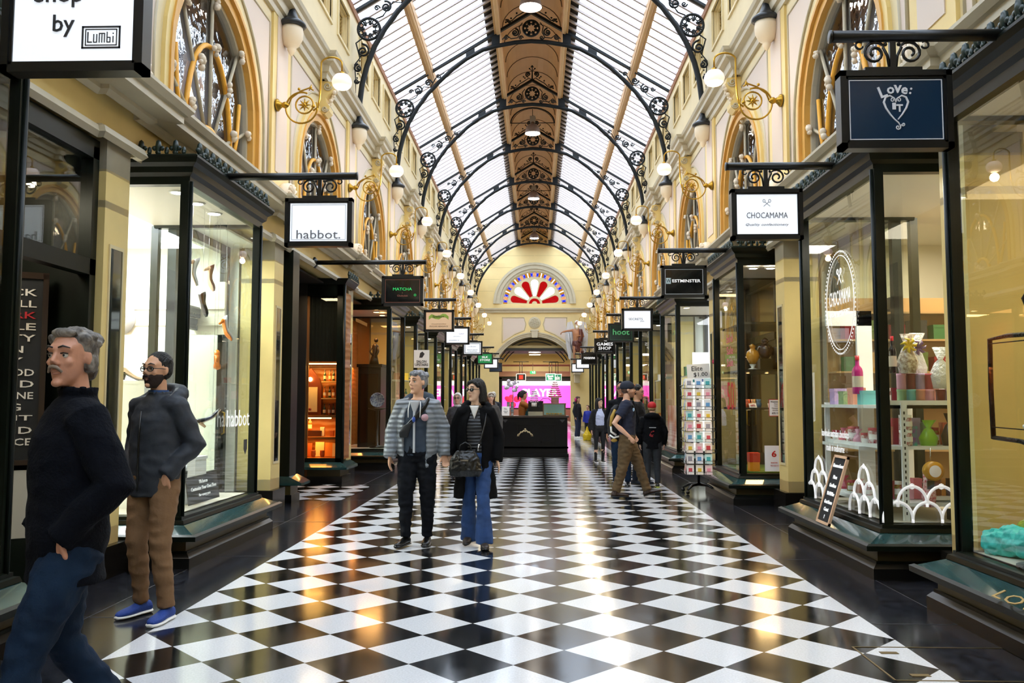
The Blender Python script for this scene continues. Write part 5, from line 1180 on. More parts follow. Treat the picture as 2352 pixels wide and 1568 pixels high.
def scallops(pts, rr, axis, nmz, y_, label):
    r = thing('window_decal', label, 'window pattern')
    r.location = (y_, 7.2 - .012, 0) if axis == 'x' else (SW - .012, 8.1, 0); b = MB()
    for (u, z) in pts:
        P_ = (lambda a, q: (a, 0, q)) if axis == 'x' else (lambda a, q: (0, a, q))
        seg = [(u + rr * math.cos(t), z + rr * 1.15 * math.sin(t)) for t in [PI * i / 14 for i in range(15)]]
        b.tube([P_(a, q) for a, q in [(u + rr, z - .03)] + seg + [(u - rr, z - .03)]], .013, 4, flat=(0, 1, 0) if axis == 'x' else (1, 0, 0)); b.tube([P_(u + .02 * math.cos(t), z + rr * 1.15 + .0 + .02 * math.sin(t)) for t in [2 * PI * i / 8 for i in range(8)]], .006, 4, closed=True)
    b.build('scallop', WI, r)
scallops([(0, .47), (.24, .47), (.48, .47), (.12, .60), (.36, .60)], .12, 'x', 0, 3.12, 'white fish scale pattern low on the sweet shop end glass')
scallops([(-.7, .47), (-.46, .47), (-.22, .47), (.5, .47), (.74, .47), (.98, .47), (-.58, .60), (-.34, .60), (.62, .60), (.86, .60), (.74, .73), (-.46, .73)], .12, 'y', 0, 0, 'white fish scale pattern low on the sweet shop front glass')
# letter board leaning on the sill
r = thing('letter_board', 'black letter board with pale wood frame leaning on the sweet shop sill', 'letter board', (2.80, 8.10, .30)); r.rotation_euler = (-.30, 0, -PI / 2 + .0)
b = MB()
for a in ((-.17, 0, -.145, .66), (.145, 0, .17, .66), (-.17, 0, .17, .025), (-.17, .635, .17, .66)): b.box(a[0], -.012, a[1], a[2], .012, a[3])
b.build('board_frame', mat('pale beech', 'd8b08c', .5), r); MB().box(-.15, -.004, .02, .15, .006, .64).build('felt_board', mat('black felt', '141414', .9), r)
for t_, z, wd in (('Chocamama Gourmet', .56, .27), ('Have', .45, .1), ('Goodliness', .37, .17), ('We Will Run', .29, .19), ('Great Across', .21, .2), ('Coast', .14, .12), ('!', .07, .01)): text(t_, .036, (0, -.006, z), WI, r, w=wd, bold=.02)

# ================================================================== ceramics window, right
alight(3.5, 7.7, 3.35, 14, 'fff4e4', .6); alight(-3.6, 14.3, 3.3, 3, 'ffe0b0', .4); alight(-4.1, 5.6, 3.25, 9, 'fff0dc', .5)  # first and last are fill lights added to brighten the sweets and the roll
alight(3.5, 12.5, 3.3, 8, 'ffd8a0', .4); alight(3.45, 12.6, 1.84, 3, 'ffd090', .3); alight(3.45, 12.6, 1.30, 3, 'ffc880', .3)
r = thing('display_shelving', 'dark shelving with three boards in the ceramics window', 'shelving', (3.6, 12.9, .43))
for z in (1.90, 1.35): MB().box(-.50, -.66, z - .46, .42, .7, z - .43).build('shelf', mat('dark shelf', '1a1c18', .3), r)
MB().box(-.50, -.66, 2.02 + .10, .42, .7, 2.15).build('shelf', mat('dark shelf', '1a1c18', .3), r)
MB().box(.42, -.66, 0, .46, .7, 3).build('back_panel', mat('brown backing', '6a5438', .5), r)
def vase(x, y, z, prof, m, label, lid=None):
    r = thing('vase', label, 'vase', (x, y, z), 0, 'vases in the ceramics window'); MB().lathe(prof, n=20).build('body', m, r)
    if lid: MB().lathe(lid, n=14).build('stopper', m, r)
    return r
VP = [(0, 0), (.05, 0), (.10, .08), (.12, .16), (.10, .23), (.05, .27), (.04, .29), (.06, .31)]
vase(3.28, 12.45, 1.90 + .08, [(a * .8, b_ * .8) for a, b_ in VP], mat('golden glaze', 'd8982a', .15, coat=.6), 'golden glazed vase on the upper board of the ceramics window', [(.04, .25), (.05, .27), (0, .30)])
tag(MB().lathe([(0, 0), (.06, 0), (.07, .01), (.02, .03), (.05, .08)], n=14).build('vase_stand', WHT, None, (3.28, 12.45, 1.90)), 'small white stand under the golden vase', 'stand')
vase(3.46, 12.45, 2.06 - .0, [(a * .95, b_ * .8) for a, b_ in VP], mat('plum glaze', '3a2228', .2, coat=.5), 'plum coloured vase with gold band on a dark block', [(.05, .25), (.055, .27), (.02, .30), (0, .31)])
tag(MB().box(-.09, -.07, 0, .09, .07, .16).build('display_block', BLK, None, (3.46, 12.45, 1.90)), 'dark square block under the plum vase', 'block')
vase(3.64, 12.5, 1.90, [(0, 0), (.07, 0), (.08, .15), (.09, .30), (.10, .33), (.08, .33), (0, .1)], mat('black glaze', '0e0e10', .2), 'black straight sided vase at the right of the ceramics window')
for k, (x, c, t_) in enumerate(((3.22, 'e06838', 'orange'), (3.30, 'e8c088', 'cream'), (3.38, '4a7aa8', 'blue'), (3.58, '7a3020', 'maroon'), (3.72, 'b08050', 'tan'))):
    tag(MB().lathe([(0, 0), (.035, 0), (.045, .05), (.03, .09), (.035, .12), (0, .12)], n=12).build('figurine', mat('figurine ' + c, c, .35, noise=.5, nscale=30), None, (x, 12.55, 1.35)), 'small %s ornament on the middle board of the ceramics window' % t_, 'ornament', 'ornaments on the middle board')
for k, (x, t_) in enumerate(((3.25, 'left'), (3.52, 'right'))):
    r = thing('price_card', 'white card with red mark on the middle board, %s one' % t_, 'card', (x, 12.35, 1.35), 0, 'cards in the ceramics window'); r.rotation_euler = (-.5, 0, .1); MB().box(-.055, 0, 0, .055, .004, .07).build('card', WHT, r); text('60%', .03, (0, -.003, .035), mat('sale red', 'c01820', .5), r, w=.07)
def poster(x, z, w_, h_, lines, label, edge=None, y=12.10 - .014):
    r = thing('poster', label, 'notice', (x, y, z)); MB().box(-w_ / 2, 0, 0, w_ / 2, .003, h_).build('sheet', mat('poster paper', 'f4f6fa', .5), r)
    if edge:
        b = MB()
        for a in ((-w_ / 2, 0, -w_ / 2 + .008, h_), (w_ / 2 - .008, 0, w_ / 2, h_), (-w_ / 2, 0, w_ / 2, .008), (-w_ / 2, h_ - .008, w_ / 2, h_)): b.box(a[0], -.002, a[1], a[2], 0, a[3])
        b.build('edge_line', edge, r)
    for t_, hh, zz, wd, m_ in lines: text(t_, hh, (0, -.003, zz), m_, r, w=wd, ext=.0005, bold=.02)
SR = mat('sale red', 'c01820', .5)
poster(3.50, 1.23, .20, .24, [('Westminster', .022, .205, .15, INK), ('Now', .016, .175, .05, INK), ('Open', .016, .145, .05, INK), ('Ceramics &', .018, .115, .12, INK), ('Jewellery', .018, .085, .10, INK), ('60% OFF', .024, .045, .12, INK)], 'small white notice with red edge on the ceramics window', SR)
poster(3.46, .46, .26, .36, [('6', .09, .245, .07, SR), ('DAYS', .02, .12, .09, SR), ('TO GO !!', .02, .08, .11, SR)], 'white poster with a red number six on the ceramics window')
r = thing('window_decal', 'red 50 numerals with pink Sale lettering on the ceramics window front glass', 'window lettering', (SW - .012, 12.75, 1.5))
text('50', .42, (0, 0, .02), SR, r, w=.42, rot=(PI / 2, 0, -PI / 2), ext=.001)
for z, t_ in ((.70, 'Sale'), (.52, 'Sale'), (.88, 'End of')): text(t_, .12, (0, 0, z), mat('sale pink', 'd85a78', .5), r, w=.4, rot=(PI / 2, 0, -PI / 2), ext=.001)
tag(MB().box(3.08, 12.16, .43, 4.0, 13.6, .445).build('grass_mat', mat('artificial grass', '5a7a20', .9, bump=1, bscale=200)), 'green artificial grass mat on the ceramics window floor', 'mat')
r = thing('gift_parcel', 'red and orange parcel on the grass mat', 'parcel', (3.24, 12.35, .445)); MB().box(-.07, -.07, 0, .07, .07, .13).build('lower_box', mat('orange wrap', 'e89020', .3), r); MB().box(-.075, -.075, .13, .075, .075, .26).build('upper_box', mat('red wrap', 'c83020', .3), r)
for k, (x, z) in enumerate(((3.3, 3.38), (3.55, 3.38))): downlight(x, 12.4, z, 'white spot lamp in the ceramics window head, %s' % ('left', 'right')[k])
for k, (x, z) in enumerate(((3.28, 2.10), (3.55, 2.10), (3.28, 1.86), (3.56, 1.86), (3.28, 1.31), (3.55, 1.31))):
    r = downlight(x, 12.75, z, 'warm spot under the %s board of the ceramics window, %s one' % (('top', 'top', 'upper', 'upper', 'middle', 'middle')[k], ('left', 'right')[k % 2]), WARM); r.scale = (.45, .45, .45)
# ---- spinning card rack
CB = [mat('card paper ' + c, c, .4) for c in ('f4f2f0', 'e6eef8', 'f6e8e0', 'f8f4e8', 'c8ecec', 'f4f4f4', 'f0d8dc')]
CP = [mat('card picture ' + c, c, .4) for c in ('d04858', '5a98d0', 'c03038', 'e0c030', '38a8b0', '9898a4', 'e890a8')]
r = thing('card_rack', 'black wire spinner rack of greeting cards on castors beside the ceramics window', 'card rack', (2.68, 13.55, 0))
MB().tube([(0, 0, .16), (0, 0, 1.76)], .02, 8).build('pole', BLK, r)
for k in range(4):
    a = PI / 4 + k * PI / 2; c, s_ = math.cos(a), math.sin(a)
    q = MB().tube([(0, 0, .14), (.18 * c, .18 * s_, .13), (.30 * c, .30 * s_, .07)], [.026, .022, .018], 8).build('leg', BLK, r); MB().lathe([(0, -.012), (.03, -.012), (.03, .012), (0, .012)], (.30 * c, .30 * s_, .031), 'y', 12).build('castor', BLK, q)
ROWS = 9
for k in range(ROWS):
    z = .30 + k * .168; b = MB()
    for q in range(4):
        R_4 = Matrix.Rotation(q * PI / 2, 3, 'Z')
        for zz, d in ((z, .235), (z + .05, .245)): b.tube([R_4 @ Vector((-.21, -d, zz)), R_4 @ Vector((.21, -d, zz))], .003, 4)
        for u in (-.21, -.07, .07, .21): b.tube([R_4 @ Vector((u, -.245, z + .05)), R_4 @ Vector((u, -.235, z)), R_4 @ Vector((u, -.19, z))], .0025, 4)
    b.tube([(-.2, -.2, z), (.2, -.2, z), (.2, .2, z), (-.2, .2, z)], .003, 4, closed=True); b.build('wire_tier', BLK, r)
csrc = {}
for k in range(ROWS):
    z = .305 + k * .168
    for face in (0, 3):       # the face to the camera and the face to the walkway
        R_4 = Matrix.Rotation(-.12 + (0 if face == 0 else -PI / 2), 3, 'Z')
        for q, u in enumerate((-.14, 0, .14)):
            p = R_4 @ Vector((u, -.218, 0)); mi = (k * 5 + q * 3 + face) % 7; lab = 'greeting card in rack row %s from the floor, %s pocket of the %s face' % (nm[k], ('left', 'middle', 'right')[q], 'camera' if face == 0 else 'walkway')
            if mi in csrc: o = csrc[mi].copy(); COL.objects.link(o)
            else:
                cb_ = MB().box(-.056, -.003, 0, .056, .003, .15); cb_.cur = 1; cb_.box(-.026 - .004 * (mi % 3), -.0045, .045, .030, -.003, .10 + .006 * (mi % 3)); o = csrc[mi] = cb_.build('greeting_card', [CB[mi], CP[mi]])
            o.location = (2.68 + p.x, 13.55 + p.y, z); o.rotation_euler = (-.14, 0, -.12 + (0 if face == 0 else -PI / 2)); tag(o, lab, 'greeting card', 'greeting cards in the spinner rack')
r = thing('rack_sign', 'white card reading Elite 1.00 on top of the spinner rack', 'price sign', (2.70, 13.52, 1.78)); r.rotation_euler = (0, -.06, 0)
MB().box(-.18, -.004, .02, .18, .004, .25).build('board', WHT, r); text('Elite', .075, (-.02, -.006, .18), INK, r, w=.17); text('$1.00', .075, (.03, -.006, .08), INK, r, w=.22)
b = MB()
for k in range(10): b.cur = k % 3; b.box(-.17 + k * .034, -.006, -.035, -.14 + k * .034, .0, .012)
b.build('colour_strip', [mat('strip blue', '2a60b0', .4), mat('strip magenta', 'a02878', .4), mat('strip teal', '208a8a', .4)], r)
r = thing('round_badge_sign', 'small round pink sign on a stalk behind the rack', 'badge', (3.02, 13.8, 2.08)); MB().lathe([(0, -.004), (.05, -.004), (.05, .004), (0, .004)], (0, 0, 0), 'y', 18).build('disc', mat('badge pink', 'e04868', .5), r)
MB().box(-.008, 0, -.4, .008, .008, -.04).build('stalk', WHT, r)
# bright white panel and pink poster in the next window
tag(MB().box(3.35, 17.6, .43, 3.85, 17.64, 2.45).build('lit_panel', mat('bright white panel', 'f6f6f2', .5, emit=.25)), 'bright white panel inside the window behind the card rack', 'panel')
tag(MB().box(3.07, 17.8, .46, 3.08, 19.2, 1.35).build('window_poster', mat('crimson and white poster', 'e8d8dc', .5, noise=.9, nscale=2.5, dark='a81030')), 'crimson and white poster low in the window behind the boy', 'poster')

# ================================================================== scarf and jewellery window at the right edge
tag(text('LOVE IT', .085, (2.80, 4.72, .335), mat('gilt lettering', 'b89a60', .35, .6), None, w=.72, name='sill_lettering', rot=(.42, 0, -PI / 2), ext=.002), 'gilt LOVE IT lettering on the slate sill', 'lettering')
WRT = mat('hammered dark metal', '1c1a1a', .35, .5, bump=.5, bscale=40)
r = thing('jewellery_stand', 'twisted dark metal jewellery frame with two bars in the right edge window', 'jewellery stand', (3.20, 5.70, .43))
b = MB(); b.tube([(0, .12, .76), (0, .13, 1.1), (0, .12, 1.43), (0, -.1, 1.44), (0, -.35, 1.43), (0, -.5, 1.5), (0, -.62, 1.44)], .016, 6); b.tube([(0, .12, .77), (0, -.2, .76), (0, -.4, .73), (0, -.62, .75)], .016, 6); b.tube([(0, -.42, 0), (0, -.42, .7), (0, -.43, 1.3), (0, -.40, 1.62), (0, -.35, 1.7), (0, -.30, 1.66), (0, -.34, 1.6)], .016, 6)
b.build('frame', WRT, r); MB().lathe([(0, 0), (.16, 0), (.16, .02), (0, .03)], (0, -.42, 0), 'z', 20).build('foot', WRT, r)
MB().tube([(-.01, .12, .84), (-.01, -.62, .83)], .004, 5).build('hanging_bar', WRT, r); MB().tube([(-.01, .12, 1.40), (-.01, -.6, 1.39)], .004, 5).build('hanging_bar', WRT, r)
r = thing('pearl_necklace', 'white pearl necklace lying on the lower bar of the jewellery frame', 'necklace', (3.19, 5.45, 1.28)); b = MB()
for q in range(22): b.ball((random.uniform(-.012, .012), -.005 - .018 * q, .008 * math.sin(q * 1.3)), .011, 6)
b.build('bead_string', mat('pearl', 'e8e4e0', .2), r)
for k, (x, y, z) in enumerate(((3.35, 5.3, 3.2), (3.6, 4.9, 3.1))):
    r = thing('track_spot', 'bright track spot lamp in the jewellery window, %s' % ('nearer the corner', 'farther in')[k], 'spot lamp', (x, y, z), 0, 'track spots in the jewellery window')
    MB().lathe([(0, .12), (.04, .12), (.055, 0), (.05, 0)], n=14).build('housing', WHT, r); MB().lathe([(0, .01), (.05, .01)], n=14).build('lens', COOL, r); MB().tube([(0, 0, .12), (0, 0, .3)], .008, 5).build('stem', BLK, r)
tag(MB().box(3.3, 3.2, .43, 3.34, 5.0, 3.3).build('back_screen', mat('pale gold backing', 'c8b48a', .5)), 'pale backing screen of the jewellery window', 'screen') if False else None

# ================================================================== signs, display and kiosk at the far end
for x, t_, m_, lab, y in ((-.9, 'X', mat('dark sign face', '181412', .3), 'small dark sign with a red square hanging beyond the portal', 55), (1.02, 'Book\nSale', mat('teal sign face', '107a5a', .4, emit=.15), 'small teal sign reading Book Sale hanging beyond the portal', 55), (1.44, 'Sale', mat('teal sign face', '107a5a', .4, emit=.15), 'second teal sign just behind the Book Sale sign', 55.8)):
    r = thing('hanging_sign', lab, 'sign', (x, y, 2.98)); b = MB(); b.box(-.32, -.03, -.24, .32, .03, .24); b.build('sign_box', m_, r)
    b = MB(); b.tube([(-.08, 0, .24), (-.08, 0, 1.0)], .02, 6); b.tube([(.08, 0, .24), (.08, 0, 1.0)], .02, 6); b.tube([(-.5, 0, 1.0), (.5, 0, 1.0)], .025, 6); b.build('hanger', BLK, r)
    e = MB()
    for a in ((-.32, -.24, -.28, .24), (.28, -.24, .32, .24), (-.32, .2, .32, .24), (-.32, -.24, .32, -.2)): e.box(a[0], -.035, a[1], a[2], -.03, a[3])
    e.build('border_line', WHT if t_ == 'X' else mat('white glow edge', 'f0fff8', .4, emit=.2), r)
    if t_ == 'X': MB().box(-.13, -.036, -.13, .13, -.03, .13).build('red_square', mat('red square', 'd02818', .4, emit=.15), r)
    else: text(t_, .30, (0, -.036, 0), WI, r, w=.4, bold=.03, line=.8)
def exit_sign(x, y, z, label, rz=0, wd=.36, arm=0):
    r = thing('exit_sign', label, 'exit sign', (x, y, z), rz); MB().box(-wd / 2, -.02, -.09, wd / 2, .02, .09).build('light_box', mat('exit green', '10a050', .4, emit=.5), r)
    b = MB(); b.ball((-.02, -.024, .055), .018, 6, (1, .4, 1)); b.tube([(-.02, -.024, .03), (.0, -.024, -.01), (.03, -.024, -.06)], .012, 5); b.tube([(.0, -.024, -.01), (-.04, -.024, -.05)], .012, 5); b.tube([(-.05, -.024, .02), (.02, -.024, .02)], .009, 5); b.box(.07, -.024, -.06, .13, -.021, .07); b.build('running_figure', WI, r)
    if arm: MB().tube([(wd / 2, 0, 0), (1.0, 0, 0)], .012, 6).build('wall_arm', BLK, r)
    else: MB().tube([(0, 0, .09), (0, 0, .62)], .012, 6).build('stem', BLK, r)
exit_sign(-.13, 55, 3.29, 'green lit exit sign beyond the portal under the beam'); exit_sign(2.45, 40.0, 3.5, 'small green exit sign above the games shop sign on the right', arm=1)
r = thing('video_screen', 'large pink lit display with white capitals at the far end', 'display screen', (.5, 62, 1.95))
MB().box(-2.9, 0, -1.0, 2.8, .06, .95).build('screen_panel', mat('pink lit panel', 'e84ac0', .5, emit=.42, ecol='f050c8'), r); MB().box(-2.9, -.03, .62, 2.8, .02, .95).build('pale_header', mat('pale lit header', 'e8dce8', .5, emit=.25), r)
text('PLAYER', .55, (-.10, -.04, .1), mat('lit white letters', 'ffffff', .5, emit=.5), r, w=2.6, bold=.03)
b = MB(); random.seed(3)
for q in range(14): b.ball((random.uniform(-2.6, -1.0), -.05, random.uniform(-.8, -.2)), random.uniform(.1, .25), 10, (1, .1, 1))
b.build('rose_blot', mat('lit rose', 'd01848', .5, emit=.3), r)
for a in ((-3.0, -1.95, -2.9, 1.1), (2.8, -1.95, 2.9, 1.1), (-3.0, .95, 2.9, 1.15), (-3, -1.1, 2.9, -1.0)): MB().box(a[0], -.05, a[1], a[2], .08, a[3]).build('screen_frame', BLK, r)
# kiosk counter
KB = mat('black lacquered panel', '0a090a', .32, spec=.25); GLD = mat('gilt plaster', 'c8b890', .35, .7)
r = thing('kiosk_counter', 'black panelled kiosk counter with gilt emblem in the middle of the walkway', 'kiosk', (.05, 21.75, 0))
MB().box(-.86, 0, .08, .86, .85, 1.02).build('body', KB, r); MB().box(-.89, -.03, 0, .89, .88, .10).build('plinth', KB, r); MB().box(-.90, -.04, 1.02, .90, .90, 1.065).build('worktop', mat('dark worktop', '3a3028', .25), r)
for sg in (-1, 1): MB().box(sg * .86, .85, .0, sg * .80, 2.0, 1.05).build('return_panel', KB, r); MB().box(-.88, -.02, .24, .88, 0, .28).build('rail', KB, r)
for x0, x1 in ((-.45, -.02), (.18, .56)):
    b = MB()
    for a in ((x0, .38, x1, .41), (x0, .82, x1, .85), (x0, .38, x0 + .03, .85), (x1 - .03, .38, x1, .85)): b.box(a[0], -.015, a[1], a[2], 0, a[3])
    b.build('panel_moulding', KB, r)
for sg in (-1, 1): MB().prism([(sg * .80, .97), (sg * .66, .97), (sg * .73, .89)], -.02, 0).build('diamond_stud', mat('grey stud', '3a3a3c', .3), r)
b = MB(); b.tube([(-.40 + .36 * u, -.02, .58 + .10 * math.sin(PI * u)) for u in [q / 10 for q in range(11)]], .016, 6)
for q in range(9): b.ball((-.37 + .037 * q, -.02, .60 + .07 * math.sin(PI * q / 8) + .02 * (q % 2)), .022, 6)
b.ball((-.22, -.02, .72), .03, 8); b.tube([(-.40, -.02, .60), (-.42, -.02, .55), (-.37, -.02, .56)], .012, 5); b.tube([(-.04, -.02, .60), (-.02, -.02, .55), (-.07, -.02, .56)], .012, 5); b.build('gilt_emblem', GLD, r)
r = thing('display_cabinet', 'small glass cabinet of pastries on the right of the kiosk', 'display cabinet', (.58, 22.0, 1.066)); CW = mat('cabinet timber', '6a5434', .4)
b = MB()
for x in (-.28, .28):
    for y in (-.15, .25): b.box(x - .012, y - .012, 0, x + .012, y + .012, .30)
b.box(-.3, -.17, .29, .3, .27, .32); b.box(-.3, -.17, 0, .3, .27, .02); b.build('cabinet_frame', CW, r); MB().box(-.28, -.155, .02, .28, -.15, .29).build('glass_pane', GLS, r); MB().box(-.28, .25, .02, .28, .26, .29).build('back_panel', mat('pale blue backing', '8ab0b0', .5, emit=.08), r)
for k in range(6): tag(MB().ball((0, 0, .025), .03, 8, (1.2, 1, .8)).build('pastry', mat('pastry gold', 'd8a850', .5), None, (.40 + .07 * k, 22.05, 1.088)), 'golden pastry in the kiosk cabinet, %s from the left' % nm[k], 'pastry', 'pastries in the kiosk cabinet')
r = thing('macaron_tower', 'tall conical tower of pink macarons on a pale stand on the kiosk', 'macaron tower', (.60, 22.0, 1.388)); MB().lathe([(0, 0), (.10, 0), (.10, .14), (.17, .15), (.17, .16), (0, .16)], n=18).build('stand', mat('pale stand', 'e0b8b0', .4), r)
for t in range(8):
    rr = .155 - .016 * t; b = MB(); z = .175 + t * .052
    for q in range(max(6, int(20 - 1.8 * t))): a = 2 * PI * q / max(6, int(20 - 1.8 * t)); b.ball((rr * math.cos(a), rr * math.sin(a), z), .022, 6, (1, 1, .8))
    c = ['b03848', 'b83c50', 'c04c60', 'b06070', 'c88088', 'c8989c', 'd8b0b4', 'e0c8c8'][t]; b.lathe([(0, -.006), (rr, -.006), (rr, 0), (0, 0)], (0, 0, z - .02), 'z', 16); b.build('macaron_tier', mat('macaron ' + c, c, .5), r)
r = thing('macaron_tower', 'silver white cone of macarons left of the pink tower', 'macaron tower', (.06, 22.2, 1.30)); MB().lathe([(0, 0), (.07, 0), (.07, .10), (0, .10)], n=16).build('stand', WHT, r)
for t in range(7):
    rr = .095 - .008 * t; b = MB(); z = .12 + t * .045
    for q in range(10): a = 2 * PI * q / 10; b.ball((rr * math.cos(a), rr * math.sin(a), z), .022, 6, (1, 1, .8))
    b.build('macaron_tier', mat('macaron pale', 'b8b0b8', .5), r)
r = thing('coffee_machine', 'dark coffee machine in front of the barista at the kiosk', 'coffee machine', (.10, 22.4, 1.066)); MB().box(-.2, -.15, 0, .2, .25, .1).build('base', CHR, r); MB().box(-.2, 0, .1, .2, .25, .38).build('body', mat('machine black', '1a1a1c', .2), r); MB().tube([(.12, -.02, .38), (.2, -.04, .45), (.34, -.04, .44), (.42, -.04, .36)], .008, 6).build('steam_arm', BLK, r)
for k, x in enumerate((-.1, .08)): MB().tube([(x, -.02, .24), (x, -.14, .22)], .014, 6).build('portafilter', BLK, r)
r = thing('menu_card', 'white menu card standing on the left of the kiosk', 'menu card', (-.68, 21.95, 1.066)); r.rotation_euler = (-.2, 0, -.1); MB().box(-.10, 0, 0, .10, .008, .24).build('card', WHT, r); text('Menu', .03, (0, -.004, .18), GRYI, r, w=.08); text('coffee tea\ncakes', .06, (0, -.004, .10), GRYI, r, w=.12)
for k in range(4):
    r = thing('paper_cups', 'stack of pale blue paper cups on the kiosk, %s one' % ('front left', 'front right', 'back left', 'back right')[k], 'cup stack', (-.62 + .10 * (k % 2), 22.3 + .12 * (k // 2), 1.066), 0, 'cup stacks on the kiosk')
    for q in range(6): MB().lathe([(.03, 0), (.042, .10), (.046, .10)], (0, 0, q * .05), 'z', 12).build('paper_cup', mat('pale blue cup' if q % 2 else 'white cup', 'b8d0dc' if q % 2 else 'e8e4e4', .5), r)
r = thing('flower_ornament', 'tall white and silver flower arrangement behind the kiosk cups', 'flowers', (-.52, 22.5, 1.066)); MB().tube([(0, 0, 0), (.02, 0, .55), (0, 0, .78)], .012, 6).build('stem', CHR, r); b = MB()
random.seed(5)
for q in range(16): b.ball((random.uniform(-.17, .17), random.uniform(-.08, .08), .78 + random.uniform(-.12, .12)), random.uniform(.03, .06), 7)
b.build('blossom', mat('silvery white petals', 'd8d4e0', .4), r)
# ================================================================== people
from mathutils import noise as mnoise
def organic(mb, name, m, parent, vox=.01, smooth=4, wr=None, extra=None):
    o = mb.build(name, m, parent)
    r = o.modifiers.new('r', 'REMESH'); r.mode = 'VOXEL'; r.voxel_size = vox; r.use_smooth_shade = True
    if smooth: s_ = o.modifiers.new('s', 'SMOOTH'); s_.iterations = smooth; s_.factor = .5
    par, o.parent = o.parent, None
    dg = bpy.context.evaluated_depsgraph_get(); me = bpy.data.meshes.new_from_object(o.evaluated_get(dg)); o.modifiers.clear(); o.data = me; o.parent = par
    if wr:
        amp, sc_ = wr; N = len(me.vertices); co = np.empty(N * 3); no = np.empty(N * 3); me.vertices.foreach_get('co', co); me.vertices.foreach_get('normal', no); co = co.reshape(-1, 3); no = no.reshape(-1, 3)
        sx, sy, sz = sc_
        for i in range(N):
            p = co[i]; h_ = mnoise.noise((p[0] * sx, p[1] * sy, p[2] * sz)); h_ = (1 - abs(h_) * 2.2) * .6 + mnoise.noise((p[0] * sx * 2.3 + 5, p[1] * sy * 2.3, p[2] * sz * 2.3)) * .5
            co[i] = p + no[i] * amp * h_
        me.vertices.foreach_set('co', co.ravel()); me.update()
    me.polygons.foreach_set('use_smooth', [True] * len(me.polygons))
    me.materials.clear(); me.materials.append(m)
    if extra:
        bm = bmesh.new(); bm.from_mesh(me)
        for eb, em in extra:
            me.materials.append(em); k = len(me.materials) - 1
            t = eb.build('tmp', em); tm = t.data
            n0 = len(bm.faces); bm.from_mesh(tm); bm.faces.ensure_lookup_table()
            for f in bm.faces[n0:]: f.material_index = k; f.smooth = True
            bpy.data.objects.remove(t)
        bm.to_mesh(me); bm.free()
    return o
V = Vector
def hand(b, w_, d, n, side, curl=.5, sc_=1.0):
    d = V(d).normalized(); n = V(n); n = (n - d * n.dot(d)).normalized(); t = d.cross(n)
    b.loft([(w_ - d * .02, t * .026 * sc_, n * .019 * sc_), (w_ + d * .02 * sc_, t * .030 * sc_, n * .018 * sc_), (w_ + d * .06 * sc_, t * .041 * sc_, n * .016 * sc_), (w_ + d * .09 * sc_, t * .040 * sc_, n * .013 * sc_)], 12)
    for k, L in enumerate((.070, .079, .074, .058)):
        p = w_ + (d * (.085 - .004 * abs(k - 1.3)) + t * (k - 1.5) * .0215 * -side) * sc_; pts = [p]; a = curl * .5; segs = (L * .45, L * .32, L * .25)
        fan = t * (k - 1.5) * -.03 * side
        for q in segs:
            dd = (d * math.cos(a) + n * math.sin(a) + fan).normalized(); p = p + dd * q * sc_; pts.append(p); a += curl * .8
        b.tube(pts, [.0095 * sc_, .009 * sc_, .0085 * sc_, .007 * sc_], 7)
    p = w_ + (d * .02 + t * .028 * side) * sc_; q = p + (d * .03 + t * .026 * side + n * .012) * sc_; r_ = q + (d * .03 + t * .006 * side + n * .014) * sc_
    b.tube([w_ + d * .008, p, q, r_], [.014 * sc_, .013 * sc_, .011 * sc_, .009 * sc_], 7)
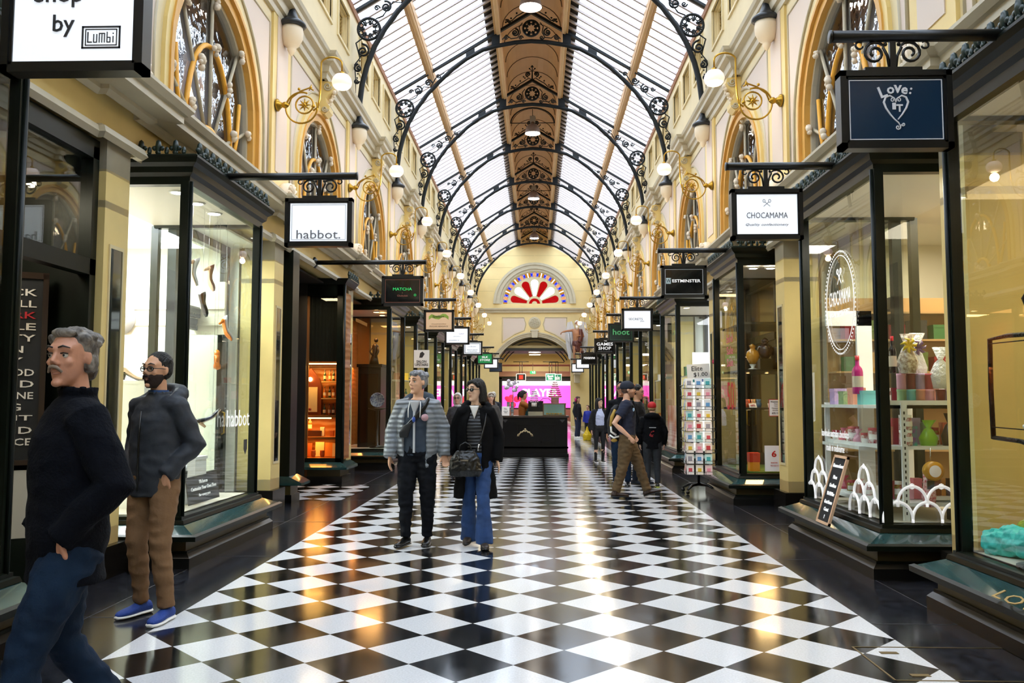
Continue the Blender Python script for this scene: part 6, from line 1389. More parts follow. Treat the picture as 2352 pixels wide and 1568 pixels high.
def person(name, label, cat, loc, yaw, H, skin='d8a888', head_yaw=0, head_pitch=0, J=None, vox=.012, build=1.0, female=False,
           hair=None, top=None, legs=None, shoes=None, face=None, extras=None, lean=0, hands=None, toes=None, group=None, kind_root='person'):
    root = thing(name, label, cat, loc, math.radians(yaw), group); k_ = H / 1.75; root.scale = (k_, k_, k_)
    j = dict(sL=(.158, .01, 1.392), sR=(-.158, .01, 1.392), eL=(.235, .04, 1.13), eR=(-.235, .04, 1.13), wL=(.235, -.04, .885), wR=(-.235, -.04, .885),
             hL=(.09, 0, .92), hR=(-.09, 0, .92), kL=(.10, -.02, .50), kR=(-.10, -.02, .50), aL=(.10, .03, .09), aR=(-.10, .03, .09), tL=(.03, -1, 0), tR=(-.03, -1, 0))
    j.update(J or {}); j = {a: V(b_) for a, b_ in j.items()}
    if female:
        for a in ('sL', 'sR'): j[a].x *= .88
    SK = mat('skin ' + skin, skin, .5, noise=.12, nscale=14, bump=.08, bscale=60)
    L = math.radians(lean)
    def ln(p): p = V(p); dz = p.z - .95; return V((p.x, p.y * math.cos(L) - dz * math.sin(L), .95 + dz * math.cos(L) + p.y * math.sin(L))) if dz > 0 else p
    if lean:
        for a in ('sL', 'sR', 'eL', 'eR', 'wL', 'wR'): j[a] = ln(j[a])
    bd = build; b = MB()
    TS = [(.86, .125, .09, .0), (.93, .160, .105, 0), (1.04, .142, .095, 0), (1.15, .145, .10, 0), (1.28, .160, .108, .0), (1.37, .158, .095, .01), (1.425, .125, .075, .015), (1.45, .085, .065, .015), (1.47, .065, .06, .015)]
    if female: TS = [(z, rx * (.92 if z > 1.0 else 1.0) * (.92 if 1.0 < z < 1.2 else 1), ry * (1.08 if 1.25 < z < 1.33 else .95), cy_) for z, rx, ry, cy_ in TS]
    sec = lambda S_, off=0: [(ln((0, cy_, z)), ln((1, 0, 10)) * 0 + V((rx * bd + off, 0, 0)), V((0, (ry * bd + off), 0))) for z, rx, ry, cy_ in S_]
    b.loft(sec(TS), 20)
    for s_ in 'LR':
        b.tube([ln((0, .01, 1.40)), j['s' + s_], (j['s' + s_] + j['e' + s_]) / 2, j['e' + s_], (j['e' + s_] * .6 + j['w' + s_] * .4), j['w' + s_]], [.05, .052 * bd, .045 * bd, .038 * bd, .038 * bd, .026], 10)
        b.tube([V((j['h' + s_].x * .8, 0, .93)), j['h' + s_], (j['h' + s_] + j['k' + s_]) / 2, j['k' + s_], (j['k' + s_] * .6 + j['a' + s_] * .4), j['a' + s_]], [.07, .082 * bd, .068 * bd, .052, .05, .034], 12)
        t = j['t' + s_].normalized(); b.tube([j['a' + s_] - t * .03 - V((0, 0, .04)), j['a' + s_] + t * .06 - V((0, 0, .05)), j['a' + s_] + t * .14 - V((0, 0, .062))], [.035, .032, .02], 8)
    HR = Matrix.Rotation(math.radians(head_yaw), 3, 'Z') @ Matrix.Rotation(math.radians(head_pitch), 3, 'X')
    nk = ln((0, .015, 1.47)); hc = ln((0, -.012, 1.632))
    b.tube([ln((0, .02, 1.42)), nk, hc + HR @ V((0, .02, -.07))], [.062, .054, .052], 12)
    def hp(x, y, z): return hc + HR @ V((x, y, z))
    def hl(x, y, z): return HR @ V((x, y, z))
    def hb(bb, x, y, z, rx, ry, rz, n=14): bb.ball(hp(x, y, z), 1, n, (rx, ry, rz), HR)
    hb(b, 0, .012, .022, .074, .094, .094, 20)
    b.loft([(hp(0, -.012, .05), hl(.066, 0, 0), hl(0, .072, 0)), (hp(0, -.014, .0), hl(.064, 0, 0), hl(0, .074, 0)), (hp(0, -.018, -.045), hl(.058, 0, 0), hl(0, .068, 0)), (hp(0, -.026, -.085), hl(.045, 0, 0), hl(0, .056, 0)), (hp(0, -.040, -.112), hl(.026, 0, 0), hl(0, .034, 0))], 18)
    b.tube([hp(0, -.084, .02), hp(0, -.096, .0), hp(0, -.108, -.022)], [.008, .010, .0135], 8); hb(b, .012, -.094, -.026, .010, .010, .008, 8); hb(b, -.012, -.094, -.026, .010, .010, .008, 8)
    b.tube([hp(-.05, -.066, .030), hp(-.025, -.083, .034), hp(0, -.085, .03), hp(.025, -.083, .034), hp(.05, -.066, .030)], .009, 8)
    hb(b, .038, -.064, -.02, .020, .018, .018, 8); hb(b, -.038, -.064, -.02, .020, .018, .018, 8); hb(b, 0, -.080, -.102, .024, .019, .018, 8)
    hb(b, 0, -.083, -.058, .024, .012, .012, 8)
    for sx in (1, -1): hb(b, .076 * sx, .008, -.004, .008, .019, .030, 8); hb(b, .068 * sx, .002, -.004, .012, .012, .02, 6)
    hs = hands or {}
    for s_, sd in (('L', 1), ('R', -1)):
        h_ = hs.get(s_)
        if h_ is None: h_ = dict(d=(j['w' + s_] - j['e' + s_]).normalized() * .8 + V((0, -.1, -.5)), n=(-sd, 0, 0), curl=.45)
        if h_ != 0: hand(b, j['w' + s_], h_['d'], h_['n'], h_.get('side', sd), h_.get('curl', .4), .92 if female else 1.0)
    e1, e2, e3 = MB(), MB(), MB()
    for sx in (1, -1):
        e1.ball(hp(.031 * sx, -.0745, .007), .0112, 10); e2.ball(hp(.031 * sx, -.0822, .007), .0056, 8); e2.tube([hp(.017 * sx, -.084, .0145), hp(.031 * sx, -.088, .0165), hp(.046 * sx, -.078, .013)], .0026, 5)
        e2.tube([hp(.012 * sx, -.093, .037), hp(.032 * sx, -.0925, .043), hp(.052 * sx, -.076, .036)], [.003, .0045, .002], 5)
    e3.tube([hp(-.024, -.084, -.057), hp(-.01, -.0925, -.054), hp(0, -.094, -.055), hp(.01, -.0925, -.054), hp(.024, -.084, -.057)], [.002, .004, .004, .004, .002], 6); e3.tube([hp(-.02, -.084, -.0635), hp(0, -.092, -.066), hp(.02, -.084, -.0635)], [.002, .005, .002], 6)
    fvox = min(vox, .008)
    organic(b, 'body', SK, root, vox if vox > .008 else vox * .75, 3, extra=[(e1, mat('eye white', 'c8c4bc', .2)), (e2, mat('brow and iris dark', '241a14', .4)), (e3, mat('lips ' + skin, 'b07a68', .55))])
    # ---------------- clothing helpers
    def torso(z0, z1, off, m, name_, sleeve=None, flare=0, gap=0, th=.022, collar=None, wr=(.008, (9, 9, 14)), sl_r=1.0, vx=None, hem=None, hood=False, hx=1.0):
        g = MB(); zs = np.linspace(z0, z1, 9); S_ = []
        for z in zs:
            q = max(z, .80); T = [(.70, .165, .11, 0)] + TS
            rx = np.interp(q, [t_[0] for t_ in T], [t_[1] for t_ in T]); ry = np.interp(q, [t_[0] for t_ in T], [t_[2] for t_ in T]); cy_ = np.interp(q, [t_[0] for t_ in T], [t_[3] for t_ in T])
            f = flare * max(0, (1.05 - z)) / .5 + off * (np.interp(z, [1.22, 1.46], [1, .35]) - 1)
            if 1.0 < z < 1.36: rx = max(rx, .152); ry = max(ry, .100)
            S_.append((ln((0, cy_, z)) if z > .95 else V((0, cy_, z)), rx * bd * hx + off + f, ry * bd + off + f))
        if not gap: g.loft([(c, V((rx, 0, 0)), V((0, ry, 0))) for c, rx, ry in S_], 28)
        else:
            n = 26; vs = []
            for i, (c, rx, ry) in enumerate(S_):
                gp = math.radians(gap * (1.0 if i < len(S_) - 2 else .8)); A_ = [-PI / 2 + gp + (2 * PI - 2 * gp) * q / n for q in range(n + 1)]
                vs += [c + V((rx * math.cos(a), ry * math.sin(a), 0)) for a in A_] + [c + V(((rx - th) * math.cos(a), (ry - th) * math.sin(a), 0)) for a in A_[::-1]]
            K = 2 * (n + 1); fs = [(i * K + k, i * K + (k + 1) % K, (i + 1) * K + (k + 1) % K, (i + 1) * K + k) for i in range(len(S_) - 1) for k in range(K)]
            for i in (0, len(S_) - 1):
                for k in range(n): fs.append((i * K + k, i * K + k + 1, i * K + K - 2 - k, i * K + K - 1 - k))
            g.smooth = True; g.add(vs, fs); g.smooth = False
        if sleeve is not None:
            for s_ in 'LR':
                sl = sleeve if not isinstance(sleeve, dict) else sleeve.get(s_, 1.0)
                s0, e0, w0 = j['s' + s_], j['e' + s_], j['w' + s_]; c0 = ln((0, .012, 1.395)); inn = c0 * .45 + s0 * .55
                r0 = (.050 * bd + off * .62) * sl_r; r1 = (.042 * bd + off * .62) * sl_r; r2 = (.032 + off * .55) * sl_r
                if sl >= 1: pts = [inn, s0, (s0 + e0) / 2, e0, (e0 + w0) / 2, w0 + (w0 - e0).normalized() * .012]; rr = [r0, r0, (r0 + r1) / 2, r1 * 1.05, (r1 + r2) / 2, r2]
                else: pts = [inn, s0, s0 + (e0 - s0) * sl]; rr = [r0, r0, r0 * 1.0]
                g.tube(pts, rr, 12)
        if collar:
            zc_, rc, hh = collar; g.loft([(ln((0, .015, zc_)), V((rc + .025, 0, 0)), V((0, rc + .02, 0))), (ln((0, .02, zc_ + hh * .5)), V((rc + .012, 0, 0)), V((0, rc + .01, 0))), (ln((0, .018, zc_ + hh)), V((rc + .016, 0, 0)), V((0, rc + .016, 0))), (ln((0, .018, zc_ + hh - .012)), V((rc, 0, 0)), V((0, rc, 0)))], 20)
        if hood:
            pts = [ln((.13 * math.cos(t), .03 + .12 * math.sin(t), 1.44 + .05 * math.sin(t))) for t in [-.6 + (PI + 1.2) * q / 10 for q in range(11)]]
            g.tube(pts, [.028, .036, .045, .052, .055, .056, .055, .052, .045, .036, .028], 10)
        return organic(g, name_, m, root, vx or vox, 3, wr)
    def trousers(m, r0=.088, r1=.062, r2=.052, zt=1.0, zb=.075, flare=0, wr=(.009, (8, 8, 16)), name_='trousers', off=.012):
        g = MB(); g.loft([(V((0, 0, .84)), V((.135 * bd, 0, 0)), V((0, .095 * bd, 0))), (V((0, 0, .93)), V((.165 * bd + off, 0, 0)), V((0, .112 * bd + off, 0))), (V((0, 0, zt)), V((.145 * bd + off, 0, 0)), V((0, .098 * bd + off, 0)))], 20)
        for s_ in 'LR':
            h_, kn, an = j['h' + s_], j['k' + s_], j['a' + s_]; bot = an + (an - kn).normalized() * (an.z - zb) if an.z > zb else an
            g.tube([h_ + V((0, 0, .03)), h_ - V((0, 0, .04)), (h_ + kn) / 2, kn, (kn + an) / 2, an * .8 + kn * .2, bot], [r0 * bd, (r0 + .008) * bd, (r0 + r1) / 2 * bd + .008, r1, (r1 + r2) / 2 + flare * .4, r2 + flare * .8, r2 + flare], 14)
        return organic(g, name_, m, root, vox, 3, wr)
    def shoe_(m, sole, boot=0, sc_=1.0, name_='shoe'):
        for s_ in 'LR':
            an, t = j['a' + s_], j['t' + s_].normalized(); sd = V((0, 0, 1)).cross(t).normalized(); up = t.cross(sd) * -1
            up = up if up.z > 0 else -up
            base = an - up * (.09 - .005); g = MB(); lat = sd
            prof = [(-.075, .022, .030, .012), (-.06, .034, .052, .03), (-.02, .036, .060, .036), (.03, .036, .054, .035), (.08, .044, .040, .032), (.13, .046, .033, .027), (.17, .038, .026, .022), (.195, .018, .018, .016)]
            g.loft([(base + t * u + up * (.012 + hh * .62), lat * w_ * sc_, up * hh * .72) for u, w_, hh, _ in prof], 14)
            if boot: g.tube([an - up * .05, an + up * boot], .046, 12)
            q = organic(g, name_, m, root, min(vox, .009), 2)
            g = MB(); g.loft([(base + t * u + up * .010, lat * (w_ + .004) * sc_, up * .013) for u, w_, hh, _ in prof], 14); g.build('sole', sole, q)
    def hair_(style, m):
        g = MB()
        if style == 'under': hb(g, 0, .036, -.005, .078, .076, .06, 14)
        if style in ('short', 'grey', 'messy'):
            hb(g, 0, .028, .042, .082, .090, .088, 18); hb(g, 0, .035, .0, .080, .080, .07, 14)
            for q in range(26 if style != 'short' else 10):
                a = random.uniform(.2, PI - .2); ph = random.uniform(0, PI * .9); rr = random.uniform(.016, .026) * (.95 if style == 'messy' else .9)
                hb(g, .074 * math.cos(a), .018 + .085 * math.sin(a) * math.sin(ph) - .045 * math.cos(ph), .055 + .062 * math.sin(a) * abs(math.cos(ph * .5)), rr, rr, rr * .8, 8)
            if style == 'messy':
                for sx in (1, -1): hb(g, .072 * sx, .035, -.02, .014, .038, .04, 8)
                hb(g, 0, .092, -.045, .058, .028, .05, 8); hb(g, .0, -.045, .098, .055, .032, .020, 10)
            if style == 'grey': hb(g, .0, -.040, .098, .062, .045, .022, 12); hb(g, .02, -.068, .085, .045, .018, .022, 10)
        if style in ('bob', 'long', 'tail'):
            hb(g, 0, .030, .045, .085, .092, .088, 18); D_ = dict(bob=-.12, long=-.26, tail=-.06)[style]
            for sx in (1, -1): g.tube([hp(.06 * sx, -.02, .085), hp(.079 * sx, .0, .03), hp(.082 * sx, .012, -.04), hp(.078 * sx, .018, D_)], [.016, .017, .020, .020], 8)
            g.loft([(hp(0, .05, .05), hl(.087, 0, 0), hl(0, .066, 0)), (hp(0, .058, -.03), hl(.096, 0, 0), hl(0, .068, 0)), (hp(0, .058, D_), hl(.094, 0, 0), hl(0, .060, 0)), (hp(0, .055, D_ - .02), hl(.05, 0, 0), hl(0, .03, 0))], 16)
            if style != 'bob' or True: g.tube([hp(.02, -.060, .098), hp(-.03, -.070, .086), hp(-.068, -.045, .05)], [.018, .018, .015], 8); g.tube([hp(.02, -.060, .098), hp(.05, -.060, .08), hp(.072, -.035, .04)], [.018, .018, .015], 8)
            if style == 'tail': hb(g, 0, .12, .05, .035, .035, .03, 10); g.tube([hp(0, .12, .05), hp(0, .15, -.02), hp(0, .13, -.16)], [.03, .032, .012], 8)
        return organic(g, 'hair', m, root, min(vox, .007), 2, (.004, (60, 60, 14)))
    def cap_(m, peak=1, bm_=None):
        g = MB(); hb(g, 0, .020, .052, .092, .112, .086, 18); g.loft([(hp(0, .020, .018), hl(.090, 0, 0), hl(0, .112, 0)), (hp(0, .020, .05), hl(.092, 0, 0), hl(0, .112, 0))], 20)
        c = organic(g, 'cap', m, root, .008, 2)
        g = MB(); A_ = [PI + PI * q / 12 for q in range(13)]; 
        vs = [hp(.072 * math.cos(a), -.06 * peak + (.075 * math.sin(a)) * peak + .012, .035 - .012 * abs(math.sin(a))) for a in A_]
        vs2 = [v + hl(0, 0, .007) for v in vs]; n = len(vs); g.add(vs + vs2, [tuple(range(n)), tuple(range(n, 2 * n))[::-1]] + [(i, (i + 1) % n, n + (i + 1) % n, n + i) for i in range(n)]); g.build('peak', bm_ or m, c)
    def beanie_(m):
        g = MB(); hb(g, 0, .015, .055, .090, .105, .092, 18); g.loft([(hp(0, .012, .025), hl(.090, 0, 0), hl(0, .106, 0)), (hp(0, .012, .06), hl(.094, 0, 0), hl(0, .110, 0))], 20); organic(g, 'beanie', m, root, .01, 2, (.003, (40, 40, 40)))
    def glasses_(dark=False, thick=.0026):
        g = MB()
        for sx in (1, -1):
            g.tube([hp((.032 + .021 * math.cos(t)) * sx, -.098 + .010 * abs(math.cos(t)) * (1 if math.cos(t) > 0 else 0), .006 + .017 * math.sin(t)) for t in [2 * PI * q / 16 for q in range(16)]], thick, 5, closed=True)
            g.tube([hp(.054 * sx, -.088, .010), hp(.074 * sx, -.04, .010), hp(.078 * sx, .01, .006)], thick, 5)
        g.tube([hp(-.011, -.1, .009), hp(0, -.102, .011), hp(.011, -.1, .009)], thick, 5)
        gl = g.build('glasses', BLK, root)
        g = MB()
        for sx in (1, -1): g.ball(hp(.033 * sx, -.094, .006), 1, 12, (.022, .006, .018), HR)
        g.build('lens', mat('dark lens', '0a0a0c', .08, coat=1) if dark else glass('spectacle lens', 'e8ecee', 1.4), gl)
    def beard_(m, full=True):
        g = MB()
        if full:
            g.loft([(hp(0, -.018, -.030), hl(.0625, 0, 0), hl(0, .071, 0)), (hp(0, -.020, -.05), hl(.0605, 0, 0), hl(0, .073, 0)), (hp(0, -.028, -.088), hl(.048, 0, 0), hl(0, .062, 0)), (hp(0, -.042, -.120), hl(.028, 0, 0), hl(0, .038, 0))], 18)
        g.tube([hp(-.030, -.088, -.060), hp(-.014, -.102, -.040), hp(0, -.104, -.037), hp(.014, -.102, -.040), hp(.030, -.088, -.060)], [.005, .007, .007, .007, .005], 6)
        return g.build('beard', m, root)
    if legs: legs(trousers)
    if top: top(torso)
    if shoes: shoes(shoe_)
    if hair: hair_(*hair)
    env = dict(root=root, j=j, hp=hp, hl=hl, cap=cap_, beanie=beanie_, glasses=glasses_, beard=beard_, ln=ln, hb=hb, vox=vox, torso=torso, hc=hc, organic=organic)
    if extras: extras(env)
    return root
def strap(e, pts, r, m, name='strap', flat=(0, 1, 0)):
    b = MB(); b.tube([V(p) for p in pts], r, 6); return b.build(name, m, e['root'])
HGR = mat('grey wavy hair', '8a837a', .6, wave=(24, .25, 'X', 5), noise=.5, nscale=22, dark='3a342f'); HBK = mat('black hair', '0a0909', .6, wave=(40, .4, 'X', 4)); HSP = mat('salt and pepper hair', '50525a', .5, wave=(40, .3, 'X', 5), noise=.5, nscale=30, dark='9a9ca2'); HWH = mat('white hair', 'c8c4be', .6); HBR = mat('brown hair', '4a2c1c', .5, wave=(40, .4, 'X', 4))
NVF = mat('navy fleece', '0a0d15', .95, spec=.15, bump=.35, bscale=90, noise=.25, nscale=20); JEAN = mat('blue denim', '15283f', .85, spec=.2, noise=.45, nscale=7, bump=.15, bscale=120); JEAN2 = mat('bright blue denim', '27487c', .85, noise=.4, nscale=6, bump=.15, bscale=120)
KHK = mat('tan chino cloth', '7c5c3c', .85, noise=.15, nscale=6, bump=.12, bscale=60); CHR_ = mat('charcoal trouser cloth', '14161b', .9, spec=.15, noise=.2, nscale=8); LTH = mat('brown leather boot', '2c1a12', .45, bump=.15, bscale=50)
GJK = mat('slate grey shell jacket', '32363d', .6, spec=.3, noise=.25, nscale=5, bump=.2, bscale=20); 
PK = dict(hL=(.09, 0, .92))
def pocket(side, fwd=-.10): return (side * .19, fwd, .92)
# --- the man passing close to the camera at the left edge
person('person', 'man with grey hair in a navy fleece and jeans passing closest to the camera', 'person', (-1.70, 3.30, 0), -46, 1.725, 'cc9276', head_yaw=38, vox=.008, build=1.08,
       J=dict(eR=(-.255, .08, 1.14), wR=(-.165, -.07, .95), eL=(.255, .09, 1.14), wL=(.165, -.065, .95), kL=(.11, -.16, .52), aL=(.10, -.22, .10), kR=(-.10, .02, .50), aR=(-.11, .26, .16), tR=(0, -1, -.35)),
       hands={'L': dict(d=(-.5, -.05, -.8), n=(0, 1, 0), curl=.3), 'R': dict(d=(.5, -.05, -.8), n=(0, 1, 0), curl=.3)},
       legs=lambda f: f(JEAN, .092, .068, .060, wr=(.012, (9, 9, 12))), shoes=lambda f: f(LTH, BLK, .03),
       top=lambda f: (f(.76, 1.47, .034, NVF, 'fleece_jacket', sleeve=1.0, collar=(1.44, .058, .075), wr=(.010, (7, 7, 9)), sl_r=1.08)), hair=('messy', HGR),
       extras=lambda e: (e['beard'](mat('grey moustache', '8a7a6c', .8), False)))
# --- the man in the grey jacket and tan trousers
def ex2(e):
    e['glasses'](); e['beard'](mat('dark beard', '2a1c16', .9, bump=.4, bscale=160))
    b = MB(); b.loft([(e['ln']((0, .015, 1.44)), V((.075, 0, 0)), V((0, .07, 0))), (e['ln']((0, .01, 1.50)), V((.066, 0, 0)), V((0, .062, 0)))], 18, cap=False); e['organic'](b, 'shirt_collar', mat('blue shirt', '2c4a78', .8), e['root'], .008, 1) if 0 else b.build('shirt_collar', mat('blue shirt', '2c4a78', .8), e['root'])
    b = MB(); b.tube([(.0, -.150, .84), (.0, -.152, 1.0), (0, -.150, 1.2), (0, -.135, 1.36)], .006, 6); b.build('zip', BLK, e['root'])
BLS = mat('blue running shoe knit', '123a8c', .7, bump=.3, bscale=150)
person('person', 'bearded man with glasses in a slate grey jacket and tan trousers', 'person', (-2.44, 5.68, 0), -20, 1.765, 'dca682', head_yaw=2, vox=.009,
       J=dict(eR=(-.25, .09, 1.14), wR=(-.16, -.065, .95), eL=(.25, .09, 1.14), wL=(.16, -.065, .95), kL=(.12, -.06, .5), aL=(.15, -.02, .09), kR=(-.10, -.04, .5), aR=(-.13, .05, .09), tL=(.25, -1, 0), tR=(-.1, -1, 0)),
       hands={'L': dict(d=(-.5, -.05, -.8), n=(0, 1, 0), curl=.3), 'R': dict(d=(.5, -.05, -.8), n=(0, 1, 0), curl=.3)},
       legs=lambda f: f(KHK, .088, .066, .050, zb=.10, wr=(.011, (7, 7, 10))), shoes=lambda f: f(BLS, WHT, 0, 1.05, 'running_shoe'),
       top=lambda f: f(.80, 1.46, .030, GJK, 'shell_jacket', sleeve=1.0, collar=(1.42, .062, .07), hood=True, wr=(.012, (6, 6, 9)), sl_r=1.1), hair=('short', HBK), extras=ex2)
# --- the couple hand in hand
PUF = mat('silver grey quilted down', '7c8288', .42, wave=(6.5, .35, 'Z', 1.2), noise=.12, nscale=5); HOD = mat('steel blue hoodie', '2e3b4a', .8, noise=.1, nscale=6)
def ex3(e):
    rt = e['root']
    b = MB(); b.prism([(-.055, 1.45), (.055, 1.45), (.0, 1.29)], -.148, -.10); e['organic'](b, 'tee_shirt', mat('pale grey tee shirt', 'b0b2b6', .9), rt, .01, 1)
    b = MB(); b.box(-.010, -.158, .93, .010, -.140, 1.34); b.build('zip', mat('silver zip', 'c0c4c8', .35), rt)
    b = MB(); pts = [(.125, -.045, 1.46), (.10, -.125, 1.38), (.0, -.165, 1.26), (-.10, -.155, 1.16), (-.15, -.10, 1.10)]
    for q in (-.018, -.006, .006, .018): b.tube([(x, y, z + q) for x, y, z in pts], .012, 6)
    e['organic'](b, 'bag_strap', BLK, rt, .007, 1)
    b = MB(); b.ball((.0, -.170, 1.26), 1, 8, (.02, .012, .03)); b.build('strap_buckle', mat('blue buckle', '2a4a9a', .4), rt)
    b = MB(); b.loft([((-.10, -.165, 1.08), (.045, 0, 0), (0, .02, 0)), ((-.09, -.172, 1.15), (.06, 0, .02), (0, .025, 0)), ((-.06, -.168, 1.22), (.05, 0, .02), (0, .02, 0))], 12); e['organic'](b, 'sling_bag', mat('dark sling bag', '16181c', .6), rt, .008, 1)
    b = MB(); b.lathe([(0, -.172), (.035, -.170), (.036, -.150)], (.11, 0, 1.28), 'y', 16); b.build('round_logo', mat('pale pink logo', 'b89098', .6), rt)
    for sx in (-1, 1):
        b = MB(); b.tube([(sx * .055, -.11, 1.44), (sx * .062, -.15, 1.36), (sx * .06, -.155, 1.28)], .005, 6); b.build('hood_cord', WHT, rt)
hx3 = V((.300, -.02, .855))
person('person', 'man with grey hair in an open silver puffer jacket holding hands with a woman', 'person', (-1.08, 8.60, 0), -5, 1.745, 'e0ae8c', head_yaw=-30, vox=.0085, build=1.04,
       J=dict(eR=(-.262, .03, 1.12), wR=(-.268, -.06, .89), eL=(.262, .05, 1.12), wL=(.286, -.01, .905), kL=(.115, -.02, .5), aL=(.105, .02, .09), kR=(-.09, -.10, .50), aR=(-.085, -.12, .10), tR=(-.25, -1, 0), tL=(.1, -1, 0)),
       hands={'L': dict(d=(.10, -.1, -1), n=(.5, -1, 0), curl=.9), 'R': dict(d=(.0, -.15, -1), n=(1, 0, 0), curl=.35)},
       legs=lambda f: f(CHR_, .096, .074, .050, zb=.11, wr=(.014, (8, 8, 12))), shoes=lambda f: f(BLK, BLK, 0, 1.0, 'loafer'),
       top=lambda f: (f(.90, 1.455, .020, HOD, 'hoodie', sleeve=.5, hood=True, wr=(.006, (8, 8, 10))), f(.78, 1.45, .046, PUF, 'puffer_jacket', sleeve=1.0, gap=38, th=.03, wr=(.006, (5, 5, 22)), sl_r=1.12)),
       hair=('grey', HSP), extras=ex3)
COAT = mat('black wool coat', '070709', .9, spec=.15, bump=.15, bscale=120)
def ex4(e):
    rt = e['root']; e['glasses'](True, .003)
    b = MB(); b.prism([(-.05, 1.47), (.05, 1.47), (.0, 1.33)], -.128, -.08); e['organic'](b, 'tee_shirt', mat('white tee shirt', 'e0e0de', .9), rt, .01, 1)
    BG = mat('black patent leather', '070708', .28, bump=.3, bscale=25)
    b = MB(); b.loft([((-.08, -.21, .74), (.16, 0, 0), (0, .045, 0)), ((-.08, -.22, .80), (.175, 0, 0), (0, .065, 0)), ((-.08, -.215, .92), (.15, 0, 0), (0, .055, 0)), ((-.08, -.20, 1.00), (.10, 0, 0), (0, .03, 0))], 18); bg = e['organic'](b, 'handbag', BG, rt, .009, 1, (.010, (18, 18, 18)))
    b = MB(); b.tube([(.02, -.19, .98), (.08, -.17, 1.12), (.115, -.13, 1.28), (.125, -.04, 1.43), (.11, .06, 1.40)], .008, 6); b.build('bag_strap', BG, rt)
    b = MB(); b.ball((.06, -.185, 1.06), .014, 6); b.tube([(.055, -.19, 1.06), (.05, -.20, 1.0)], .006, 5); b.box(-.12, -.285, .90, -.04, -.275, .915); b.build('clasp', CHR, rt)
    for sx in (-1, 1): MB().tube([(-.08 + sx * .07, -.21, .98), (-.08 + sx * .05, -.22, 1.06), (-.08, -.22, 1.09)], .007, 6).build('bag_handle', BG, rt)
wrist4 = V((-.265, -.02, .93))
person('person', 'woman in sunglasses, long black coat and blue flared jeans holding hands with a man', 'person', (-.49, 8.60, 0), -3, 1.66, 'e6bc9e', head_yaw=-36, vox=.0085, female=True,
       J=dict(eR=(-.235, .03, 1.17), wR=(-.268, -.02, .955), eL=(.235, .05, 1.14), wL=(.235, -.03, .90), kL=(.10, -.14, .52), aL=(.115, -.16, .09), kR=(-.07, .02, .5), aR=(-.075, .10, .12), tR=(-.1, -1, -.15), tL=(.2, -1, 0)),
       hands={'R': dict(d=(-.10, -.1, -1), n=(-.4, 1, 0), curl=.8, side=-1), 'L': dict(d=(.25, -.1, -1), n=(-1, -.2, 0), curl=.3)},
       legs=lambda f: f(JEAN2, .088, .064, .056, zb=.045, flare=.038, wr=(.010, (7, 7, 10))), shoes=lambda f: f(mat('dark brown boot', '2e241e', .5), BLK, .0, .95, 'boot'),
       top=lambda f: (f(.90, 1.45, .016, mat('black quilted vest', '0c0d10', .4, wave=(9, .3, 'Z', .5)), 'quilted_vest', collar=(1.42, .062, .06), wr=(.006, (6, 6, 16))), f(.50, 1.45, .040, COAT, 'long_coat', sleeve=1.0, gap=28, th=.025, flare=.05, wr=(.010, (7, 7, 5)), hood=True, sl_r=1.05)),
       hair=('bob', HBK), extras=ex4)
# --- man with the cap and backpack crossing to the right
def ex5(e):
    rt = e['root']; e['cap'](mat('navy cap cloth', '10182a', .8), 1); e['beard'](mat('short brown stubble', '9a7058', .9))
    b = MB(); b.ball(e['hp'](.03, -.098, .068), 1, 8, (.022, .010, .014), None); b.build('cap_badge', mat('orange badge', 'c86a28', .5), rt)
    b = MB(); b.loft([((.03, .15, .86), (.13, 0, 0), (0, .05, 0)), ((.03, .19, .95), (.155, 0, 0), (0, .085, 0)), ((.03, .20, 1.15), (.15, 0, 0), (0, .09, 0)), ((.03, .17, 1.34), (.12, 0, 0), (0, .06, 0)), ((.03, .14, 1.40), (.07, 0, 0), (0, .03, 0))], 18)
    bp = e['organic'](b, 'backpack', mat('black backpack cloth', '16161a', .8), rt, .01, 2, (.006, (12, 12, 12)))
    MUS = mat('mustard backpack panel', 'a8883a', .8)
    b = MB(); b.tube([(-.10, .17, 1.33), (-.125, .22, 1.22), (-.13, .245, 1.08)], [.022, .03, .02], 6); b.build('side_panel', MUS, bp)
    b = MB(); b.tube([(-.12, .24, 1.12), (-.145, .235, 1.0), (-.13, .16, .95)], .016, 6); b.tube([(-.13, .26, .95), (-.15, .20, .91), (-.13, .12, .93)], .014, 6); b.build('white_piping', WHT, bp)
    MB().ball((-.10, .19, .87), 1, 8, (.03, .05, .03)).build('pouch', MUS, bp)
    for sx in (-1, 1):
        b = MB(); b.tube([(sx * .11, .10, 1.38), (sx * .12, .0, 1.455), (sx * .13, -.10, 1.38), (sx * .135, -.115, 1.26), (sx * .15, -.03, 1.12), (sx * .15, .10, 1.02)], .018, 6); b.build('shoulder_strap', _M['black backpack cloth'], bp)
    MB().ball((-.145, -.10, 1.33), 1, 8, (.010, .018, .03)).build('strap_badge', mat('pale blue badge', 'a8c8e8', .5), bp)
    b = MB(); b.loft([((.26, -.06, .60), (.05, 0, 0), (0, .10, 0)), ((.25, -.05, .75), (.05, 0, 0), (0, .11, 0)), ((.24, -.04, .92), (.04, 0, 0), (0, .07, 0))], 14); e['organic'](b, 'carried_jacket', mat('black folded jacket', '0e0f12', .9), rt, .012, 2, (.015, (9, 9, 9)))
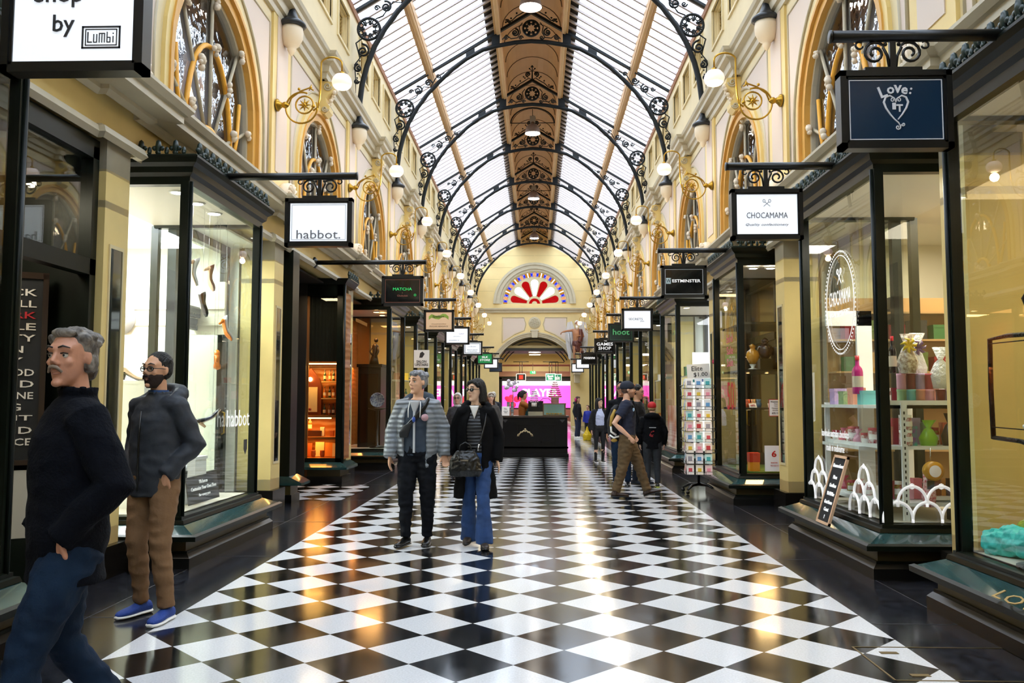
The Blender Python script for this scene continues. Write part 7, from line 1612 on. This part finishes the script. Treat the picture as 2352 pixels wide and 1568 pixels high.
person('person', 'man in a navy cap and polo with a striped backpack striding to the right', 'person', (1.47, 12.80, 0), 88, 1.73, 'e0b096', vox=.010, build=1.08,
       J=dict(sL=(.18, .01, 1.41), sR=(-.18, .01, 1.41), eR=(-.23, .20, 1.12), wR=(-.20, -.03, .93), eL=(.25, .06, 1.13), wL=(.24, -.12, .95), kL=(.09, -.18, .52), aL=(.09, -.31, .12), tL=(0, -1, .28), kR=(-.09, .06, .50), aR=(-.09, .17, .11), tR=(0, -1, 0)),
       hands={'R': dict(d=(.2, -.5, -.7), n=(1, 0, 0), curl=.6), 'L': dict(d=(0, -.4, -.8), n=(-1, 0, 0), curl=.8)}, lean=2,
       legs=lambda f: f(mat('khaki work trousers', '5c482c', .85, noise=.2, nscale=7), .100, .080, .060, zb=.11, wr=(.016, (9, 9, 14))), shoes=lambda f: f(LTH, BLK, .05, 1.08, 'work_boot'),
       top=lambda f: f(.86, 1.46, .022, mat('navy polo cotton', '141c34', .85), 'polo_shirt', sleeve=.62, collar=(1.44, .058, .03), sl_r=1.15), hair=('under', HBR), extras=ex5)
# --- boy in the red cap, seen from behind
def ex6(e):
    e['cap'](mat('red cap cloth', 'b01018', .7), 1)
    b = MB(); 
    for q in range(12): b.ball((random.uniform(-.04, .05), .155 - .0, random.uniform(1.02, 1.16)), random.uniform(.008, .02), 6, (1, .3, 1))
    b.build('red_print', mat('red print', '8a1418', .7), e['root']); text('WINGSTAR', .02, (0, .150, 1.24), WI, e['root'], w=.14, rot=(PI / 2, 0, PI), name='print_lettering') if 0 else MB().box(-.07, .142, 1.225, .07, .158, 1.24).build('print_line', mat('pale print', 'a8a8a8', .7), e['root'])
person('person', 'boy in a red cap and black hoodie standing with his back to the camera', 'person', (2.07, 14.40, 0), 176, 1.42, 'e0b49a', vox=.012, build=1.06, head_yaw=0,
       J=dict(eR=(-.26, .0, 1.14), wR=(-.25, -.08, .90), eL=(.26, .0, 1.14), wL=(.25, -.08, .90)),
       legs=lambda f: f(mat('dark grey denim', '22262c', .85, noise=.2, nscale=6), .094, .070, .056, zb=.09), shoes=lambda f: f(BLK, mat('lime shoe sole', '9aa828', .5), 0, 1.1, 'sneaker'),
       top=lambda f: f(.80, 1.46, .032, mat('black hoodie cloth', '08090d', .9, spec=.15), 'hoodie', sleeve=1.0, hood=True, sl_r=1.1), hair=('under', mat('fair hair', 'a8805a', .6)), extras=ex6)
DKJ = mat('dark jacket cloth', '0d0f14', .85, spec=.15)
person('person', 'man with glasses and black hair standing behind the man with the backpack', 'person', (1.57, 14.55, 0), -12, 1.77, 'b88468', vox=.014, legs=lambda f: f(JEAN), shoes=lambda f: f(BLK, BLK), top=lambda f: f(.82, 1.46, .03, DKJ, 'jacket', sleeve=1.0, collar=(1.44, .06, .06)), hair=('short', HBK), extras=lambda e: e['glasses'](False, .004))
def ex8(e):
    b = MB(); b.rbox(V((.05, -.31, 1.20)), (.075, .12, .012), Matrix.Rotation(-.5, 3, 'X')); b.build('phone', BLK, e['root'])
person('person', 'man in black looking down at a phone between the backpack man and the boy', 'person', (1.90, 14.95, 0), 62, 1.72, 'c89878', vox=.014, head_pitch=14,
       J=dict(eR=(-.22, -.04, 1.12), wR=(-.03, -.24, 1.17), eL=(.22, -.02, 1.12), wL=(.12, -.26, 1.17), kL=(.1, -.03, .5), aL=(.1, -.05, .09)), hands={'R': dict(d=(.3, -1, .1), n=(.3, 0, 1), curl=.5), 'L': dict(d=(-.3, -1, .1), n=(0, 0, 1), curl=.5)},
       legs=lambda f: f(mat('navy jeans', '16202e', .85)), shoes=lambda f: f(mat('black blue sneaker', '141c28', .6), BLK), top=lambda f: f(.84, 1.46, .026, mat('black sweater', '0c0c10', .9), 'sweater', sleeve=1.0), hair=('short', HBK), extras=ex8)
def ex9(e):
    MB().tube([e['ln']((.056 * math.cos(t), .012 + .056 * math.sin(t), 1.475)) for t in [2 * PI * q / 14 for q in range(14)]], .012, 6, closed=True).build('choker', BLK, e['root'])
person('person', 'woman with black hair in a pale blue shirt and long black cardigan', 'person', (1.60, 20.10, 0), 12, 1.51, 'e0b494', head_yaw=38, vox=.013, female=True,
       legs=lambda f: f(mat('black leggings', '0c0c0f', .8), .082, .054, .040, zt=1.06, off=.008, wr=(.003, (8, 8, 8))), shoes=lambda f: f(BLK, WHT, 0, .95, 'sneaker'),
       top=lambda f: (f(1.0, 1.45, .014, mat('pale blue shirt cotton', 'b4bcd8', .8), 'shirt', collar=(1.44, .056, .03)), f(.70, 1.44, .034, mat('black cardigan', '0a0a0e', .9), 'cardigan', sleeve=1.0, gap=48, th=.022)), hair=('long', HBK), extras=ex9)
person('person', 'person with brown hair in a dark coat standing right of the kiosk', 'person', (1.72, 33.2, 0), 55, 1.62, 'd8a888', vox=.02, female=True, legs=lambda f: f(mat('faded navy jeans', '2a3048', .85), .09, .07, .06), shoes=lambda f: f(WHT, WHT), top=lambda f: f(.80, 1.46, .035, mat('dark navy coat', '10121c', .85), 'coat', sleeve=1.0, hood=True), hair=('long', HBR),
       extras=lambda e: MB().ball(e['hp'](-.10, .05, -.02), 1, 8, (.05, .05, .09)).build('pink_hood', mat('magenta hood', 'c02878', .7), e['root']))
person('person', 'child in a royal blue jacket beside the person in the dark coat', 'person', (2.10, 33.0, 0), -30, 1.28, 'd8a888', vox=.02, legs=lambda f: f(mat('black leggings', '0c0c0f', .8)), shoes=lambda f: f(WHT, WHT), top=lambda f: f(.82, 1.46, .035, mat('royal blue jacket', '1c2c9a', .7), 'jacket', sleeve=1.0), hair=('short', HBR))
tag(organic(MB().loft([((0, 0, 0), (.14, 0, 0), (0, .08, 0)), ((0, 0, .2), (.16, 0, 0), (0, .08, 0)), ((0, 0, .38), (.05, 0, 0), (0, .02, 0)), ((0, 0, .5), (.03, 0, 0), (0, .02, 0))], 12), 'shopping_bag', mat('yellow plastic bag', 'd8b818', .4), None, .02, 2, (.015, (9, 9, 9))), 'yellow plastic shopping bag standing on the floor beside the child', 'bag').location = (1.98, 31.4, 0)
# barista
def ex12(e):
    b = MB(); b.loft([((0, -.03, .70), (.15, 0, 0), (0, .11, 0)), ((0, -.03, .95), (.165, 0, 0), (0, .115, 0)), ((0, -.035, 1.15), (.145, 0, 0), (0, .11, 0)), ((0, -.05, 1.30), (.09, 0, 0), (0, .085, 0))], 18); e['organic'](b, 'apron', mat('teal apron', '1c5a60', .8), e['root'], .014, 1)
person('person', 'barista in a rust sweater and teal apron reaching out behind the kiosk', 'person', (-.24, 22.98, 0), 82, 1.72, 'cf9c7c', vox=.014, female=True, head_pitch=8,
       J=dict(eR=(-.16, -.22, 1.30), wR=(-.12, -.48, 1.34), eL=(.16, -.20, 1.28), wL=(.14, -.44, 1.30)), hands={'R': dict(d=(0, -1, 0), n=(0, 0, -1), curl=.6), 'L': dict(d=(0, -1, 0), n=(0, 0, -1), curl=.6)},
       legs=lambda f: f(CHR_), shoes=lambda f: f(BLK, BLK), top=lambda f: f(.86, 1.45, .022, mat('rust orange sweater', '9a5a20', .9), 'sweater', sleeve=1.0, sl_r=1.1), hair=('tail', HBK), extras=ex12)
person('person', 'white haired woman with glasses and a striped scarf between the couple', 'person', (-1.46, 17.0, 0), -5, 1.60, 'd8ac94', vox=.016, female=True, legs=lambda f: f(CHR_), shoes=lambda f: f(BLK, BLK), top=lambda f: f(.80, 1.46, .03, mat('grey tweed coat', '3c3c40', .9, noise=.5, nscale=40), 'coat', sleeve=1.0), hair=('bob', HWH),
       extras=lambda e: (e['glasses'](False, .004), MB().tube([(.06 * math.cos(t), .0 + .065 * math.sin(t), 1.47) for t in [2 * PI * q / 12 for q in range(12)]], .028, 8, closed=True).build('scarf', mat('pale striped scarf', 'c8c4c0', .9, noise=.5, nscale=30), e['root'])))
person('person', 'woman in a pale knitted beanie and grey brown coat behind the woman in sunglasses', 'person', (-.90, 19.0, 0), 8, 1.62, 'd8ac94', vox=.016, female=True, legs=lambda f: f(CHR_), shoes=lambda f: f(BLK, BLK), top=lambda f: f(.76, 1.46, .035, mat('grey brown coat', '4a4642', .9), 'coat', sleeve=1.0, hood=True), hair=('long', HBR), extras=lambda e: e['beanie'](mat('pale knit wool', 'c8c0b0', .95, bump=.6, bscale=90, noise=.3, nscale=60)))
person('person', 'white haired man in a dark jacket and jeans left of the kiosk', 'person', (-1.12, 24.4, 0), 172, 1.70, 'd8a088', vox=.016, legs=lambda f: f(JEAN), shoes=lambda f: f(BLK, BLK), top=lambda f: f(.82, 1.46, .034, mat('dark navy jacket', '141a26', .8), 'jacket', sleeve=1.0, collar=(1.44, .06, .05)), hair=('short', HWH))
# --- winged statue on the wall bracket beside the portal
def exs(e):
    rt = e['root']; WN = mat('pale statue wing', 'd0d2d8', .5, wave=(12, .6, 'X', 1)); RB = mat('dark red brown robe', '4a1c14', .5)
    for sx in (-1, 1):
        b = MB(); out = [(.05, 1.42), (.18, 1.74), (.34, 1.70), (.42, 1.3), (.40, .9), (.30, .35), (.22, .32), (.18, .8), (.08, 1.1)]
        b.prism([(sx * x, z) for x, z in out], .16, .20); w_ = b.build('wing', WN, rt)
        b = MB()
        for q in range(9): b.tube([(sx * (.12 + .022 * q), .15, 1.45 - .02 * q), (sx * (.16 + .022 * q), .14, 1.0), (sx * (.17 + .014 * q), .15, .5 + .06 * q)], [.014, .016, .004], 5)
        b.build('feather', WN, w_)
    e['beard'](HWH); b = MB(); b.tube([e['hp'](0, -.08, -.09), e['hp'](0, -.09, -.17), e['hp'](0, -.07, -.24)], [.05, .045, .01], 8); b.build('long_beard', HWH, rt)
    b = MB(); b.loft([(V((0, 0, .60)), V((.17, 0, 0)), V((0, .12, 0))), (V((0, 0, .85)), V((.18, 0, 0)), V((0, .13, 0))), (V((.0, 0, 1.0)), V((.16, 0, 0)), V((0, .115, 0)))], 16); b.tube([(.10, -.10, .95), (.14, -.08, 1.15), (.13, -.06, 1.38), (.05, .10, 1.38)], [.08, .08, .07, .05], 8); b.tube([(.16, -.05, .62), (.2, -.02, .45)], [.08, .03], 8); e['organic'](b, 'robe', RB, rt, .02, 1, (.02, (9, 9, 6)))
    b = MB(); b.tube([(-.28, -.10, 1.30), (-.24, -.15, .9), (-.17, -.16, .55)], .010, 5); b.build('scythe_shaft', BLK, rt)
    MB().box(-.24, -.2, -.06, .24, .22, .02).build('plinth', GRY, rt)
person('statue', 'painted winged bearded statue on a bracket right of the portal', 'statue', (2.42, 48.3, 3.31), 0, 2.72, '9a6a4a', vox=.02, build=1.05, J=dict(eR=(-.38, -.06, 1.36), wR=(-.56, -.22, 1.30), eL=(.24, -.02, 1.15), wL=(.05, -.20, 1.18), kL=(.13, -.06, .5), aL=(.16, .05, .09), kR=(-.10, -.10, .5), aR=(-.12, -.08, .09)), hair=('short', HWH), extras=exs)
sb = MB(); sb.box(2.15, 47.75, 3.16, 2.75, YEND, 3.24); sb.box(2.25, 47.9, 2.98, 2.65, YEND, 3.16); sb.prism([(2.3, 2.5), (2.6, 2.5), (2.6, 2.98), (2.3, 2.98)], 48.6, YEND); tag(sb.build('statue_bracket', GRY), 'stone bracket carrying the winged statue on the end wall', 'bracket')
# ================================================================== soft goods and small signs
def scarf(pts, rr, m, label):
    b = MB(); n = len(pts)
    for q in range(4):
        b.tube([(x + random.uniform(-.03, .03), y + random.uniform(-.03, .03), z + random.uniform(-.02, .03)) for x, y, z in pts], [rr * random.uniform(.7, 1.1) for _ in pts], 8)
    return tag(organic(b, 'scarf', m, None, .010, 2, (.022, (16, 16, 16))), label, 'scarf')
scarf([(3.18, 5.85, .49), (3.24, 5.7, .52), (3.26, 5.52, .54), (3.24, 5.36, .60), (3.32, 5.2, .68), (3.38, 5.0, .80), (3.46, 4.8, .92)], .085, mat('turquoise scarf', '3cc4c0', .7, bump=.7, bscale=14), 'crumpled turquoise scarf lying in the jewellery window')
scarf([(3.34, 5.80, .56), (3.38, 5.6, .66), (3.44, 5.4, .78), (3.52, 5.15, .94), (3.6, 4.95, 1.08)], .065, mat('lime scarf', '9aa828', .7, bump=.7, bscale=14), 'lime green scarf behind the turquoise scarf')
scarf([(3.22, 5.35, .46), (3.3, 5.1, .47), (3.4, 4.9, .48)], .04, mat('dusty pink scarf', 'c08a88', .7, bump=.7, bscale=14), 'dusty pink scarf beside the turquoise scarf')
r = thing('hanging_board', 'small white board reading SALON UPSTAIRS hanging on the left beyond the ribbon sign', 'sign', (-2.86, 21.9, 2.30))
MB().box(-.20, -.015, 0, .20, .015, .46).build('board', WHT, r); text('SALON\nUPSTAIRS', .15, (0, -.018, .12), INK, r, w=.34, bold=.02, line=.9)
MB().prism([(-.06, .26), (.02, .26), (.08, .36), (.02, .42), (-.04, .38)], -.018, -.015).build('profile_mark', INK, r); b = MB(); b.tube([(-.15, 0, .46), (-.15, 0, 1.1)], .006, 5); b.build('hanging_chain', BLK, r); b = MB(); b.tube([(.15, 0, .46), (.15, 0, 1.1)], .006, 5); b.build('hanging_chain', BLK, r)
